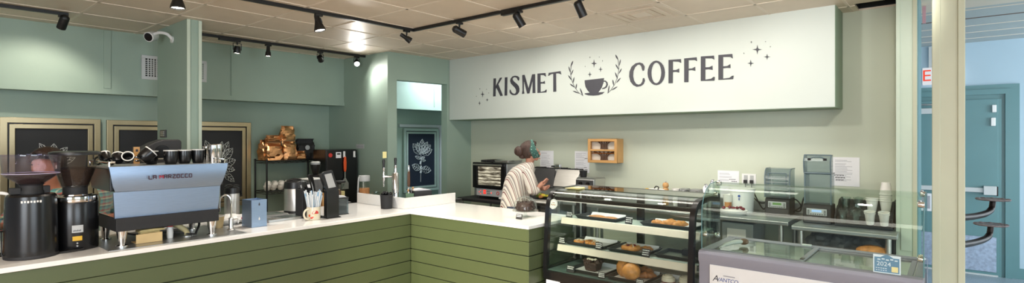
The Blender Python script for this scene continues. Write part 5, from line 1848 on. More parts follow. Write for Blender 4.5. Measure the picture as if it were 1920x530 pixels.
G('clear').shell([(.055, 0), (.06, .01), (.058, .04), (.02, .12), (.02, .14), (.06, .225), (.062, .23)], .0025, seg=28).build('glass', t)
G('dark_wood').lathe([(.022, .105), (.026, .11), (.026, .15), (.022, .155)], seg=18).build('collar', t)
t = thing('clear_canister', 'clear canister with peach-coloured contents left of the tall jar', 'canister', (3.425, 5.50, .878), .1)
t.location = (3.40, 5.45, BZ)
g = G('clear')
g.box(-.05, -.045, 0, .05, .045, .235)
g.build('glass', t, bevel=0.01)
G('sponge').box(-.046, -.041, .006, .046, .041, .14).build('contents', t, bevel=0.008)
G('soft_black').box(-.053, -.048, .236, .053, .048, .26).build('lid', t, bevel=0.006)
t = thing('storage_jar', 'tall glass jar with a grey lid and a brown label beside the upstand', 'jar', (3.63, 5.30, .82))
G('clear').shell([(.055, 0), (.06, .01), (.06, .27), (.05, .295), (.05, .305)], .003, seg=28).build('glass', t)
G('grey_label').lathe([(0, .305), (.064, .305), (.066, .312), (.066, .365), (.062, .372), (0, .373)], seg=28).build('lid', t)
G('cookie').lathe([(.0605, .13), (.0612, .13), (.0612, .225), (.0605, .225)], seg=28).build('brown_label', t)
g = G('grey_label')
g.tube(smooth_path([(-.075, 0, .0), (-.085, 0, .15), (-.075, 0, .34), (-.05, 0, .345)], 5), .009, 8)
g.build('clamp_handle', t)
t = thing('wire_jar', 'small clear drinking glass between the jar and the black spoon cup', 'glass', (3.60, 5.02, .82))
G('clear').shell([(.032, 0), (.035, .006), (.042, .19), (.043, .2)], .003, seg=24).build('glass_body', t)
t = thing('black_scale', 'low black brewing scale in front of the glass coffee maker', 'scale', (3.39, 5.27, BZ), 0)
t.location = (3.36, 5.265, BZ)
G('black_plastic').box(-.06, -.035, 0, .06, .025, .028).build('scale_body', t, bevel=0.004)
G('grey_label').box(-.05, -.025, .028, .05, .02, .031).build('plate', t)

# ------------------------------------------------------------------ the barista behind the grinders
def local_fig(loc):
    return thing('person', 'x', 'person', loc, -(PI / 2 - YAW))


ba = local_fig((.856, 5.362, 0))
ba['label'] = 'barista with dark brown hair and teal plaid shirt, head bowed behind the coffee grinders'
# local axes: x to the right of the picture, y away from it, z up
J = {'pelvis': (.0, .04, .80, (.13, .13)), 'waist': (.0, .03, .95, (.125, .125)), 'chest': (.0, .0, 1.10, (.14, .14)), 'collar': (.01, -.03, 1.22, (.085, .085)), 'neck': (.022, -.06, 1.285, (.055, .055)),
     'skull': (.03, -.095, 1.41, (.082, .098)), 'crown': (.032, -.085, 1.47, (.07, .085)), 'jaw': (.022, -.155, 1.345, (.05, .045)), 'nose': (.022, -.208, 1.392, .013),
     'ear_r': (.118, -.08, 1.40, .014), 'ear_l': (-.058, -.09, 1.40, .014),
     'sh_l': (-.17, -.01, 1.17, .062), 'el_l': (-.27, -.10, .97, .046), 'wr_l': (-.16, -.31, .985, .030), 'ha_l': (-.11, -.37, .99, (.034, .016)),
     'sh_r': (.19, -.01, 1.18, .062), 'el_r': (.29, -.13, 1.0, .046), 'wr_r': (.17, -.31, 1.02, .030), 'ha_r': (.12, -.37, 1.02, (.034, .016)),
     'hip_l': (-.09, .05, .74, .10), 'kn_l': (-.10, .03, .42, .065), 'an_l': (-.10, .06, .08, .042), 'to_l': (-.11, -.10, .035, .035),
     'hip_r': (.09, .05, .74, .10), 'kn_r': (.10, .03, .42, .065), 'an_r': (.10, .06, .08, .042), 'to_r': (.11, -.10, .035, .035)}
Bn = [('pelvis', 'waist'), ('waist', 'chest'), ('chest', 'collar'), ('collar', 'neck'), ('neck', 'skull'), ('skull', 'crown'), ('skull', 'jaw'), ('skull', 'nose'), ('skull', 'ear_r'), ('skull', 'ear_l'),
      ('chest', 'sh_l'), ('sh_l', 'el_l'), ('el_l', 'wr_l'), ('wr_l', 'ha_l'), ('chest', 'sh_r'), ('sh_r', 'el_r'), ('el_r', 'wr_r'), ('wr_r', 'ha_r'),
      ('pelvis', 'hip_l'), ('hip_l', 'kn_l'), ('kn_l', 'an_l'), ('an_l', 'to_l'), ('pelvis', 'hip_r'), ('hip_r', 'kn_r'), ('kn_r', 'an_r'), ('an_r', 'to_r')]


def fingers(J, Bn, wrist, hand, side, spread, curl=-.01, tip=.055):
    """five separate fingers rooted in the palm"""
    w, h = Vector(J[wrist][:3]), Vector(J[hand][:3])
    d = (h - w).normalized()
    s = Vector(spread).normalized()
    up = d.cross(s).normalized()
    for k, (o, l) in enumerate(((-.026, .85), (-.009, 1.0), (.009, .96), (.026, .78))):
        a_ = h + s * o + d * .016
        b_ = a_ + d * tip * .5 * l + s * o * .12
        c_ = b_ + d * tip * .42 * l + up * curl
        for nm, p, r in ((f'{hand}f{k}a', a_, .0095), (f'{hand}f{k}b', b_, .0085), (f'{hand}f{k}c', c_, .0075)):
            J[nm] = (p.x, p.y, p.z, r)
        Bn += [(hand, f'{hand}f{k}a'), (f'{hand}f{k}a', f'{hand}f{k}b'), (f'{hand}f{k}b', f'{hand}f{k}c')]
    a_ = w + d * .03 + s * .03 * side
    b_ = a_ + d * .03 + s * .022 * side
    c_ = b_ + d * .026 + s * .004 * side
    for nm, p, r in ((f'{hand}ta', a_, .012), (f'{hand}tb', b_, .010), (f'{hand}tc', c_, .0085)):
        J[nm] = (p.x, p.y, p.z, r)
    Bn += [(hand, f'{hand}ta'), (f'{hand}ta', f'{hand}tb'), (f'{hand}tb', f'{hand}tc')]


fingers(J, Bn, 'wr_l', 'ha_l', 1, (0, .3, 1))
fingers(J, Bn, 'wr_r', 'ha_r', 1, (0, .3, 1))
Jb = {k: (v[0], v[1], v[2], tuple(q - .03 for q in (v[3] if isinstance(v[3], tuple) else (v[3], v[3]))) if k in ('pelvis', 'waist', 'chest', 'sh_l', 'el_l', 'sh_r', 'el_r', 'hip_l', 'kn_l', 'hip_r', 'kn_r') else v[3]) for k, v in J.items()}
skin_body('body', Jb, Bn, 'skin_tan', ba)
loft([(.0, .04, .74, .165, .14), (.0, .035, .85, .158, .135), (.0, .02, .98, .158, .132), (.0, .0, 1.09, .175, .138), (.0, -.01, 1.165, .185, .128), (.005, -.02, 1.215, .135, .105), (.015, -.035, 1.25, .075, .072)], 'plaid_shirt', 'shirt', ba, 32, .02, 9).build('plaid_shirt', ba, smooth=60, sub=1)
for pts in ([(-.13, -.01, 1.19), (-.18, -.015, 1.16), (-.235, -.06, 1.06), (-.275, -.10, .97), (-.245, -.17, .975), (-.215, -.215, .98)], [(.14, -.01, 1.20), (.20, -.015, 1.17), (.255, -.07, 1.08), (.295, -.13, 1.0), (.26, -.19, 1.005), (.225, -.235, 1.012)]):
    G('plaid_shirt').tube(pts, [.062, .074, .066, .062, .058, .054], 18).build('sleeve', ba, smooth=60, sub=1)
for s_ in (-1, 1):
    G('denim').tube([(s_ * .07, .04, .84), (s_ * .09, .05, .72), (s_ * .095, .04, .58), (s_ * .10, .03, .42), (s_ * .10, .045, .25), (s_ * .10, .06, .09)], [.10, .112, .096, .080, .068, .062], 18).build('trouser_leg', ba, smooth=60)


def hair_cap(name, parent, c, r, m, cut, seed, tilt):
    """hair over the skull: an ellipsoid cut away in front of the face"""
    rr = random.Random(seed)
    g = G(m)
    seg, rings = 28, 14
    vs, fs = [], []
    for j in range(rings + 1):
        th = PI * j / rings
        for i in range(seg):
            a_ = 2 * PI * i / seg
            k = 1 + .035 * math.sin(5 * a_ + j) * math.sin(th) + rr.uniform(-.012, .012)
            vs.append(Vector((c[0] + r[0] * k * math.sin(th) * math.cos(a_), c[1] + r[1] * k * math.sin(th) * math.sin(a_), c[2] + r[2] * k * math.cos(th))))
    f = Vector(tilt).normalized()
    for j in range(rings):
        for i in range(seg):
            i2 = (i + 1) % seg
            q = (j * seg + i, (j + 1) * seg + i, (j + 1) * seg + i2, j * seg + i2)
            mid = sum((vs[x] - Vector(c) for x in q), Vector()) / 4
            if mid.dot(f) < cut:
                fs.append(q)
    g.add(vs, fs)
    o = g.build(name, parent, smooth=60)
    s = o.modifiers.new('thick', 'SOLIDIFY')
    s.thickness = .012
    return o


hair_cap('hair', ba, (.032, -.088, 1.445), (.098, .114, .105), 'dark_hair', .035, 2, (0, -1, -.75))
for s in (-1, 1):
    G('dark_hair').tube(smooth_path([(.022 + s * .016, -.182, 1.425), (.022 + s * .032, -.180, 1.430), (.022 + s * .05, -.166, 1.424)], 4), .0042, 6).build('eyebrow', ba)
    G('dark_hair').ball((.022 + s * .032, -.172, 1.408), (.011, .006, .004), 10, 6).build('eye', ba)
G('red').tube(smooth_path([(.0, -.188, 1.352), (.022, -.196, 1.349), (.044, -.188, 1.352)], 4), .0045, 6).build('lips', ba)
# ------------------------------------------------------------------ papers, cabinet and outlets on the back wall
def wx(y):
    return 5.70 + (y - .22) * .0219


def wall_paper(label, y1, y0, z1, z0, seed, dark=(), cat='notice'):
    yc, zc = (y0 + y1) / 2, (z0 + z1) / 2
    t = thing('wall_notice', label, cat, (wx(yc) - .002, yc, zc), math.radians(-1.25), 'printed sheets taped to the back wall')
    W, H = y1 - y0, z1 - z0
    G('paper').box(-.002, -W / 2, -H / 2, 0, W / 2, H / 2).build('sheet', t, smooth=0)
    rr = random.Random(seed)
    g = G('grey_ink')
    z = H / 2 - .03
    while z > -H / 2 + .03:
        ln = rr.uniform(.45, .85)
        g.box(-.0028, W * .42 - W * .84 * ln, z, -.002, W * .42, z + .0035)
        z -= rr.choice((.011, .011, .013, .022))
    g.build('print', t, smooth=0)
    if dark:
        g = G('ink')
        for fz, fy_, n in dark:
            for k in range(n):
                yy = W * (.5 - fy_) - .011 * k
                g.box(-.003, yy - .008, -H / 2 + H * fz - .004 + .003 * (k % 2), -.0022, yy, -H / 2 + H * fz + .005)
        g.build('handwriting', t, smooth=0, label='dark handwritten lines')


wall_paper('tall printed sheet taped to the wall by the head of the woman in stripes', 4.343, 4.115, 1.459, 1.191, 1)
wall_paper('printed sheet with dark notes taped to the wall beside the wooden cabinet', 3.771, 3.55, 1.461, 1.186, 2, ((.66, .70, 4), (.24, .66, 4), (.15, .70, 4)))
wall_paper('printed sheet on the wall next to the double power outlet', 1.933, 1.713, 1.284, 1.142, 3, ((.36, .56, 6), (.22, .66, 5)))
wall_paper('large printed sheet with handwriting, right of the opened blender hood', .866, .655, 1.45, 1.183, 4, ((.37, .06, 7), (.29, .10, 7), (.21, .12, 6)))
wall_paper('small strip of printed paper under the sheet by the outlet', 1.915, 1.74, 1.12, 1.0, 5)

t = thing('wall_cabinet', 'small light wood cabinet with two open rows, hung on the back wall', 'cabinet', (5.615, 3.067, 1.33))
W, H, D = .40, .29, .15
g = G('bamboo')
for a in ((0, 0, 0, D, .014, H), (0, W - .014, 0, D, W, H), (0, 0, 0, D, W, .014), (0, 0, H - .014, D, W, H), (.02, 0, H / 2 + .0, D, W, H / 2 + .012)):
    g.box(*a)
g.box(D - .012, 0, 0, D, W, H)
g.build('carcass', t, bevel=0.003)
g = G('bamboo')
for a in ((0, W, .0, .03), (0, W, H - .03, H)):
    g.box(-.014, a[0], a[2], 0, a[1], a[3])
for a in ((0, .034), (W - .034, W)):
    g.box(-.014, a[0], .03, 0, a[1], H - .03)
g.box(-.014, .034, H / 2 - .004, 0, W - .034, H / 2 + .018)
g.box(-.016, W / 2 - .003, H - .028, -.013, W / 2 + .003, H)
g.build('front_frame', t, bevel=0.004)
for z0 in (.02, H / 2 + .02):
    g = G('shelf_strip')
    g.box(.05, .02, z0 - .004, .06, W - .02, z0 + .115)
    g.build('back_panel', t)
    g = G('dark_wood')
    for k in range(5):
        s = (k - 2) * .022
        g.tube(smooth_path([(.035, W / 2 + s, z0), (.035, W / 2 + s * 1.0, z0 + .06), (.035, W / 2 + s * 2.2, z0 + .10), (.03, W / 2 + s * 3.2, z0 + .112)], 5), .0085, 8)
    g.build('bent_slats', t)
    G('amber').box(.02, .036, z0 + .088, .034, W - .036, z0 + .10).build('rail', t, bevel=0.002)

t = thing('power_outlet', 'white double outlet plate with two black plugs on the back wall', 'outlet', (wx(1.615), 1.615, 1.205), math.radians(-1.25))
G('white_plastic').box(-.006, -.07, -.06, 0, .07, .055).build('plate', t, bevel=0.003)
for y_ in (-.03, .03):
    G('grey_label').box(-.009, y_ - .018, -.045, -.006, y_ + .018, .04).build('socket', t, bevel=0.003)
# ------------------------------------------------------------------ oven on its stand
def steel_table(label, x0, x1, y0, y1, z, legs, splash=True, shelf=.30, m='grey_steel'):
    t = thing('work_table', label, 'table', (x0, y0, 0))
    W, D = x1 - x0, y1 - y0
    g = G(m)
    g.prof_y([(0, z - .035), (.012, z - .04), (W, z - .04), (W, z), (.012, z), (0, z - .008)], 0, D)
    g.build('top', t, bevel=0.004)
    if splash:
        G(m).box(W - .02, 0, z, W, D, z + .10).build('backsplash', t, bevel=0.004)
    for lx, ly in legs:
        g = G('steel')
        g.cyl((lx, ly, .03), (lx, ly, z - .04), .02, seg=16)
        g.lathe([(0, 0), (.02, 0), (.024, .03), (0, .03)], (lx, ly), 14)
        g.build('leg', t)
    if shelf:
        G(m).box(.06, .06, shelf, W - .06, D - .06, shelf + .025).build('undershelf', t, bevel=0.004)
    return t


steel_table('black equipment stand under the oven', 5.0, 5.70, 4.30, 5.16, .83, [(.05, .05), (.05, .81), (.62, .05), (.62, .81)], False, .35, 'soft_black')
t = thing('oven', 'glowing countertop convection oven with a glass door and red display', 'oven', (5.12, 4.375, .832))
W, D, H = .575, .52, .475
g = G('grey_steel')
g.box(.0, 0, .03, D, W, H - .012)
g.build('body', t, bevel=0.006)
g = G('black_gloss')
for a in ((0, .14, 0.075, H), (W - .075, .14, W, H), (.075, .14, W - .075, .175), (.075, H - .05, W - .075, H)):
    g.box(-.03, a[0], a[1], .0, a[2], a[3])
d = g.build('door', t, bevel=0.004)
G('clear').box(-.018, .07, .17, -.014, W - .07, H - .045).build('door_glass', d)
g = G('oven_metal')
g.box(-.006, .075, .175, .0, W - .075, H - .05)
for k in range(5):
    z = .2 + .045 * k
    g.tube([(-.010, .08, z), (-.010, W - .08, z)], .006, 8)
g.build('racks', t)
g = G('oven_glow')
g.m = 'oven_lit'
g.box(-.0075, .08, .18, -.0065, W - .08, .42)  # glowing sheet with light painted on, stands in for the lit interior
g.build('oven_light_sheet', t, bevel=0.002)
g = G('steel')
g.tube([(-.055, .04, H - .028), (-.055, W - .04, H - .028)], .011, 12)
for y_ in (.06, W - .06):
    g.tube([(-.03, y_, H - .028), (-.055, y_, H - .028)], .008, 8)
g.build('handle', d)
g = G('grey_label')
g.box(-.022, .05, .035, .0, W - .06, .132)
cp = g.build('control_panel', t, bevel=0.006)
g = G('led_red')
for k in range(2):
    g.box(-.0235, .34 - .0, .065 + .03 * k, -.022, .385, .085 + .03 * k)
for k in range(3):
    g.box(-.0235, .43 + .025 * (k % 2), .058 + .022 * k, -.022, .44 + .025 * (k % 2), .066 + .022 * k)
g.box(-.0235, .24, .075, -.022, .25, .09)
g.build('red_display', cp, smooth=0)
g = G('charcoal')
for k in range(4):
    for j in range(2):
        g.box(-.0235, .27 + .016 * k, .062 + .03 * j, -.022, .276 + .016 * k, .08 + .03 * j)
g.build('buttons', cp, smooth=0)
G('red').torus((-.024, .13, .085), .020, .004, 20, 6, plane='yz').build('dial', cp)
for y_ in (.05, W - .05):
    for x in (.04, D - .05):
        G('charcoal').cyl((x, y_, 0), (x, y_, .04), .018, seg=14).build('foot', t)
t = thing('baking_sheet', 'dark flat pan lying on top of the oven', 'pan', (5.20, 4.68, 1.308))
g = G('soft_black')
g.box(0, 0, 0, .30, .22, .006)
g.tube(smooth_path([(0, .18, .012), (-.06, .15, .016), (-.08, .05, .020)], 5), .008, 8)
for a in ((0, 0, .30, .01), (0, .21, .30, .22), (0, .01, .01, .21), (.29, .01, .30, .21)):
    g.box(a[0], a[1], 0, a[2], a[3], .028)
g.build('pan_body', t, bevel=0.003)
t = thing('foil_pan', 'shiny foil pan on top of the oven beside the dark pan', 'pan', (5.20, 4.42, 1.308))
g = G('mirror_steel')
g.prism([(0, 0), (.28, 0), (.28, .22), (0, .22)], 0, .032, [(-.012, -.012), (.292, -.012), (.292, .232), (-.012, .232)])
g.build('pan_body', t, bevel=0.004)
t = thing('tray_rack', 'grey metal tray jutting out at the left of the oven stand', 'tray', (4.62, 5.0, 0))
g = G('grey_steel')
g.box(0, 0, .80, .32, .42, .808)
for a in ((0, 0, .32, .012), (0, .408, .32, .42), (0, .012, .012, .408), (.308, .012, .32, .408)):
    g.box(a[0], a[1], .80, a[2], a[3], .83)
g.build('tray_top', t, bevel=0.004)
for x, y_ in ((.03, .03), (.29, .03), (.03, .39), (.29, .39)):
    G('steel').cyl((x, y_, 0), (x, y_, .80), .014, seg=12).build('leg', t)

# ------------------------------------------------------------------ sandwich prep counter
t = thing('prep_fridge', 'stainless sandwich prep fridge with a raised dark lid in front of the woman', 'prep fridge', (5.0, 3.475, 0))
W = .80
g = G('grey_steel')
g.box(.0, 0, .08, .68, W, .90)
g.build('cabinet', t, bevel=0.006)
for y0 in (.01, .405):
    d = G('steel').box(-.02, y0, .12, .0, y0 + .385, .86).build('door', t, bevel=0.004)
    G('charcoal').box(-.035, y0 + .05, .80, -.02, y0 + .34, .825).build('handle', d, bevel=0.004)
g = G('grey_steel')
g.prof_y([(.34, .90), (.56, .90), (.56, 1.235), (.50, 1.24), (.36, 1.03)], .01, W - .01)
g.build('hood', t, bevel=0.006)
g = G('steel')
g.prof_y([(.352, 1.03), (.492, 1.235), (.484, 1.238), (.344, 1.036)], .02, .36)
g.build('closed_lid', t, bevel=0.003)
g = G('charcoal')
pts = [(0, 0), (.36, 0), (.36, .24), (.30, .243), (.06, .243), (.04, .18)]
vs = []
for dx in (0, -.012):
    for y_, h_ in pts:
        vs.append((.335 + .135 * (h_ / .243) + dx, .33 + y_, 1.02 + h_ * .90))
n = len(pts)
g.add(vs, [tuple(range(n)), tuple(range(n, 2 * n))[::-1]] + [(i, (i + 1) % n, n + (i + 1) % n, n + i) for i in range(n)])
g.build('raised_lid', t, bevel=0.003, label='raised dark grey lid')
g = G('soft_black')
rr = random.Random(4)
for k in range(20):
    y_ = .02 + .75 * k / 20
    g.box(.50, y_, 1.236, .545, y_ + .030, 1.247 + rr.uniform(0, .012))
g.build('seal', t)
g = G('soft_black')
for y0 in (.03, .28, .53):
    g.box(.05, y0, .902, .32, y0 + .23, .912)
g.build('pan_rail', t, bevel=0.002)
for k, (lab, m_, x, y_, n) in enumerate((('loose green lettuce leaves in the prep fridge pan', 'lettuce', 5.07, 3.79, 7), ('yellow lemon wedges in the prep fridge pan', 'lemon', 5.07, 3.69, 4), ('slices of bread on a board by the prep fridge edge', 'pastry', 5.02, 3.72, 3))):
    s = thing(('lettuce', 'lemon', 'bread')[k], lab, 'food', (x, y_, .913), kind='stuff' if k == 0 else None)
    rb = random.Random(k)
    for j in range(n):
        g = G(m_)
        g.ball((rb.uniform(-.05, .05), rb.uniform(-.06, .06), .02 + rb.uniform(0, .02)), (.035, .030, .018), 10, 7, .22, rb)
        g.build(('leaf', 'wedge', 'slice')[k], s)
t = thing('serving_board', 'white cutting board along the front of the prep fridge', 'board', (4.80, 3.2, .905))
t.location = (4.84, 3.485, 0)
G('white_plastic').box(0, 0, .885, .138, .78, .905).build('board', t, bevel=0.003)
g = G('steel')
for y_ in (.05, .73):
    g.box(.02, y_ - .015, .82, .14, y_ + .015, .885)
g.build('bracket', t)
t = thing('napkin_dispenser', 'small chrome dispenser standing on the prep fridge hood', 'dispenser', (5.50, 3.86, 1.247))
G('chrome').box(0, -.04, .012, .05, .04, .05).build('case', t, bevel=0.006)
G('chrome').box(-.005, -.055, 0, .055, .055, .012).build('base', t, bevel=0.003)
G('soft_black').box(-.002, .045, .012, .04, .09, .03).build('lever', t)
t = thing('cup_tub', 'small black round tub standing on the toaster', 'tub', (5.385, 3.395, 1.163))
G('soft_black').shell([(.038, 0), (.04, .004), (.046, .068), (.049, .07), (.049, .078)], .004, seg=26).build('tub_body', t)
steel_table('stainless work table running behind the display case to the blenders', 5.05, 5.69, 1.10, 3.465, .90, [(.05, .07), (.05, 2.25), (.58, .07), (.58, 2.25)])
t = thing('toaster', 'grey steel conveyor toaster with two black knobs behind the display case', 'toaster', (5.30, 3.20, .90))
g = G('grey_steel')
g.prof_y([(0, .05), (.27, .05), (.27, .255), (.03, .262), (0, .24)], 0, .25)
g.build('body', t, bevel=0.008)
G('steel').box(.03, -.004, .06, .26, .0, .25).build('side_panel', t, bevel=0.002)
g = G('charcoal')
g.box(-.012, .01, .16, .0, .24, .235)
g.build('control_panel', t, bevel=0.004)
for y_ in (.07, .17):
    g = G('black_gloss')
    g.xf = T(-.012, y_, .195) @ R(-PI / 2, 'Y')
    g.lathe([(0, 0), (.022, 0), (.02, .02), (0, .022)], seg=20)
    g.cbox((0, 0, .024), (.008, .036, .010))
    g.build('knob', t)
for x in (.03, .24):
    for y_ in (.03, .22):
        G('black_rubber').cyl((x, y_, 0), (x, y_, .055), .014, seg=12).build('foot', t)

# ------------------------------------------------------------------ small things along the long table
t = thing('pepper_mill', 'turned wooden pepper mill on the back table', 'mill', (5.5, 2.414, .90))
g = G('wood')
g.lathe([(0, 0), (.032, 0), (.033, .02), (.029, .04), (.026, .09), (.031, .14), (.033, .17), (.026, .185), (.0, .186)], seg=24)
g.build('body', t)
g = G('wood')
g.lathe([(0, .186), (.022, .187), (.032, .20), (.033, .22), (.026, .238), (.01, .243), (0, .244)], seg=24)
g.build('head', t)
G('grey_steel').lathe([(0, .243), (.007, .244), (.009, .252), (.005, .26), (0, .261)], seg=14).build('nut', t)
t = thing('serving_tub', 'shallow white tub with a black-handled spoon beside the pepper mill', 'tub', (5.38, 2.50, .90))
G('white_plastic').shell([(.085, 0), (.09, .006), (.105, .15), (.115, .165), (.117, .172)], .004, seg=32).build('tub_body', t)
g = G('black_plastic')
g.tube(smooth_path([(.02, -.04, .165), (.02, -.05, .195), (.02, -.02, .205), (.02, .0, .18)], 5), .006, 8)
g.build('spoon', t)
G('yellow').ball((.0, .075, .166), (.02, .03, .014), 12, 8).build('wedge', t)
t = thing('white_cup', 'two-lobed small white cup between the pepper mill and the clear packs', 'cup', (5.44, 2.27, .90))
g = G('white_cup')
g.shell([(.03, 0), (.032, .005), (.04, .15), (.042, .19)], .003, seg=22)
g.build('cup_body', t)
for lab, y_, w_, m_, m2 in (('clear pack with black and white trays right of the small white cup', 2.17, .10, 'soft_black', 'white_cup'), ('clear pack of dark biscuits with a green sticker', 2.045, .12, 'cocoa', 'cocoa')):
    t = thing('food_pack', lab, 'pack', (5.42, y_, .90), group='clear food packs on the back table')
    G('soft_black').box(-.07, -w_ / 2, 0, .07, w_ / 2, .115).build('tray', t, bevel=0.006)
    rb = random.Random(int(y_ * 100))
    for k in range(7):
        g = G(m_ if k % 2 else m2)
        g.ball((rb.uniform(-.05, .05), rb.uniform(-w_ * .38, w_ * .38), .135 + rb.uniform(0, .03)), (.026, .024, .020), 10, 7, .2, rb)
        g.build('piece', t)
    g = G('plastic_film')
    g.prism([(-.07, -w_ / 2), (.07, -w_ / 2), (.07, w_ / 2), (-.07, w_ / 2)], .116, .20, [(-.055, -w_ * .42), (.055, -w_ * .42), (.055, w_ * .42), (-.055, w_ * .42)])
    g.build('clear_lid', t, bevel=0.01)
    if m_ == 'cocoa':
        s = G('lettuce')
        s.xf = T(-.072, .02, .10) @ R(-PI / 2, 'Y')
        s.lathe([(0, 0), (.012, 0), (.012, .002), (0, .002)], seg=16)
        s.build('sticker', t, label='green sticker')
for k, (lab, y_, h_) in enumerate((('shorter crumpled white paper bag behind the curved glass', 1.965, .25), ('taller crumpled white paper bag behind the curved glass', 1.90, .30))):
    t = foil_bag(lab, 5.47, y_, .90, .07, .07, h_, .2, 'paper', 30 + k, .1, 'white paper bags on the back table')
    t.name = 'paper_bag'
    t['category'] = 'bag'

t = thing('bucket', 'big white plastic bucket with a small dark logo under the outlet', 'bucket', (5.45, 1.60, .90))
G('white_plastic').shell([(.098, 0), (.10, .006), (.112, .20), (.118, .205), (.118, .222), (.114, .224)], .004, seg=36).build('bucket_body', t)
G('white_plastic').lathe([(0, .222), (.119, .222), (.121, .232), (.10, .238), (0, .236)], seg=36).build('lid', t)
g = G('logo_blue')
fc = math.atan2(-1.6, -5.45) - .25
for rr_, dz, n in ((.012, .165, 12), (.006, .14, 8), (.006, .13, 8)):
    a_ = fc
    q = G('ink')
    g.xf = T(.1125 * math.cos(a_), .1125 * math.sin(a_), dz) @ R(a_, 'Z') @ R(PI / 2, 'Y')
    g.lathe([(0, 0), (rr_, 0), (rr_, .0015), (0, .0015)], seg=n)
g.build('logo', t, smooth=0, label='dark round logo')
t = thing('paper_cup', 'printed paper cup with a brown figure left of the white bucket', 'cup', (5.34, 1.685, .93))
t.location = (5.36, 1.71, .90)
G('white_cup').shell([(.034, 0), (.036, .004), (.044, .165), (.046, .17)], .003, seg=24).build('cup_body', t)
G('cookie').lathe([(.0385, .05), (.0412, .10), (.0405, .10), (.038, .05)], seg=10, a0=PI * .85, a1=PI * 1.45).build('brown_print', t)
t = thing('serving_tray', 'white oval tray with dark contents in front of the white bucket', 'tray', (5.24, 1.62, .90))
g = G('white_plastic')
g.shell([(.105, 0), (.11, .006), (.125, .035), (.128, .04)], .004, seg=36)
g.build('tray_body', t)
g = G('berry')
rb = random.Random(3)
for k in range(6):
    g.ball((rb.uniform(-.02, .06), -.09 + .035 * k, .05 + rb.uniform(0, .01)), (.02, .018, .014), 10, 6, .15, rb)
g.build('berries', t)
G('white_plastic').lathe([(0, .006), (.09, .006), (.085, .035), (0, .05)], seg=24).build('bread_dough', t)


# ------------------------------------------------------------------ blenders
def blender_base(t, lcd):
    g = G('soft_black')
    g.prof_y([(0, 0), (.22, 0), (.22, .16), (.19, .165), (.05, .165), (.02, .155), (0, .13)], 0, .215)
    g.build('base', t, bevel=0.008)
    g = G('grey_label')
    g.box(-.004, .03, .07, .0, .185, .128)
    p = g.build('control_panel', t, bevel=0.004, label='silver control panel')
    G(lcd).box(-.0055, .07, .098, -.004, .145, .118).build('display', p)
    g = G('charcoal')
    for k in range(4):
        for s in (.045, .17):
            g.box(-.0055, s - .008, .076 + .011 * k, -.004, s + .008, .082 + .011 * k)
    for k in range(6):
        g.box(-.0055, .06 + .017 * k, .076, -.004, .07 + .017 * k, .084)
    g.build('buttons', p)
    G('charcoal').box(-.003, .012, .005, 0, .203, .06).build('lower_panel', t, bevel=0.004)


def hood(t, x0, x1, y0, y1, z0, z1, nm, tilt=0.0, piv=None):
    g = G('smoke_clear')
    if tilt:
        g.xf = T(*piv) @ R(tilt, 'Y') @ T(-piv[0], -piv[1], -piv[2])
    th = .006
    g.box(x0, y0, z0, x0 + th, y1, z1)
    g.box(x0 + th, y0, z0, x1, y0 + th, z1)
    g.box(x0 + th, y1 - th, z0, x1, y1, z1)
    g.box(x0, y0, z1, x1, y1, z1 + th)
    h = g.build(nm, t, bevel=0.003)
    q = G('smoke_plastic')
    q.xf = g.xf
    for a, b in (((x0, y0, z0), (x0, y0, z1)), ((x0, y1, z0), (x0, y1, z1)), ((x0, y0, z1), (x0, y1, z1)), ((x0, y0, z1), (x1, y0, z1)), ((x0, y1, z1), (x1, y1, z1))):
        q.tube([a, b], .006, 8)
    q.build('hood_edge', h)
    return h, g.xf


t = thing('blender', 'closed blender in a rounded smoky sound hood, left of the opened one', 'blender', (5.40, 1.165, .902))
blender_base(t, 'lcd_green')
g = G('smoke_clear')
prof = [(.0, .165), (.0, .36), (.015, .41), (.05, .435), (.20, .435)]
g.sheet_y(prof, .0, .215, .006)
for y_ in (.0, .209):
    g.prof_y([(.0, .165), (.0, .36), (.015, .41), (.05, .435), (.20, .435), (.20, .165)], y_, y_ + .006)
h = g.build('hood', t)
g = G('smoke_plastic')
for y_ in (.0, .215):
    g.tube([(p[0], y_, p[1]) for p in prof], .0055, 8)
g.tube([(.002, .03, .395), (.002, .185, .395)], .005, 8)
g.tube([(.002, .03, .2), (.002, .03, .395)], .005, 8)
g.tube([(.002, .185, .2), (.002, .185, .395)], .005, 8)
g.build('hood_edge', h)
g = G('clear')
g.shell([(.045, .17), (.05, .19), (.075, .37), (.078, .38)], .003, (.11, .107), 24)
g.build('jug', t)
g = G('grey_label')
for k in range(4):
    g.tube([(-.004, .012, .24 + .035 * k), (-.004, .203, .24 + .035 * k)], .0022, 6)
g.build('hood_ribs', h)
for y_, b in ((-.03, .10), (.03, .0)):
    g = G('black_rubber')
    ox, oy, oz = wx(1.615) - 5.40, 1.615 - 1.165, 1.18 - .902
    g.cbox((ox - .024, oy + y_, oz), (.03, .028, .034))
    g.tube(smooth_path([(ox - .03, oy + y_, oz - .01), (ox - .05, oy + y_ - .02, oz - .08), (ox - .07, oy + y_ - .10 - b * .2, oz - .16 - b), (ox - .09, oy + y_ - .17, oz - .20), (.20, .218, .10 - b * .5)], 6), .006, 8)
    g.build('power_cord', t)
g = G('black_rubber')
g.tube(smooth_path([(.16, .0, .15), (.16, -.035, .13), (.16, -.06, .08), (.16, -.0, .03)], 6), .006, 8)
g.build('power_cord', t)
g = G('black_rubber')
g.tube(smooth_path([(.15, .0, .04), (.12, -.06, .04), (.05, -.09, .10), (.02, -.115, .18), (.02, -.15, .18)], 6), .007, 8)
g.build('power_cord', t)
t = thing('blender', 'blender with its smoky sound hood tipped up, beside the large printed sheet', 'blender', (5.20, .803, .887))
blender_base(t, 'lcd_blue')
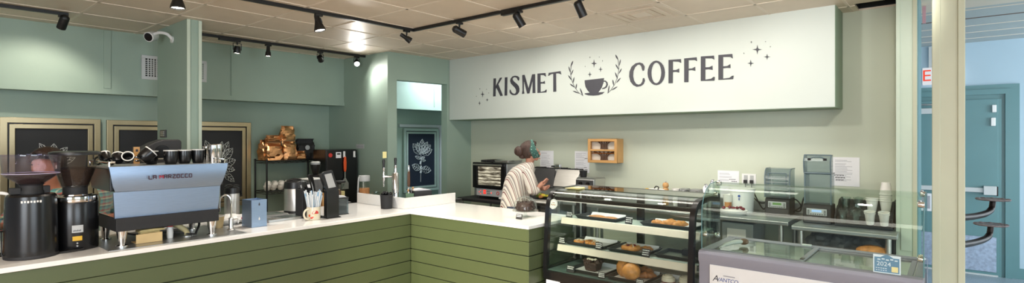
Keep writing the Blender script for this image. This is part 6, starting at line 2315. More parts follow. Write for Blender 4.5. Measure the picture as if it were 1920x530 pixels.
hood(t, .03, .20, .005, .205, .165, .43, 'hood')
g = G('smoke_clear')
yy0, yy1 = .003, .207
face_ = [(.02, .435), (.0, .49), (-.005, .54), (.03, .592)]
g.sheet_y(face_, yy0, yy1, .006)
g.prof_y(face_ + [(.12, .592), (.12, .435)], yy0, yy0 + .005)
g.prof_y(face_ + [(.12, .592), (.12, .435)], yy1 - .005, yy1)
g.box(.03, yy0, .588, .12, yy1, .594)
h = g.build('tipped_hood', t)
g = G('smoke_plastic')
for y_ in (yy0, yy1):
    g.tube([(p[0], y_, p[1]) for p in face_], .0055, 8)
g.tube([(.03, yy0, .592), (.03, yy1, .592)], .0055, 8)
g.tube([(.02, yy0, .435), (.02, yy1, .435)], .007, 8)
g.tube(smooth_path([(.012, .05, .56), (.006, .08, .575), (.006, .13, .575), (.012, .16, .56)], 4), .005, 8)
g.build('hood_edge', h)
g = G('black_plastic')
for y_ in (.045, .165):
    g.box(-.005, y_ - .012, .545, .02, y_ + .012, .565)
g.build('hinge', h)

steel_table('lower stainless table under the opened blender and the cup rack', 4.97, 5.68, .33, 1.06, .885, [(.06, .06), (.06, .67), (.62, .06), (.62, .67)], True, .5)


# ------------------------------------------------------------------ cup rack
t = thing('cup_rack', 'black stepped cup rack with four columns of cups', 'rack', (5.18, .372, .887))
g = G('soft_black')
g.prof_y([(0, 0), (.36, 0), (.36, .20), (.30, .20), (.24, .155), (.10, .125), (.06, .075), (0, .06)], 0, .40)
g.build('body', t, bevel=0.006)
g = G('soft_black')
for y_ in (0, .39):
    g.prof_y([(0, 0), (.36, 0), (.36, .215), (.22, .205), (.16, .16), (.12, .16), (.05, .11), (-.01, .09)], y_, y_ + .012)
g.build('side', t, bevel=0.004)


def cup_mesh(m, r0, r1, h, lip=.004):
    return G(m).shell([(r0, 0), (r0 + .001, .003), (r1, h - .006), (r1 + lip, h - .004), (r1 + lip, h), (r1, h + .001)], .0018, seg=24)


ROWS = [(.335, 'clear'), (.245, 'clear'), (.15, 'white_cup'), (.055, 'white_cup')]
NAMES = {0: 'leftmost column of the cup rack', 1: 'cup rack column under the domed lid', 2: 'third column of the cup rack', 3: 'rightmost column of the cup rack'}
for k, (y_, m_) in enumerate(ROWS):
    white = m_ == 'white_cup'
    r0, r1, hh = (.026, .036, .095) if white else (.022, .030, .09)
    low = None
    for j in range(2):
        lab = f'{"white paper" if white else "clear plastic"} cup in the lower front pocket, {NAMES[k]}'
        p = Vector((5.17, .372 + y_, .925 + .0 * j)) + Vector((-.012, 0, .016)) * j
        if low is None:
            low = tag(cup_mesh(m_, r0, r1, hh).build('paper_cup' if white else 'plastic_cup'), lab, 'cup', f'lower cups in the {NAMES[k]}')
            low.location = p
            low.rotation_euler = (0, -.22, 0)
        else:
            dup(low, p, None, lab)
    n = 4 if k == 3 else 2
    up = None
    for j in range(n):
        lab = f'{"white paper" if white else "clear plastic"} cup of the upper stack, {NAMES[k]}'
        p = Vector((5.30, .372 + y_, 1.015 + .017 * j + (.0 if j < 3 else .0)))
        if up is None:
            up = tag(cup_mesh(m_, r0 * 1.1, r1 * 1.18, hh * 1.02).build('paper_cup' if white else 'plastic_cup'), lab, 'cup', f'upper cups in the {NAMES[k]}')
            up.location = p
        else:
            dup(up, p, None, lab)
o = tag(cup_mesh('white_cup', .030, .044, .10).build('paper_cup'), 'white paper cup upside down on top of the tallest stack in the cup rack', 'cup')
o.rotation_euler = (PI, 0, 0)
o.location = (5.30, .427, 1.262)
t = thing('dome_lid', 'clear domed lid with a straw-like spout bulging from the cup rack', 'lid', (5.19, .617, 1.00))
G('clear').lathe([(.052, -.02), (.056, -.015), (.056, 0), (.046, .03), (.025, .05), (.018, .055)], seg=24).build('dome', t)
G('clear').lathe([(.02, -.08), (.024, -.02), (.05, -.018)], seg=20).build('cup_body', t)
g = G('clear')
g.tube(smooth_path([(.02, .0, .05), (.02, 0, .10), (-.01, -.01, .13), (-.03, -.03, .125)], 5), .016, 10)
g.build('spout', t)

# ------------------------------------------------------------------ under the tables
t = thing('storage_bin', 'grey plastic bin on the shelf under the long stainless table', 'bin', (5.20, 1.44, .326))
g = G('grey_box')
g.prism([(0, 0), (.40, 0), (.40, .26), (0, .26)], 0, .50, [(-.015, -.015), (.415, -.015), (.415, .275), (-.015, .275)])
g.build('bin_body', t, bevel=0.01)
G('white_plastic').box(-.02, .05, .33, -.004, .22, .445).build('front_card', t, bevel=0.003, label='white card on the front')
G('white_plastic').box(-.018, .05, .23, -.004, .22, .315).build('lower_card', t, bevel=0.003)
t = thing('bagged_bundle', 'long bundle wrapped in crinkled clear film under the lower table', 'bundle', (5.12, .40, .526))
rb = random.Random(12)
G('grey_box').box(.06, .10, 0, .40, .60, .13).build('dark_box', t, bevel=0.02)
g = G('plastic_film')
for k in range(3):
    g.ball((.16, .18 + .15 * k, .17), (.20, .13, .11), 22, 14, .13, rb)
g.build('film', t, smooth=15)
t = thing('bread_loaf', 'long golden loaf at the right end of the wrapped bundle', 'bread', (5.06, .395, .526))
G('pastry').ball((.0, .10, .20), (.07, .11, .05), 18, 10, .04, rb).build('loaf', t)
G('soft_black').box(-.05, .0, 0, .07, .2, .155).build('carton', t, bevel=0.01)
# ------------------------------------------------------------------ pastry display case
t = thing('display_case', 'black framed pastry case with a curved glass front and three lit levels', 'display case', (3.6, 1.385, 0))
CW, CD = 1.285, .56
PROF = [(.0, .50), (.004, .60), (.016, .80), (.030, .97), (.040, 1.05), (.052, 1.095), (.074, 1.132), (.105, 1.158), (.15, 1.176), (.26, 1.188), (.52, 1.193)]
g = G('black_gloss')
g.box(.02, 0, .06, CD, CW, .46)
g.box(.0, 0, .44, CD, CW, .515)
for x in (.05, CD - .08):
    for y_ in (.04, CW - .08):
        g.box(x, y_, 0, x + .04, y_ + .04, .06)
base = g.build('base', t, bevel=0.004)
G('paper').box(-.001 + .019, CW - .16, .30, .0205, CW - .02, .43).build('paper_label', base, smooth=0)
G('case_inside').box(.02, .02, .515, CD - .03, CW - .02, .52).build('deck', t)
for y0 in (0, CW - .038):
    g = G('black_gloss')
    n = len(PROF)
    a, b = [], []
    for i, p in enumerate(PROF):
        q0, q1 = PROF[max(0, i - 1)], PROF[min(n - 1, i + 1)]
        dx, dz = q1[0] - q0[0], q1[1] - q0[1]
        L_ = math.hypot(dx, dz)
        a.append((p[0] - dz / L_ * .004, p[1] + dx / L_ * .004))
        b.append((p[0] + dz / L_ * .034, p[1] - dx / L_ * .034))
    g.strip_solid(a, b, y0, y0 + .038)
    g.box(CD - .05, y0, .515, CD, y0 + .038, 1.197)
    g.box(.02, y0, .505, CD, y0 + .038, .53)
    g.build('end_frame', t, smooth=30)
    gl = G('case_glass')
    pr = [(p[0] + .006, p[1] - .006) for p in PROF] + [(CD - .05, 1.188), (CD - .05, .52), (.01, .52)]
    gl.prof_y(pr, y0 + .016, y0 + .022)
    gl.build('side_glass', t, smooth=0)
g = G('case_glass')
g.sheet_y(PROF[:10], .038, CW - .038, .006)
g.build('front_glass', t, smooth=50)
g = G('case_glass')
g.sheet_y([(.26, 1.188), (CD - .05, 1.193)], .038, CW - .038, .006)
g.build('top_glass', t, smooth=0)
g = G('black_gloss')
g.box(.11, .038, 1.095, .15, CW - .038, 1.125)
g.box(CD - .05, .038, 1.165, CD, CW - .038, 1.197)
g.box(CD - .045, .62, .52, CD - .01, .68, 1.17)
g.box(CD - .045, .04, .52, CD - .01, .09, 1.17)
g.box(CD - .045, CW - .09, .52, CD - .01, CW - .04, 1.17)
g.build('back_frame', t, bevel=0.003)
led = G('case_led').box(.115, .06, 1.091, .14, CW - .06, 1.095).build('light_strip', t, smooth=0)
g = G('case_glass')
g.box(CD - .03, .09, .53, CD - .026, .62, 1.165)
g.box(CD - .022, .68, .53, CD - .018, CW - .09, 1.165)
g.build('sliding_door', t, smooth=0)
g = G('grey_steel')
for y_ in (.05, CW - .066):
    g.box(CD - .062, y_, .53, CD - .05, y_ + .016, 1.15)
g.build('shelf_standard', t)
for x0, z in ((.215, .935), (.155, .708)):
    s = G('shelf_glass_deck').box(x0 + .008, .03, z - .010, CD - .06, CW - .045, z).build('shelf', t, bevel=0.002)
    g = G('shelf_strip')
    g.prof_y([(x0 + .008, z + .003), (x0 + .0, z - .0), (x0 - .012, z - .05), (x0 - .006, z - .052), (x0 + .014, z - .012)], .028, CW - .043)
    g.build('price_strip', s, smooth=20)
    for y_ in (.035, CW - .055):
        G('grey_steel').prof_y([(x0 + .03, z - .011), (CD - .05, z - .011), (CD - .05, z - .06), (CD - .07, z - .06)], y_, y_ + .004).build('bracket', s)
CX, CY = 3.6, 1.385
LED = bpy.data.lights.new('case_light', 'AREA')
LED.shape = 'RECTANGLE'
LED.size, LED.size_y, LED.energy, LED.color = .03, 1.1, 0.8, (1, .95, .86)
lo = bpy.data.objects.new('case_light', LED)
COL.objects.link(lo)
lo.location = (CX + .128, CY + .64, 1.087)
lo.rotation_euler = (0, -.35, 0)
s = thing('round_sticker', 'round white sticker with gold script on the left of the case glass', 'sticker', (3.652, 2.60, 1.068))
g = G('paper')
g.xf = R(-PI / 2 + .26, 'Y')
g.lathe([(0, 0), (.042, 0), (.042, .0015), (0, .0015)], seg=32)
g.build('disc', s, smooth=0)
g = G('cookie')
g.xf = R(-PI / 2 + .26, 'Y')
for k in range(7):
    g.cbox((-.006 + .003 * math.sin(k * 2.1), .021 - .007 * k, .002), (.008, .005, .0006))
g.torus((0, 0, .0018), .036, .0006, 30, 4)
g.cbox((.012, 0, .002), (.004, .024, .0006))
g.build('script', s, smooth=0)
s = thing('sticky_note', 'folded pale yellow note lying on the glass top of the pastry case', 'note', (3.93, 2.46, 1.1975))
s.location = (3.84, 2.50, 1.192)
g = G('cream_tag')
g.prof_x([(-.07, 0), (.07, 0), (.07, .004), (.0, .014), (-.07, .012)], -.06, .04)
g.build('paper', s, bevel=0.002)


def bake_tray(label, x0, x1, y0, y1, z, paper=True, m='tray_black', h=.028):
    t = thing('baking_tray', label, 'tray', ((x0 + x1) / 2, (y0 + y1) / 2, z), 0, 'baking trays in the pastry case')
    a, b = (x1 - x0) / 2, (y1 - y0) / 2
    g = G(m)
    k = .014
    lo_ = [(-a + k, -b + k), (a - k, -b + k), (a - k, b - k), (-a + k, b - k)]
    hi_ = [(-a, -b), (a, -b), (a, b), (-a, b)]
    g.prism(lo_, 0, .003)
    th = .004
    lo2 = [(-a + k + th, -b + k + th), (a - k - th, -b + k + th), (a - k - th, b - k - th), (-a + k + th, b - k - th)]
    hi2 = [(-a + th, -b + th), (a - th, -b + th), (a - th, b - th), (-a + th, b - th)]
    rim = [(-a - .006, -b - .006), (a + .006, -b - .006), (a + .006, b + .006), (-a - .006, b + .006)]
    vs = [(x, y_, .0) for x, y_ in lo_] + [(x, y_, h) for x, y_ in rim] + [(x, y_, h) for x, y_ in hi2] + [(x, y_, .003) for x, y_ in lo2]
    fs = []
    for r_ in range(3):
        for i in range(4):
            fs.append((r_ * 4 + i, r_ * 4 + (i + 1) % 4, r_ * 4 + 4 + (i + 1) % 4, r_ * 4 + 4 + i))
    g.add(vs, fs)
    g.build('pan', t, smooth=0)
    if paper:
        p = G('paper')
        p.box(-a + .02, -b + .02, .004, a - .02, b - .02, .0055)
        p.add([(a - .03, -b + .02, .005), (a - .03, b - .02, .005), (a - .006, b - .025, .034), (a - .006, -b + .025, .034)], [(0, 1, 2, 3)])
        p.build('liner', t, smooth=0)
    return t


S1Z, S2Z, DZ = .936, .709, .521
bake_tray('black tray of flat cookies on the left of the top shelf', 3.845, 4.085, 2.12, 2.50, S1Z)
bake_tray('black tray of croissants on the right of the top shelf', 3.855, 4.085, 1.47, 1.90, S1Z)
bake_tray('black tray of danishes on the left of the middle shelf', 3.80, 4.085, 2.20, 2.57, S2Z)
bake_tray('black tray with one cherry pastry, centre of the middle shelf', 3.79, 4.085, 1.82, 2.16, S2Z)
bake_tray('empty grey-lined tray on the right of the middle shelf', 3.83, 4.085, 1.44, 1.77, S2Z, False)
G('tray_grey').box(3.85, 1.46, S2Z + .004, 4.065, 1.75, S2Z + .0065).build('tray_mat', smooth=0)
tag(bpy.data.objects['tray_mat'], 'plain grey mat lining the empty tray on the middle shelf', 'mat')
bake_tray('black tray under the chocolate muffin on the bottom deck', 3.66, 4.0, 2.13, 2.46, DZ)
bake_tray('black tray of big croissants on the bottom deck', 3.655, 4.0, 1.775, 2.09, DZ)
bake_tray('black tray of iced buns on the bottom deck', 3.70, 4.0, 1.43, 1.73, DZ, True)
s = thing('box', 'dark box at the back of the empty tray, right end of the middle shelf', 'box', (4.06, 1.52, S2Z + .008))
s.location = (4.02, 1.50, S2Z + .008)
G('soft_black').box(-.03, -.05, 0, .03, .12, .045).build('box_body', s, bevel=0.004)


def croissant(label, loc, L_, rz, group, seed, m='pastry', fat=1.0):
    rb = random.Random(seed)
    n = 13
    pts, rs = [], []
    for k in range(n):
        q = k / (n - 1)
        a_ = (q - .5) * 1.9
        pts.append((L_ * .62 * math.sin(a_), -L_ * .30 * (math.cos(a_) - .6), 0))
        bulge = math.sin(PI * min(max(q, .02), .98)) ** .6
        rs.append(L_ * .20 * fat * bulge * (1.0 + .13 * math.cos(q * PI * 7)) + .003)
    zc = max(rs) * .82
    o = G(m).tube([(p[0], p[1], zc * (.55 + .45 * r_ / max(rs))) for p, r_ in zip(pts, rs)], rs, 14, sy=.85).build('croissant', smooth=60)
    o.location = loc
    o.rotation_euler = (0, 0, rz)
    return tag(o, label, 'croissant', group)


z1 = S1Z + .006
for k, (x, y_, lab) in enumerate(((3.93, 2.34, 'flat oval cookie, left of the pair on the top shelf'), (3.91, 2.21, 'flat oval cookie, right of the pair on the top shelf'))):
    o = G('cookie').ball((0, 0, .013), (.045, .075, .014), 20, 10, .03, random.Random(k)).build('cookie', smooth=60)
    o.location = (x, y_, z1)
    o.rotation_euler = (0, 0, .25)
    tag(o, lab, 'cookie', 'cookies on the top shelf')
gr = 'croissants on the top shelf'
croissant('leftmost flaky croissant on the top shelf tray', (3.93, 1.80, z1), .10, 1.3, gr, 1)
croissant('croissant behind the others on the top shelf tray', (3.99, 1.72, z1), .12, .6, gr, 2)
croissant('rounded croissant in front on the top shelf tray', (3.93, 1.69, z1), .13, 1.9, gr, 3)
croissant('rightmost croissant on the top shelf tray', (3.95, 1.61, z1), .12, 2.4, gr, 4)


def danish(label, loc, r, group, seed, top_m, cat='pastry'):
    t = thing('danish', label, cat, loc, random.Random(seed).uniform(0, 3), group)
    rb = random.Random(seed)
    n = 22
    pts, rs = [], []
    for k in range(n):
        q = k / (n - 1)
        a_ = q * 2 * PI * 1.55
        rr_ = r * (.80 - .48 * q)
        pts.append((rr_ * math.cos(a_), rr_ * math.sin(a_), r * .25 + r * .14 * q))
        rs.append(r * .25 * (1 + .10 * math.sin(k * 2.3)))
    G('pastry').tube(pts, rs, 10).build('dough', t, smooth=60)
    if top_m:
        g = G(top_m)
        for k in range(4):
            g.ball((rb.uniform(-.35, .35) * r, rb.uniform(-.35, .35) * r, r * .52), (r * .26, r * .22, r * .12), 10, 7, .2, rb)
        g.build('topping', t)
        g = G('icing')
        for k in range(3):
            a_ = rb.uniform(0, 6)
            g.tube(smooth_path([(r * .8 * math.cos(a_), r * .8 * math.sin(a_), r * .5), (0, 0, r * .66), (-r * .8 * math.cos(a_ + .4), -r * .8 * math.sin(a_ + .4), r * .5)], 4), r * .05, 6)
        g.build('icing', t)
    return t


z2 = S2Z + .006
danish('flat danish at the left end of the middle shelf', (3.89, 2.49, z2), .055, 'danishes on the middle shelf', 1, 'icing')
danish('danish between two others on the middle shelf left tray', (3.93, 2.41, z2), .058, 'danishes on the middle shelf', 2, 'pastry_dark')
danish('danish at the right of the middle shelf left tray', (3.88, 2.335, z2), .058, 'danishes on the middle shelf', 3, 'pastry_dark')
t = danish('large cherry pastry with white icing in the centre of the middle shelf', (3.90, 2.0, z2), .088, None, 8, 'berry')
croissant('small rolled pastry tucked behind the cherry pastry', (3.96, 1.90, z2), .10, 2.0, None, 9)
t = thing('muffin', 'square dark chocolate muffin with pale crumbs on the bottom deck', 'muffin', (3.80, 2.30, DZ + .006))
rb = random.Random(6)
g = G('cocoa')
g.prism([(-.05, -.05), (.05, -.05), (.05, .05), (-.05, .05)], 0, .075, [(-.064, -.064), (.064, -.064), (.064, .064), (-.064, .064)])
g.build('crumb', t, bevel=0.014)
g = G('cocoa')
for k in range(9):
    g.ball((rb.uniform(-.05, .05), rb.uniform(-.05, .05), .078), (.028, .026, .022), 10, 7, .2, rb)
g.build('top_crust', t)
g = G('icing')
for k in range(4):
    g.ball((rb.uniform(-.045, -.01), rb.uniform(-.045, .045), .098), (.016, .014, .009), 10, 7, .2, rb)
g.build('pale_chunks', t)
z3 = DZ + .006
gr = 'big croissants on the bottom deck'


def bun(label, loc, r, rz, group, seed, m='pastry'):
    rb = random.Random(seed)
    g = G(m)
    g.ball((0, 0, r[2] * .92), r, 22, 14, .012, rb)
    o = g.build('croissant', smooth=60)
    o.location = loc
    o.rotation_euler = (0, 0, rz)
    return tag(o, label, 'croissant', group)


bun('golden rounded croissant at the left on the bottom deck', (3.80, 2.02, z3), (.062, .056, .072), .3, gr, 1)
bun('large golden croissant in front of the others on the bottom deck', (3.745, 1.925, z3), (.062, .072, .066), .4, gr, 2)
croissant('darker croissant behind the large golden one on the bottom deck', (3.89, 1.89, z3), .17, 1.2, gr, 5, 'pastry_dark', 1.2)
croissant('dark croissant at the back of the bottom deck tray', (3.92, 1.99, z3), .17, .9, gr, 7, 'pastry_dark', 1.1)
croissant('croissant at the right of the tray on the bottom deck', (3.83, 1.83, z3), .14, 2.2, gr, 8, 'pastry_dark', 1.1)
for k, (x, y_, lab) in enumerate(((3.82, 1.655, 'pale iced swirl bun, left of the pair on the bottom deck'), (3.86, 1.535, 'pale iced swirl bun, right of the pair on the bottom deck'))):
    t = thing('iced_bun', lab, 'bun', (x, y_, z3), k, 'iced buns on the bottom deck')
    g = G('icing')
    g.lathe([(0, 0), (.045, .002), (.052, .02), (.050, .042), (.044, .050), (0, .05)], seg=24)
    g.build('dough', t)
    g = G('icing')
    g.tube([((.040 - .034 * q / 30) * math.cos(q * .42), (.040 - .034 * q / 30) * math.sin(q * .42), .050 + .012 * q / 30) for q in range(31)], .0115, 8)
    g.build('swirl', t)
    G('berry').lathe([(.046, .010), (.0535, .014), (.0535, .020), (.046, .022)], seg=24).build('filling', t)


def card(label, loc, rz=0.0, w=.062, h=.048, seed=1, lines=3):
    t = thing('price_card', label, 'price card', loc, rz, 'black price cards in the pastry case')
    g = G('soft_black')
    g.xf = R(.22, 'Y')
    g.box(-.001, -w / 2, 0, .001, w / 2, h)
    g.build('card', t, smooth=0)
    rb = random.Random(seed)
    g = G('white_ink')
    g.xf = R(.22, 'Y')
    for k in range(lines):
        z = h * (.80 - .26 * k)
        y_ = w * .40
        while y_ > -w * .36:
            ln = rb.uniform(.005, .011)
            g.box(-.0018, y_ - ln, z - .0035 + rb.uniform(-.001, .001), -.001, y_, z + .0035)
            y_ -= ln + .003
    g.build('chalk_writing', t, smooth=0, label='white handwriting')
    g = G('soft_black')
    g.box(0, -w * .3, 0, .028, w * .3, .002)
    g.build('stand', t)
    return t


card('price card at the left end of the top shelf', (3.835, 2.565, S1Z + .004), seed=1)
card('price card between the cookies and the croissants on the top shelf', (3.835, 1.995, S1Z + .004), h=.06, seed=2, lines=3)
card('price card at the left end of the middle shelf', (3.772, 2.60, S2Z + .004), h=.058, seed=3)
card('price card at the right corner of the danish tray', (3.772, 2.235, S2Z + .004), h=.058, seed=4)
card('price card right of the cherry pastry', (3.765, 1.815, S2Z + .004), h=.062, w=.07, seed=5)
card('price card before the chocolate muffin', (3.635, 2.42, DZ + .002), seed=6, h=.055, w=.075, lines=2)
card('price card between the muffin and the big croissants', (3.632, 2.125, DZ + .002), seed=7)
card('price card between the big croissants and the iced buns', (3.632, 1.80, DZ + .002), seed=8)

# ------------------------------------------------------------------ cake under glass on the counter end
t = thing('cake_stand', 'low glass cake stand with a clear dome and ball knob on the counter end', 'cake stand', (3.81, 3.03, CT))
G('clear').lathe([(0, 0), (.05, 0), (.052, .004), (.02, .014), (.014, .045), (.03, .055), (.12, .058), (.122, .064), (0, .064)], seg=36).build('stand', t)
G('clear').lathe([(.104, .065), (.108, .066), (.108, .10), (.098, .14), (.072, .172), (.035, .190), (.008, .194), (.007, .202), (.016, .212), (.016, .222), (0, .230)], seg=36).build('dome', t)
t = thing('cake', 'glossy dark chocolate cake under the glass dome', 'cake', (3.81, 3.03, CT + .0645))
rb = random.Random(2)
g = G('cocoa')
g.lathe([(0, 0), (.082, 0), (.086, .01), (.084, .055), (.076, .070), (0, .074)], seg=30)
g.build('layers', t)
g = G('cocoa')
for k in range(26):
    a_ = rb.uniform(0, 2 * PI)
    rr_ = rb.choice((rb.uniform(0, .07), .082))
    g.ball((rr_ * math.cos(a_), rr_ * math.sin(a_), .072 if rr_ < .075 else rb.uniform(.012, .06)), (.013, .013, .011), 8, 6, .25, rb)
g.build('frosting', t)
c = card('black price card standing in front of the cake stand', (3.66, 2.985, CT), w=.068, h=.048, seed=21, lines=2)
c['group'] = 'black cards on the counter end'
c = card('black price card behind the cake stand, by the end of the case', (3.93, 2.86, CT), w=.05, h=.042, seed=22, lines=1)
c['group'] = 'black cards on the counter end'

# ------------------------------------------------------------------ dipping freezer
t = thing('freezer', 'grey and white chest freezer with sliding glass lids and a maker label', 'freezer', (3.62, .125, 0))
FW, FD = 1.228, .66
g = G('freezer_white')
g.box(.02, .03, .08, FD - .02, FW - .03, .775)
g.build('cabinet', t, bevel=0.006)
for x in (.08, FD - .08):
    for y_ in (.09, FW - .09):
        G('black_rubber').lathe([(0, 0), (.022, 0), (.028, .02), (.028, .06), (.02, .085), (0, .085)], (x, y_), 16).build('caster', t)
g = G('freezer_grey')
g.prof_y([(.012, .08), (.012, .765), (-.002, .785), (-.004, .835), (.012, .852), (.07, .858), (.07, .842), (.03, .835), (.03, .08)], 0, FW)
fr = g.build('front_rim', t, smooth=40, bevel=0.004)
g = G('freezer_white')
g.box(.006, .06, .10, .0135, FW - .075, .765)
g.build('front_panel', t, bevel=0.006)
g = G('freezer_grey')
g.prof_y([(FD - .06, .842), (FD - .06, .86), (FD - .01, .862), (FD, .85), (FD, .76), (FD - .02, .76)], 0, FW)
g.box(.07, 0, .76, FD - .06, .045, .858)
g.box(.07, FW - .05, .76, FD - .06, FW, .858)
g.build('rim', t, bevel=0.008)
G('freezer_grey').box(.03, FW - .03, .08, FD - .02, FW, .765).build('side_trim', t, bevel=0.008)
G('freezer_grey').box(.03, 0, .08, FD - .02, .03, .765).build('side_trim', t, bevel=0.008)
g = G('freezer_inside')
g.box(.06, .045, .35, FD - .06, FW - .05, .36)
g.box(.06, .045, .36, .065, FW - .05, .842)
g.box(FD - .065, .045, .36, FD - .06, FW - .05, .842)
g.box(.06, .045, .36, FD - .06, .05, .842)
g.box(.06, FW - .055, .36, FD - .06, FW - .05, .842)
g.build('inner_tub', t, smooth=0)
for nm, y0, y1, zz in (('sliding_lid', .595, FW - .05, .848), ('sliding_lid', .05, .625, .836)):
    g = G('freezer_grey')
    for a in ((.062, y0, .62 - .02, y0 + .028), (.062, y1 - .022, .60, y1), (.062, y0 + .028, .078, y1 - .022), (.575, y0 + .028, .60, y1 - .022)):
        g.box(a[0], a[1], zz, a[2], a[3], zz + .012)
    l = g.build(nm, t, bevel=0.003)
    G('lid_glass').box(.078, y0 + .028, zz + .004, .575, y1 - .022, zz + .008).build('lid_pane', l, smooth=0)
    if y0 > .3:
        q = G('charcoal')
        q.box(.10, y0 + .002, zz + .011, .15, y0 + .026, zz + .017)
        q.build('lid_latch', l, bevel=0.003)
        q = G('vent_white')
        q.box(.58, y0 + .05, zz + .012, .62, y0 + .11, zz + .022)
        q.build('hinge_plate', l, bevel=0.003)
for k, (y_, m_) in enumerate(((.92, 'white_plastic'), (.70, 'white_plastic'), (.35, 'white_plastic'))):
    s = thing('ice_cream_tub', ('white tub seen through the left lid of the freezer', 'white tub near the lid joint inside the freezer', 'white tub with a printed top inside the right half of the freezer')[k], 'tub', (3.62 + .30, .125 + y_, .361), group='tubs inside the freezer')
    G('white_plastic').shell([(.085, 0), (.09, .01), (.10, .26), (.104, .27)], .004, seg=28).build('tub_body', s)
    G('icing' if k < 2 else 'freezer_inside').lathe([(0, .2), (.095, .2), (.095, .225), (0, .24)], seg=24).build('ice_cream', s)
g = G('freezer_white')
g.box(.004, .955, .60, .006, 1.135, .715)
lb = g.build('maker_label', t, smooth=0, label='pale maker label with blue lettering')
MX = Matrix(((0, 0, -1, .0035), (-1, 0, 0, 0), (0, 1, 0, 0), (0, 0, 0, 1)))


def lab_text(s_, size, y_, z, m_, shear=0.0, sp=1.0):
    g = G(m_)
    g.text(s_, size, T(0, y_, z) @ MX, .0003, shear, sp)
    return g


lab_text('A', .058, 1.112, .676, 'ink', .25).build('lettering', lb, smooth=0, label='dark capital A')
lab_text('VANTCO', .036, 1.035, .672, 'logo_blue', .12, .92).build('lettering', lb, smooth=0, label='blue lettering')
G('grey_ink').box(.0028, .985, .698, .004, 1.06, .705).build('small_print', lb, smooth=0)
s = thing('ice_cream_scoop', 'grey scoop with a brown tip lying on the left end of the freezer lids', 'scoop', (3.80, 1.20, .8605))
g = G('grey_label')
g.tube(smooth_path([(-.10, .03, .014), (-.03, .02, .022), (.05, -.01, .030), (.12, -.04, .030)], 6), [.010] * 6 + [.018] * 6 + [.022] * 6 + [.020], 12, sy=.7)
g.build('handle', s)
G('dark_wood').ball((.15, -.05, .026), (.045, .034, .022), 14, 8).build('bowl', s)

# curved sneeze guard standing on the freezer
t = thing('sneeze_guard', 'curved clear glass sneeze guard standing on the freezer rim', 'glass guard', (3.62, .125, .858))
GP = [(.036, .004), (.036, .235), (.045, .295), (.075, .355), (.13, .405), (.20, .434), (.33, .444)]
g = G('guard_glass')
g.sheet_y(GP, .006, FW - .02, .006)
g.build('front_glass', t, smooth=50)
side = [(p[0] - .008, p[1] + (.004 if i else 0)) for i, p in enumerate(GP)] + [(.40, .444), (.40, .004)]
for y0 in (-.004, FW - .018):
    g = G('guard_glass')
    g.prof_y(side, y0, y0 + .008)
    g.build('side_glass', t, smooth=0)
    e = G('door_teal')
    e.tube([(p[0], y0 + .004, p[1]) for p in smooth_path([(a, 0, b) for a, b in [(q[0], q[1]) for q in side[:7]]], 3) for p in [(p[0], p[2])] for p in [(p[0], p[1])]], .0022, 6) if False else None
    e.tube([(q[0], y0 + .004, q[1]) for q in side[:7]], .0028, 6)
    e.build('glass_edge', t, label='dark green polished glass edge')
for y_, s_ in ((.012, 1), (FW - .03, -1)):
    for x, z in ((.05, .10), (.30, .06), (.33, .435), (.27, .36) if s_ < 0 else (.05, .40)):
        g = G('chrome')
        g.xf = T(x, y_, z) @ R(PI / 2, 'X')
        g.lathe([(0, -.016), (.015, -.016), (.017, -.010), (.017, .010), (.015, .016), (0, .016)], seg=18)
        g.cbox((.0, .012, -.006 * s_), (.014, .026, .014))
        g.build('clamp', t, bevel=0.002)
s = thing('permit_sticker', 'blue 2024 permit sticker with a yellow corner square on the glass guard', 'sticker', (3.651, .29, .91))
g = G('sticker_pale')
g.box(-.0008, -.064, -.052, .0, .064, .052)
g.build('sheet', s, smooth=0)
g = G('sticker_blue')
g.box(-.0014, -.058, -.046, -.0008, .058, .038)
g.prof_x([(-.030, .038), (.030, .038), (.012, .050), (0, .054), (-.012, .050)], -.0014, -.0008)
g.build('blue_print', s, smooth=0)
MS = Matrix(((0, 0, -1, -.0018), (-1, 0, 0, 0), (0, 1, 0, 0), (0, 0, 0, 1)))
g = G('sticker_pale')
g.text('2024', .034, T(0, .014, .0) @ MS, .0002)
for k in range(5):
    g.box(-.0018, -.05 + .02 * k, .022 + .004 * (k % 2), -.0014, -.036 + .02 * k, .028 + .004 * (k % 2))
    g.box(-.0018, -.0 + .011 * k, -.026, -.0014, .008 + .011 * k, -.022)
    g.box(-.0018, -.0 + .011 * k, -.038, -.0014, .007 + .011 * k, -.034)
g.build('lettering', s, smooth=0)
G('cream_tag').box(-.0019, -.052, -.040, -.0014, -.022, -.010).build('yellow_square', s, smooth=0, label='small yellow square')

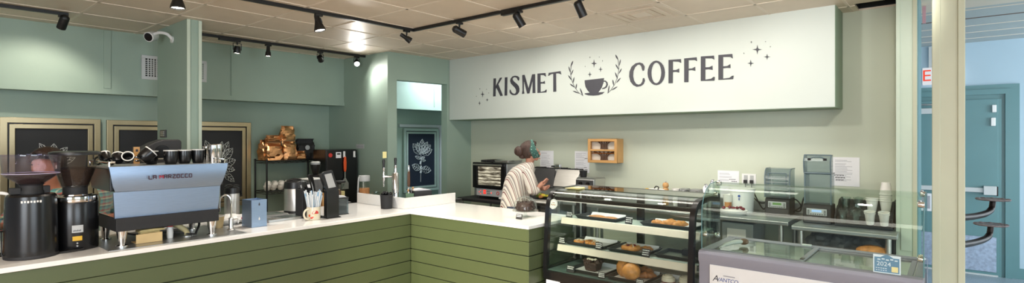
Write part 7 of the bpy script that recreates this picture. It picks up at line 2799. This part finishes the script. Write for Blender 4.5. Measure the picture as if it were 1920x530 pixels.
# ------------------------------------------------------------------ swing-arm plant holder on the post
t = thing('plant_holder', 'rusty iron swing arms with two empty round plates on the right of the post', 'plant holder', (4.065, -.02, .95))
g = G('dark_iron')
g.box(-.018, -.02, -.06, -.004, .03, .42)
g.cyl((.0, .0, -.05), (.0, .0, .40), .010, seg=12)
g.build('wall_bracket', t, bevel=0.003)
for z, tip in ((.205, (.395, -.169, .288)), (.045, (.389, -.159, .131))):
    g = G('dark_iron')
    x1, y1, z1 = tip
    g.tube(smooth_path([(0, 0, z), (x1 * .45, y1 * .45, z - .003), (x1 * .80, y1 * .8, z + .006), (x1 * .95, y1 * .95, z + .03), (x1, y1, z1 - .004)], 7), [.020] * 7 + [.019] * 7 + [.018] * 7 + [.016] * 7 + [.014], 12)
    a = g.build('arm', t)
    g = G('rust_iron')
    rb = random.Random(int(z * 100))
    g.lathe([(0, z1 - .006), (.03, z1 - .006), (.080, z1 - .002), (.086, z1 + .003), (.084, z1 + .008), (.07, z1 + .004), (.04, z1 + .006), (0, z1 + .005)], (x1, y1), 30)
    for k in range(10):
        an = 2 * PI * k / 10
        g.ball((x1 + .075 * math.cos(an), y1 + .075 * math.sin(an), z1 + .006), (.012, .012, .005), 8, 6)
    g.build('plate', t)
# ------------------------------------------------------------------ the woman at the prep counter
def fat(v, q):
    r_ = v[3] if isinstance(v[3], tuple) else (v[3], v[3])
    return (v[0], v[1], v[2], (r_[0] + q, r_[1] + q))



wo = thing('person', 'woman with a dark hair bun, green headband and striped shirt bending over the prep counter', 'person', (4.683, 3.724, 0), -(PI / 2 - YAW))
# local axes: x to the right of the picture, y away from it, z up
J = {'pelvis': (-.135, .0, .84, (.125, .125)), 'waist': (-.12, .0, .97, (.115, .115)), 'chest': (-.055, .0, 1.15, (.125, .125)), 'collar': (.02, .0, 1.29, (.07, .07)), 'neck': (.05, .0, 1.345, (.048, .05)),
     'skull': (.075, .0, 1.475, (.080, .076)), 'crown': (.070, .0, 1.525, (.068, .066)), 'jaw': (.125, -.004, 1.405, (.042, .04)), 'nose': (.175, -.006, 1.440, .011), 'chin': (.138, -.004, 1.375, .022),
     'ear_r': (.085, -.086, 1.455, .013), 'ear_l': (.085, .086, 1.455, .013),
     'sh_r': (.03, -.16, 1.24, .055), 'el_r': (.072, -.205, 1.02, .043), 'wr_r': (.165, -.11, 1.105, .028), 'ha_r': (.205, -.06, 1.125, (.032, .015)),
     'sh_l': (.03, .16, 1.24, .055), 'el_l': (.12, .20, 1.02, .043), 'wr_l': (.19, .09, 1.05, .028), 'ha_l': (.225, .045, 1.052, (.032, .015)),
     'hip_r': (-.14, -.085, .76, .098), 'kn_r': (-.10, -.09, .44, .064), 'an_r': (-.14, -.09, .08, .042), 'to_r': (.0, -.10, .035, .035),
     'hip_l': (-.14, .085, .76, .098), 'kn_l': (-.10, .09, .44, .064), 'an_l': (-.14, .09, .08, .042), 'to_l': (.0, .10, .035, .035)}
Bn = [('pelvis', 'waist'), ('waist', 'chest'), ('chest', 'collar'), ('collar', 'neck'), ('neck', 'skull'), ('skull', 'crown'), ('skull', 'jaw'), ('jaw', 'chin'), ('skull', 'nose'), ('skull', 'ear_r'), ('skull', 'ear_l'),
      ('chest', 'sh_r'), ('sh_r', 'el_r'), ('el_r', 'wr_r'), ('wr_r', 'ha_r'), ('chest', 'sh_l'), ('sh_l', 'el_l'), ('el_l', 'wr_l'), ('wr_l', 'ha_l'),
      ('pelvis', 'hip_r'), ('hip_r', 'kn_r'), ('kn_r', 'an_r'), ('an_r', 'to_r'), ('pelvis', 'hip_l'), ('hip_l', 'kn_l'), ('kn_l', 'an_l'), ('an_l', 'to_l')]
fingers(J, Bn, 'wr_r', 'ha_r', 1, (.5, -.2, .8), .012)
fingers(J, Bn, 'wr_l', 'ha_l', 1, (.6, .3, .5), .012)
Jb = dict(J)
for k in ('pelvis', 'waist', 'chest', 'collar', 'sh_r', 'el_r', 'sh_l', 'el_l', 'hip_r', 'kn_r', 'hip_l', 'kn_l'):
    Jb[k] = fat(J[k], -.03)
skin_body('body', Jb, Bn, 'skin', wo)


loft([(-.125, .0, .79, .175, .165), (-.125, .0, .84, .168, .16), (-.115, .0, .95, .160, .155), (-.10, .0, 1.06, .158, .155), (-.075, .0, 1.17, .158, .168), (-.045, .0, 1.25, .150, .182), (-.012, .0, 1.305, .118, .150), (.022, .0, 1.34, .075, .085), (.04, .0, 1.362, .060, .064)], 'striped_shirt', 'shirt', wo, 32, .022, 4).build('striped_shirt', wo, smooth=60, sub=1)
for nm, pts, rs in (('sleeve', [(.005, -.125, 1.275), (.03, -.17, 1.235), (.055, -.195, 1.13), (.075, -.205, 1.03), (.10, -.18, 1.035), (.135, -.145, 1.075)], [.062, .070, .063, .060, .056, .050]),
                    ('sleeve', [(.005, .125, 1.275), (.03, .17, 1.235), (.08, .195, 1.13), (.12, .20, 1.03), (.145, .165, 1.03), (.17, .12, 1.042)], [.062, .070, .063, .060, .056, .050])):
    G('striped_shirt').tube(pts, rs, 18).build(nm, wo, smooth=60, sub=1)
for s_ in (-1, 1):
    G('denim').tube([(-.13, s_ * .07, .86), (-.135, s_ * .085, .74), (-.12, s_ * .09, .60), (-.10, s_ * .09, .44), (-.12, s_ * .09, .25), (-.14, s_ * .09, .09)], [.10, .115, .098, .080, .068, .062], 18).build('trouser_leg', wo, smooth=60)
hair_cap('hair', wo, (.055, 0, 1.495), (.108, .094, .098), 'brown_hair', .032, 5, (1, 0, -.42))
rb = random.Random(8)
g = G('brown_hair')
g.ball((-.065, -.01, 1.478), (.058, .055, .055), 18, 12, .07, rb)
for k in range(9):
    a_ = rb.uniform(0, 6.28)
    g.torus((-.065 + .012 * math.cos(a_), -.012, 1.478 + .012 * math.sin(a_)), .040, .012, 16, 6, a_, a_ + 3.2, 'xz')
g.ball((-.035, -.01, 1.425), (.040, .038, .032), 14, 9, .1, rb)
g.build('hair_bun', wo)
# headband: a cloth band over the crown and behind the ears
band = []
n = 26
g = G('bandana_cloth')
vs, fs = [], []
c = Vector((.062, 0, 1.485))
for k in range(n + 1):
    a_ = 2 * PI * k / n
    # circle tilted so it runs from above the forehead to the nape
    ax = Vector((.88, 0, .48)).normalized()
    u = Vector((0, 1, 0))
    v = ax.cross(u).normalized()
    d = u * math.cos(a_) * .108 + v * math.sin(a_) * .112
    wd = .040 + .016 * abs(math.sin(a_)) * (1 if math.sin(a_) * v.z > 0 else 0)
    for q in (-1, -.4, .4, 1):
        vs.append(c + ax * .022 + d * (1 - .055 * q * q) + ax * wd * q)
for k in range(n):
    for j in range(3):
        fs.append((k * 4 + j, k * 4 + j + 1, k * 4 + 5 + j, k * 4 + 4 + j))
g.add(vs, fs)
o = g.build('headband', wo, smooth=60)
s = o.modifiers.new('thick', 'SOLIDIFY')
s.thickness = .008
for sgn in (-1, 1):
    G('dark_hair').tube(smooth_path([(.158, sgn * .02, 1.470), (.150, sgn * .04, 1.474), (.135, sgn * .056, 1.468)], 4), .004, 6).build('eyebrow', wo)
    G('dark_hair').ball((.146, sgn * .036, 1.452), (.007, .010, .004), 10, 6).build('eye', wo)
G('red').tube(smooth_path([(.160, -.018, 1.398), (.166, -.004, 1.398), (.160, .012, 1.398)], 4), .004, 6).build('lips', wo)
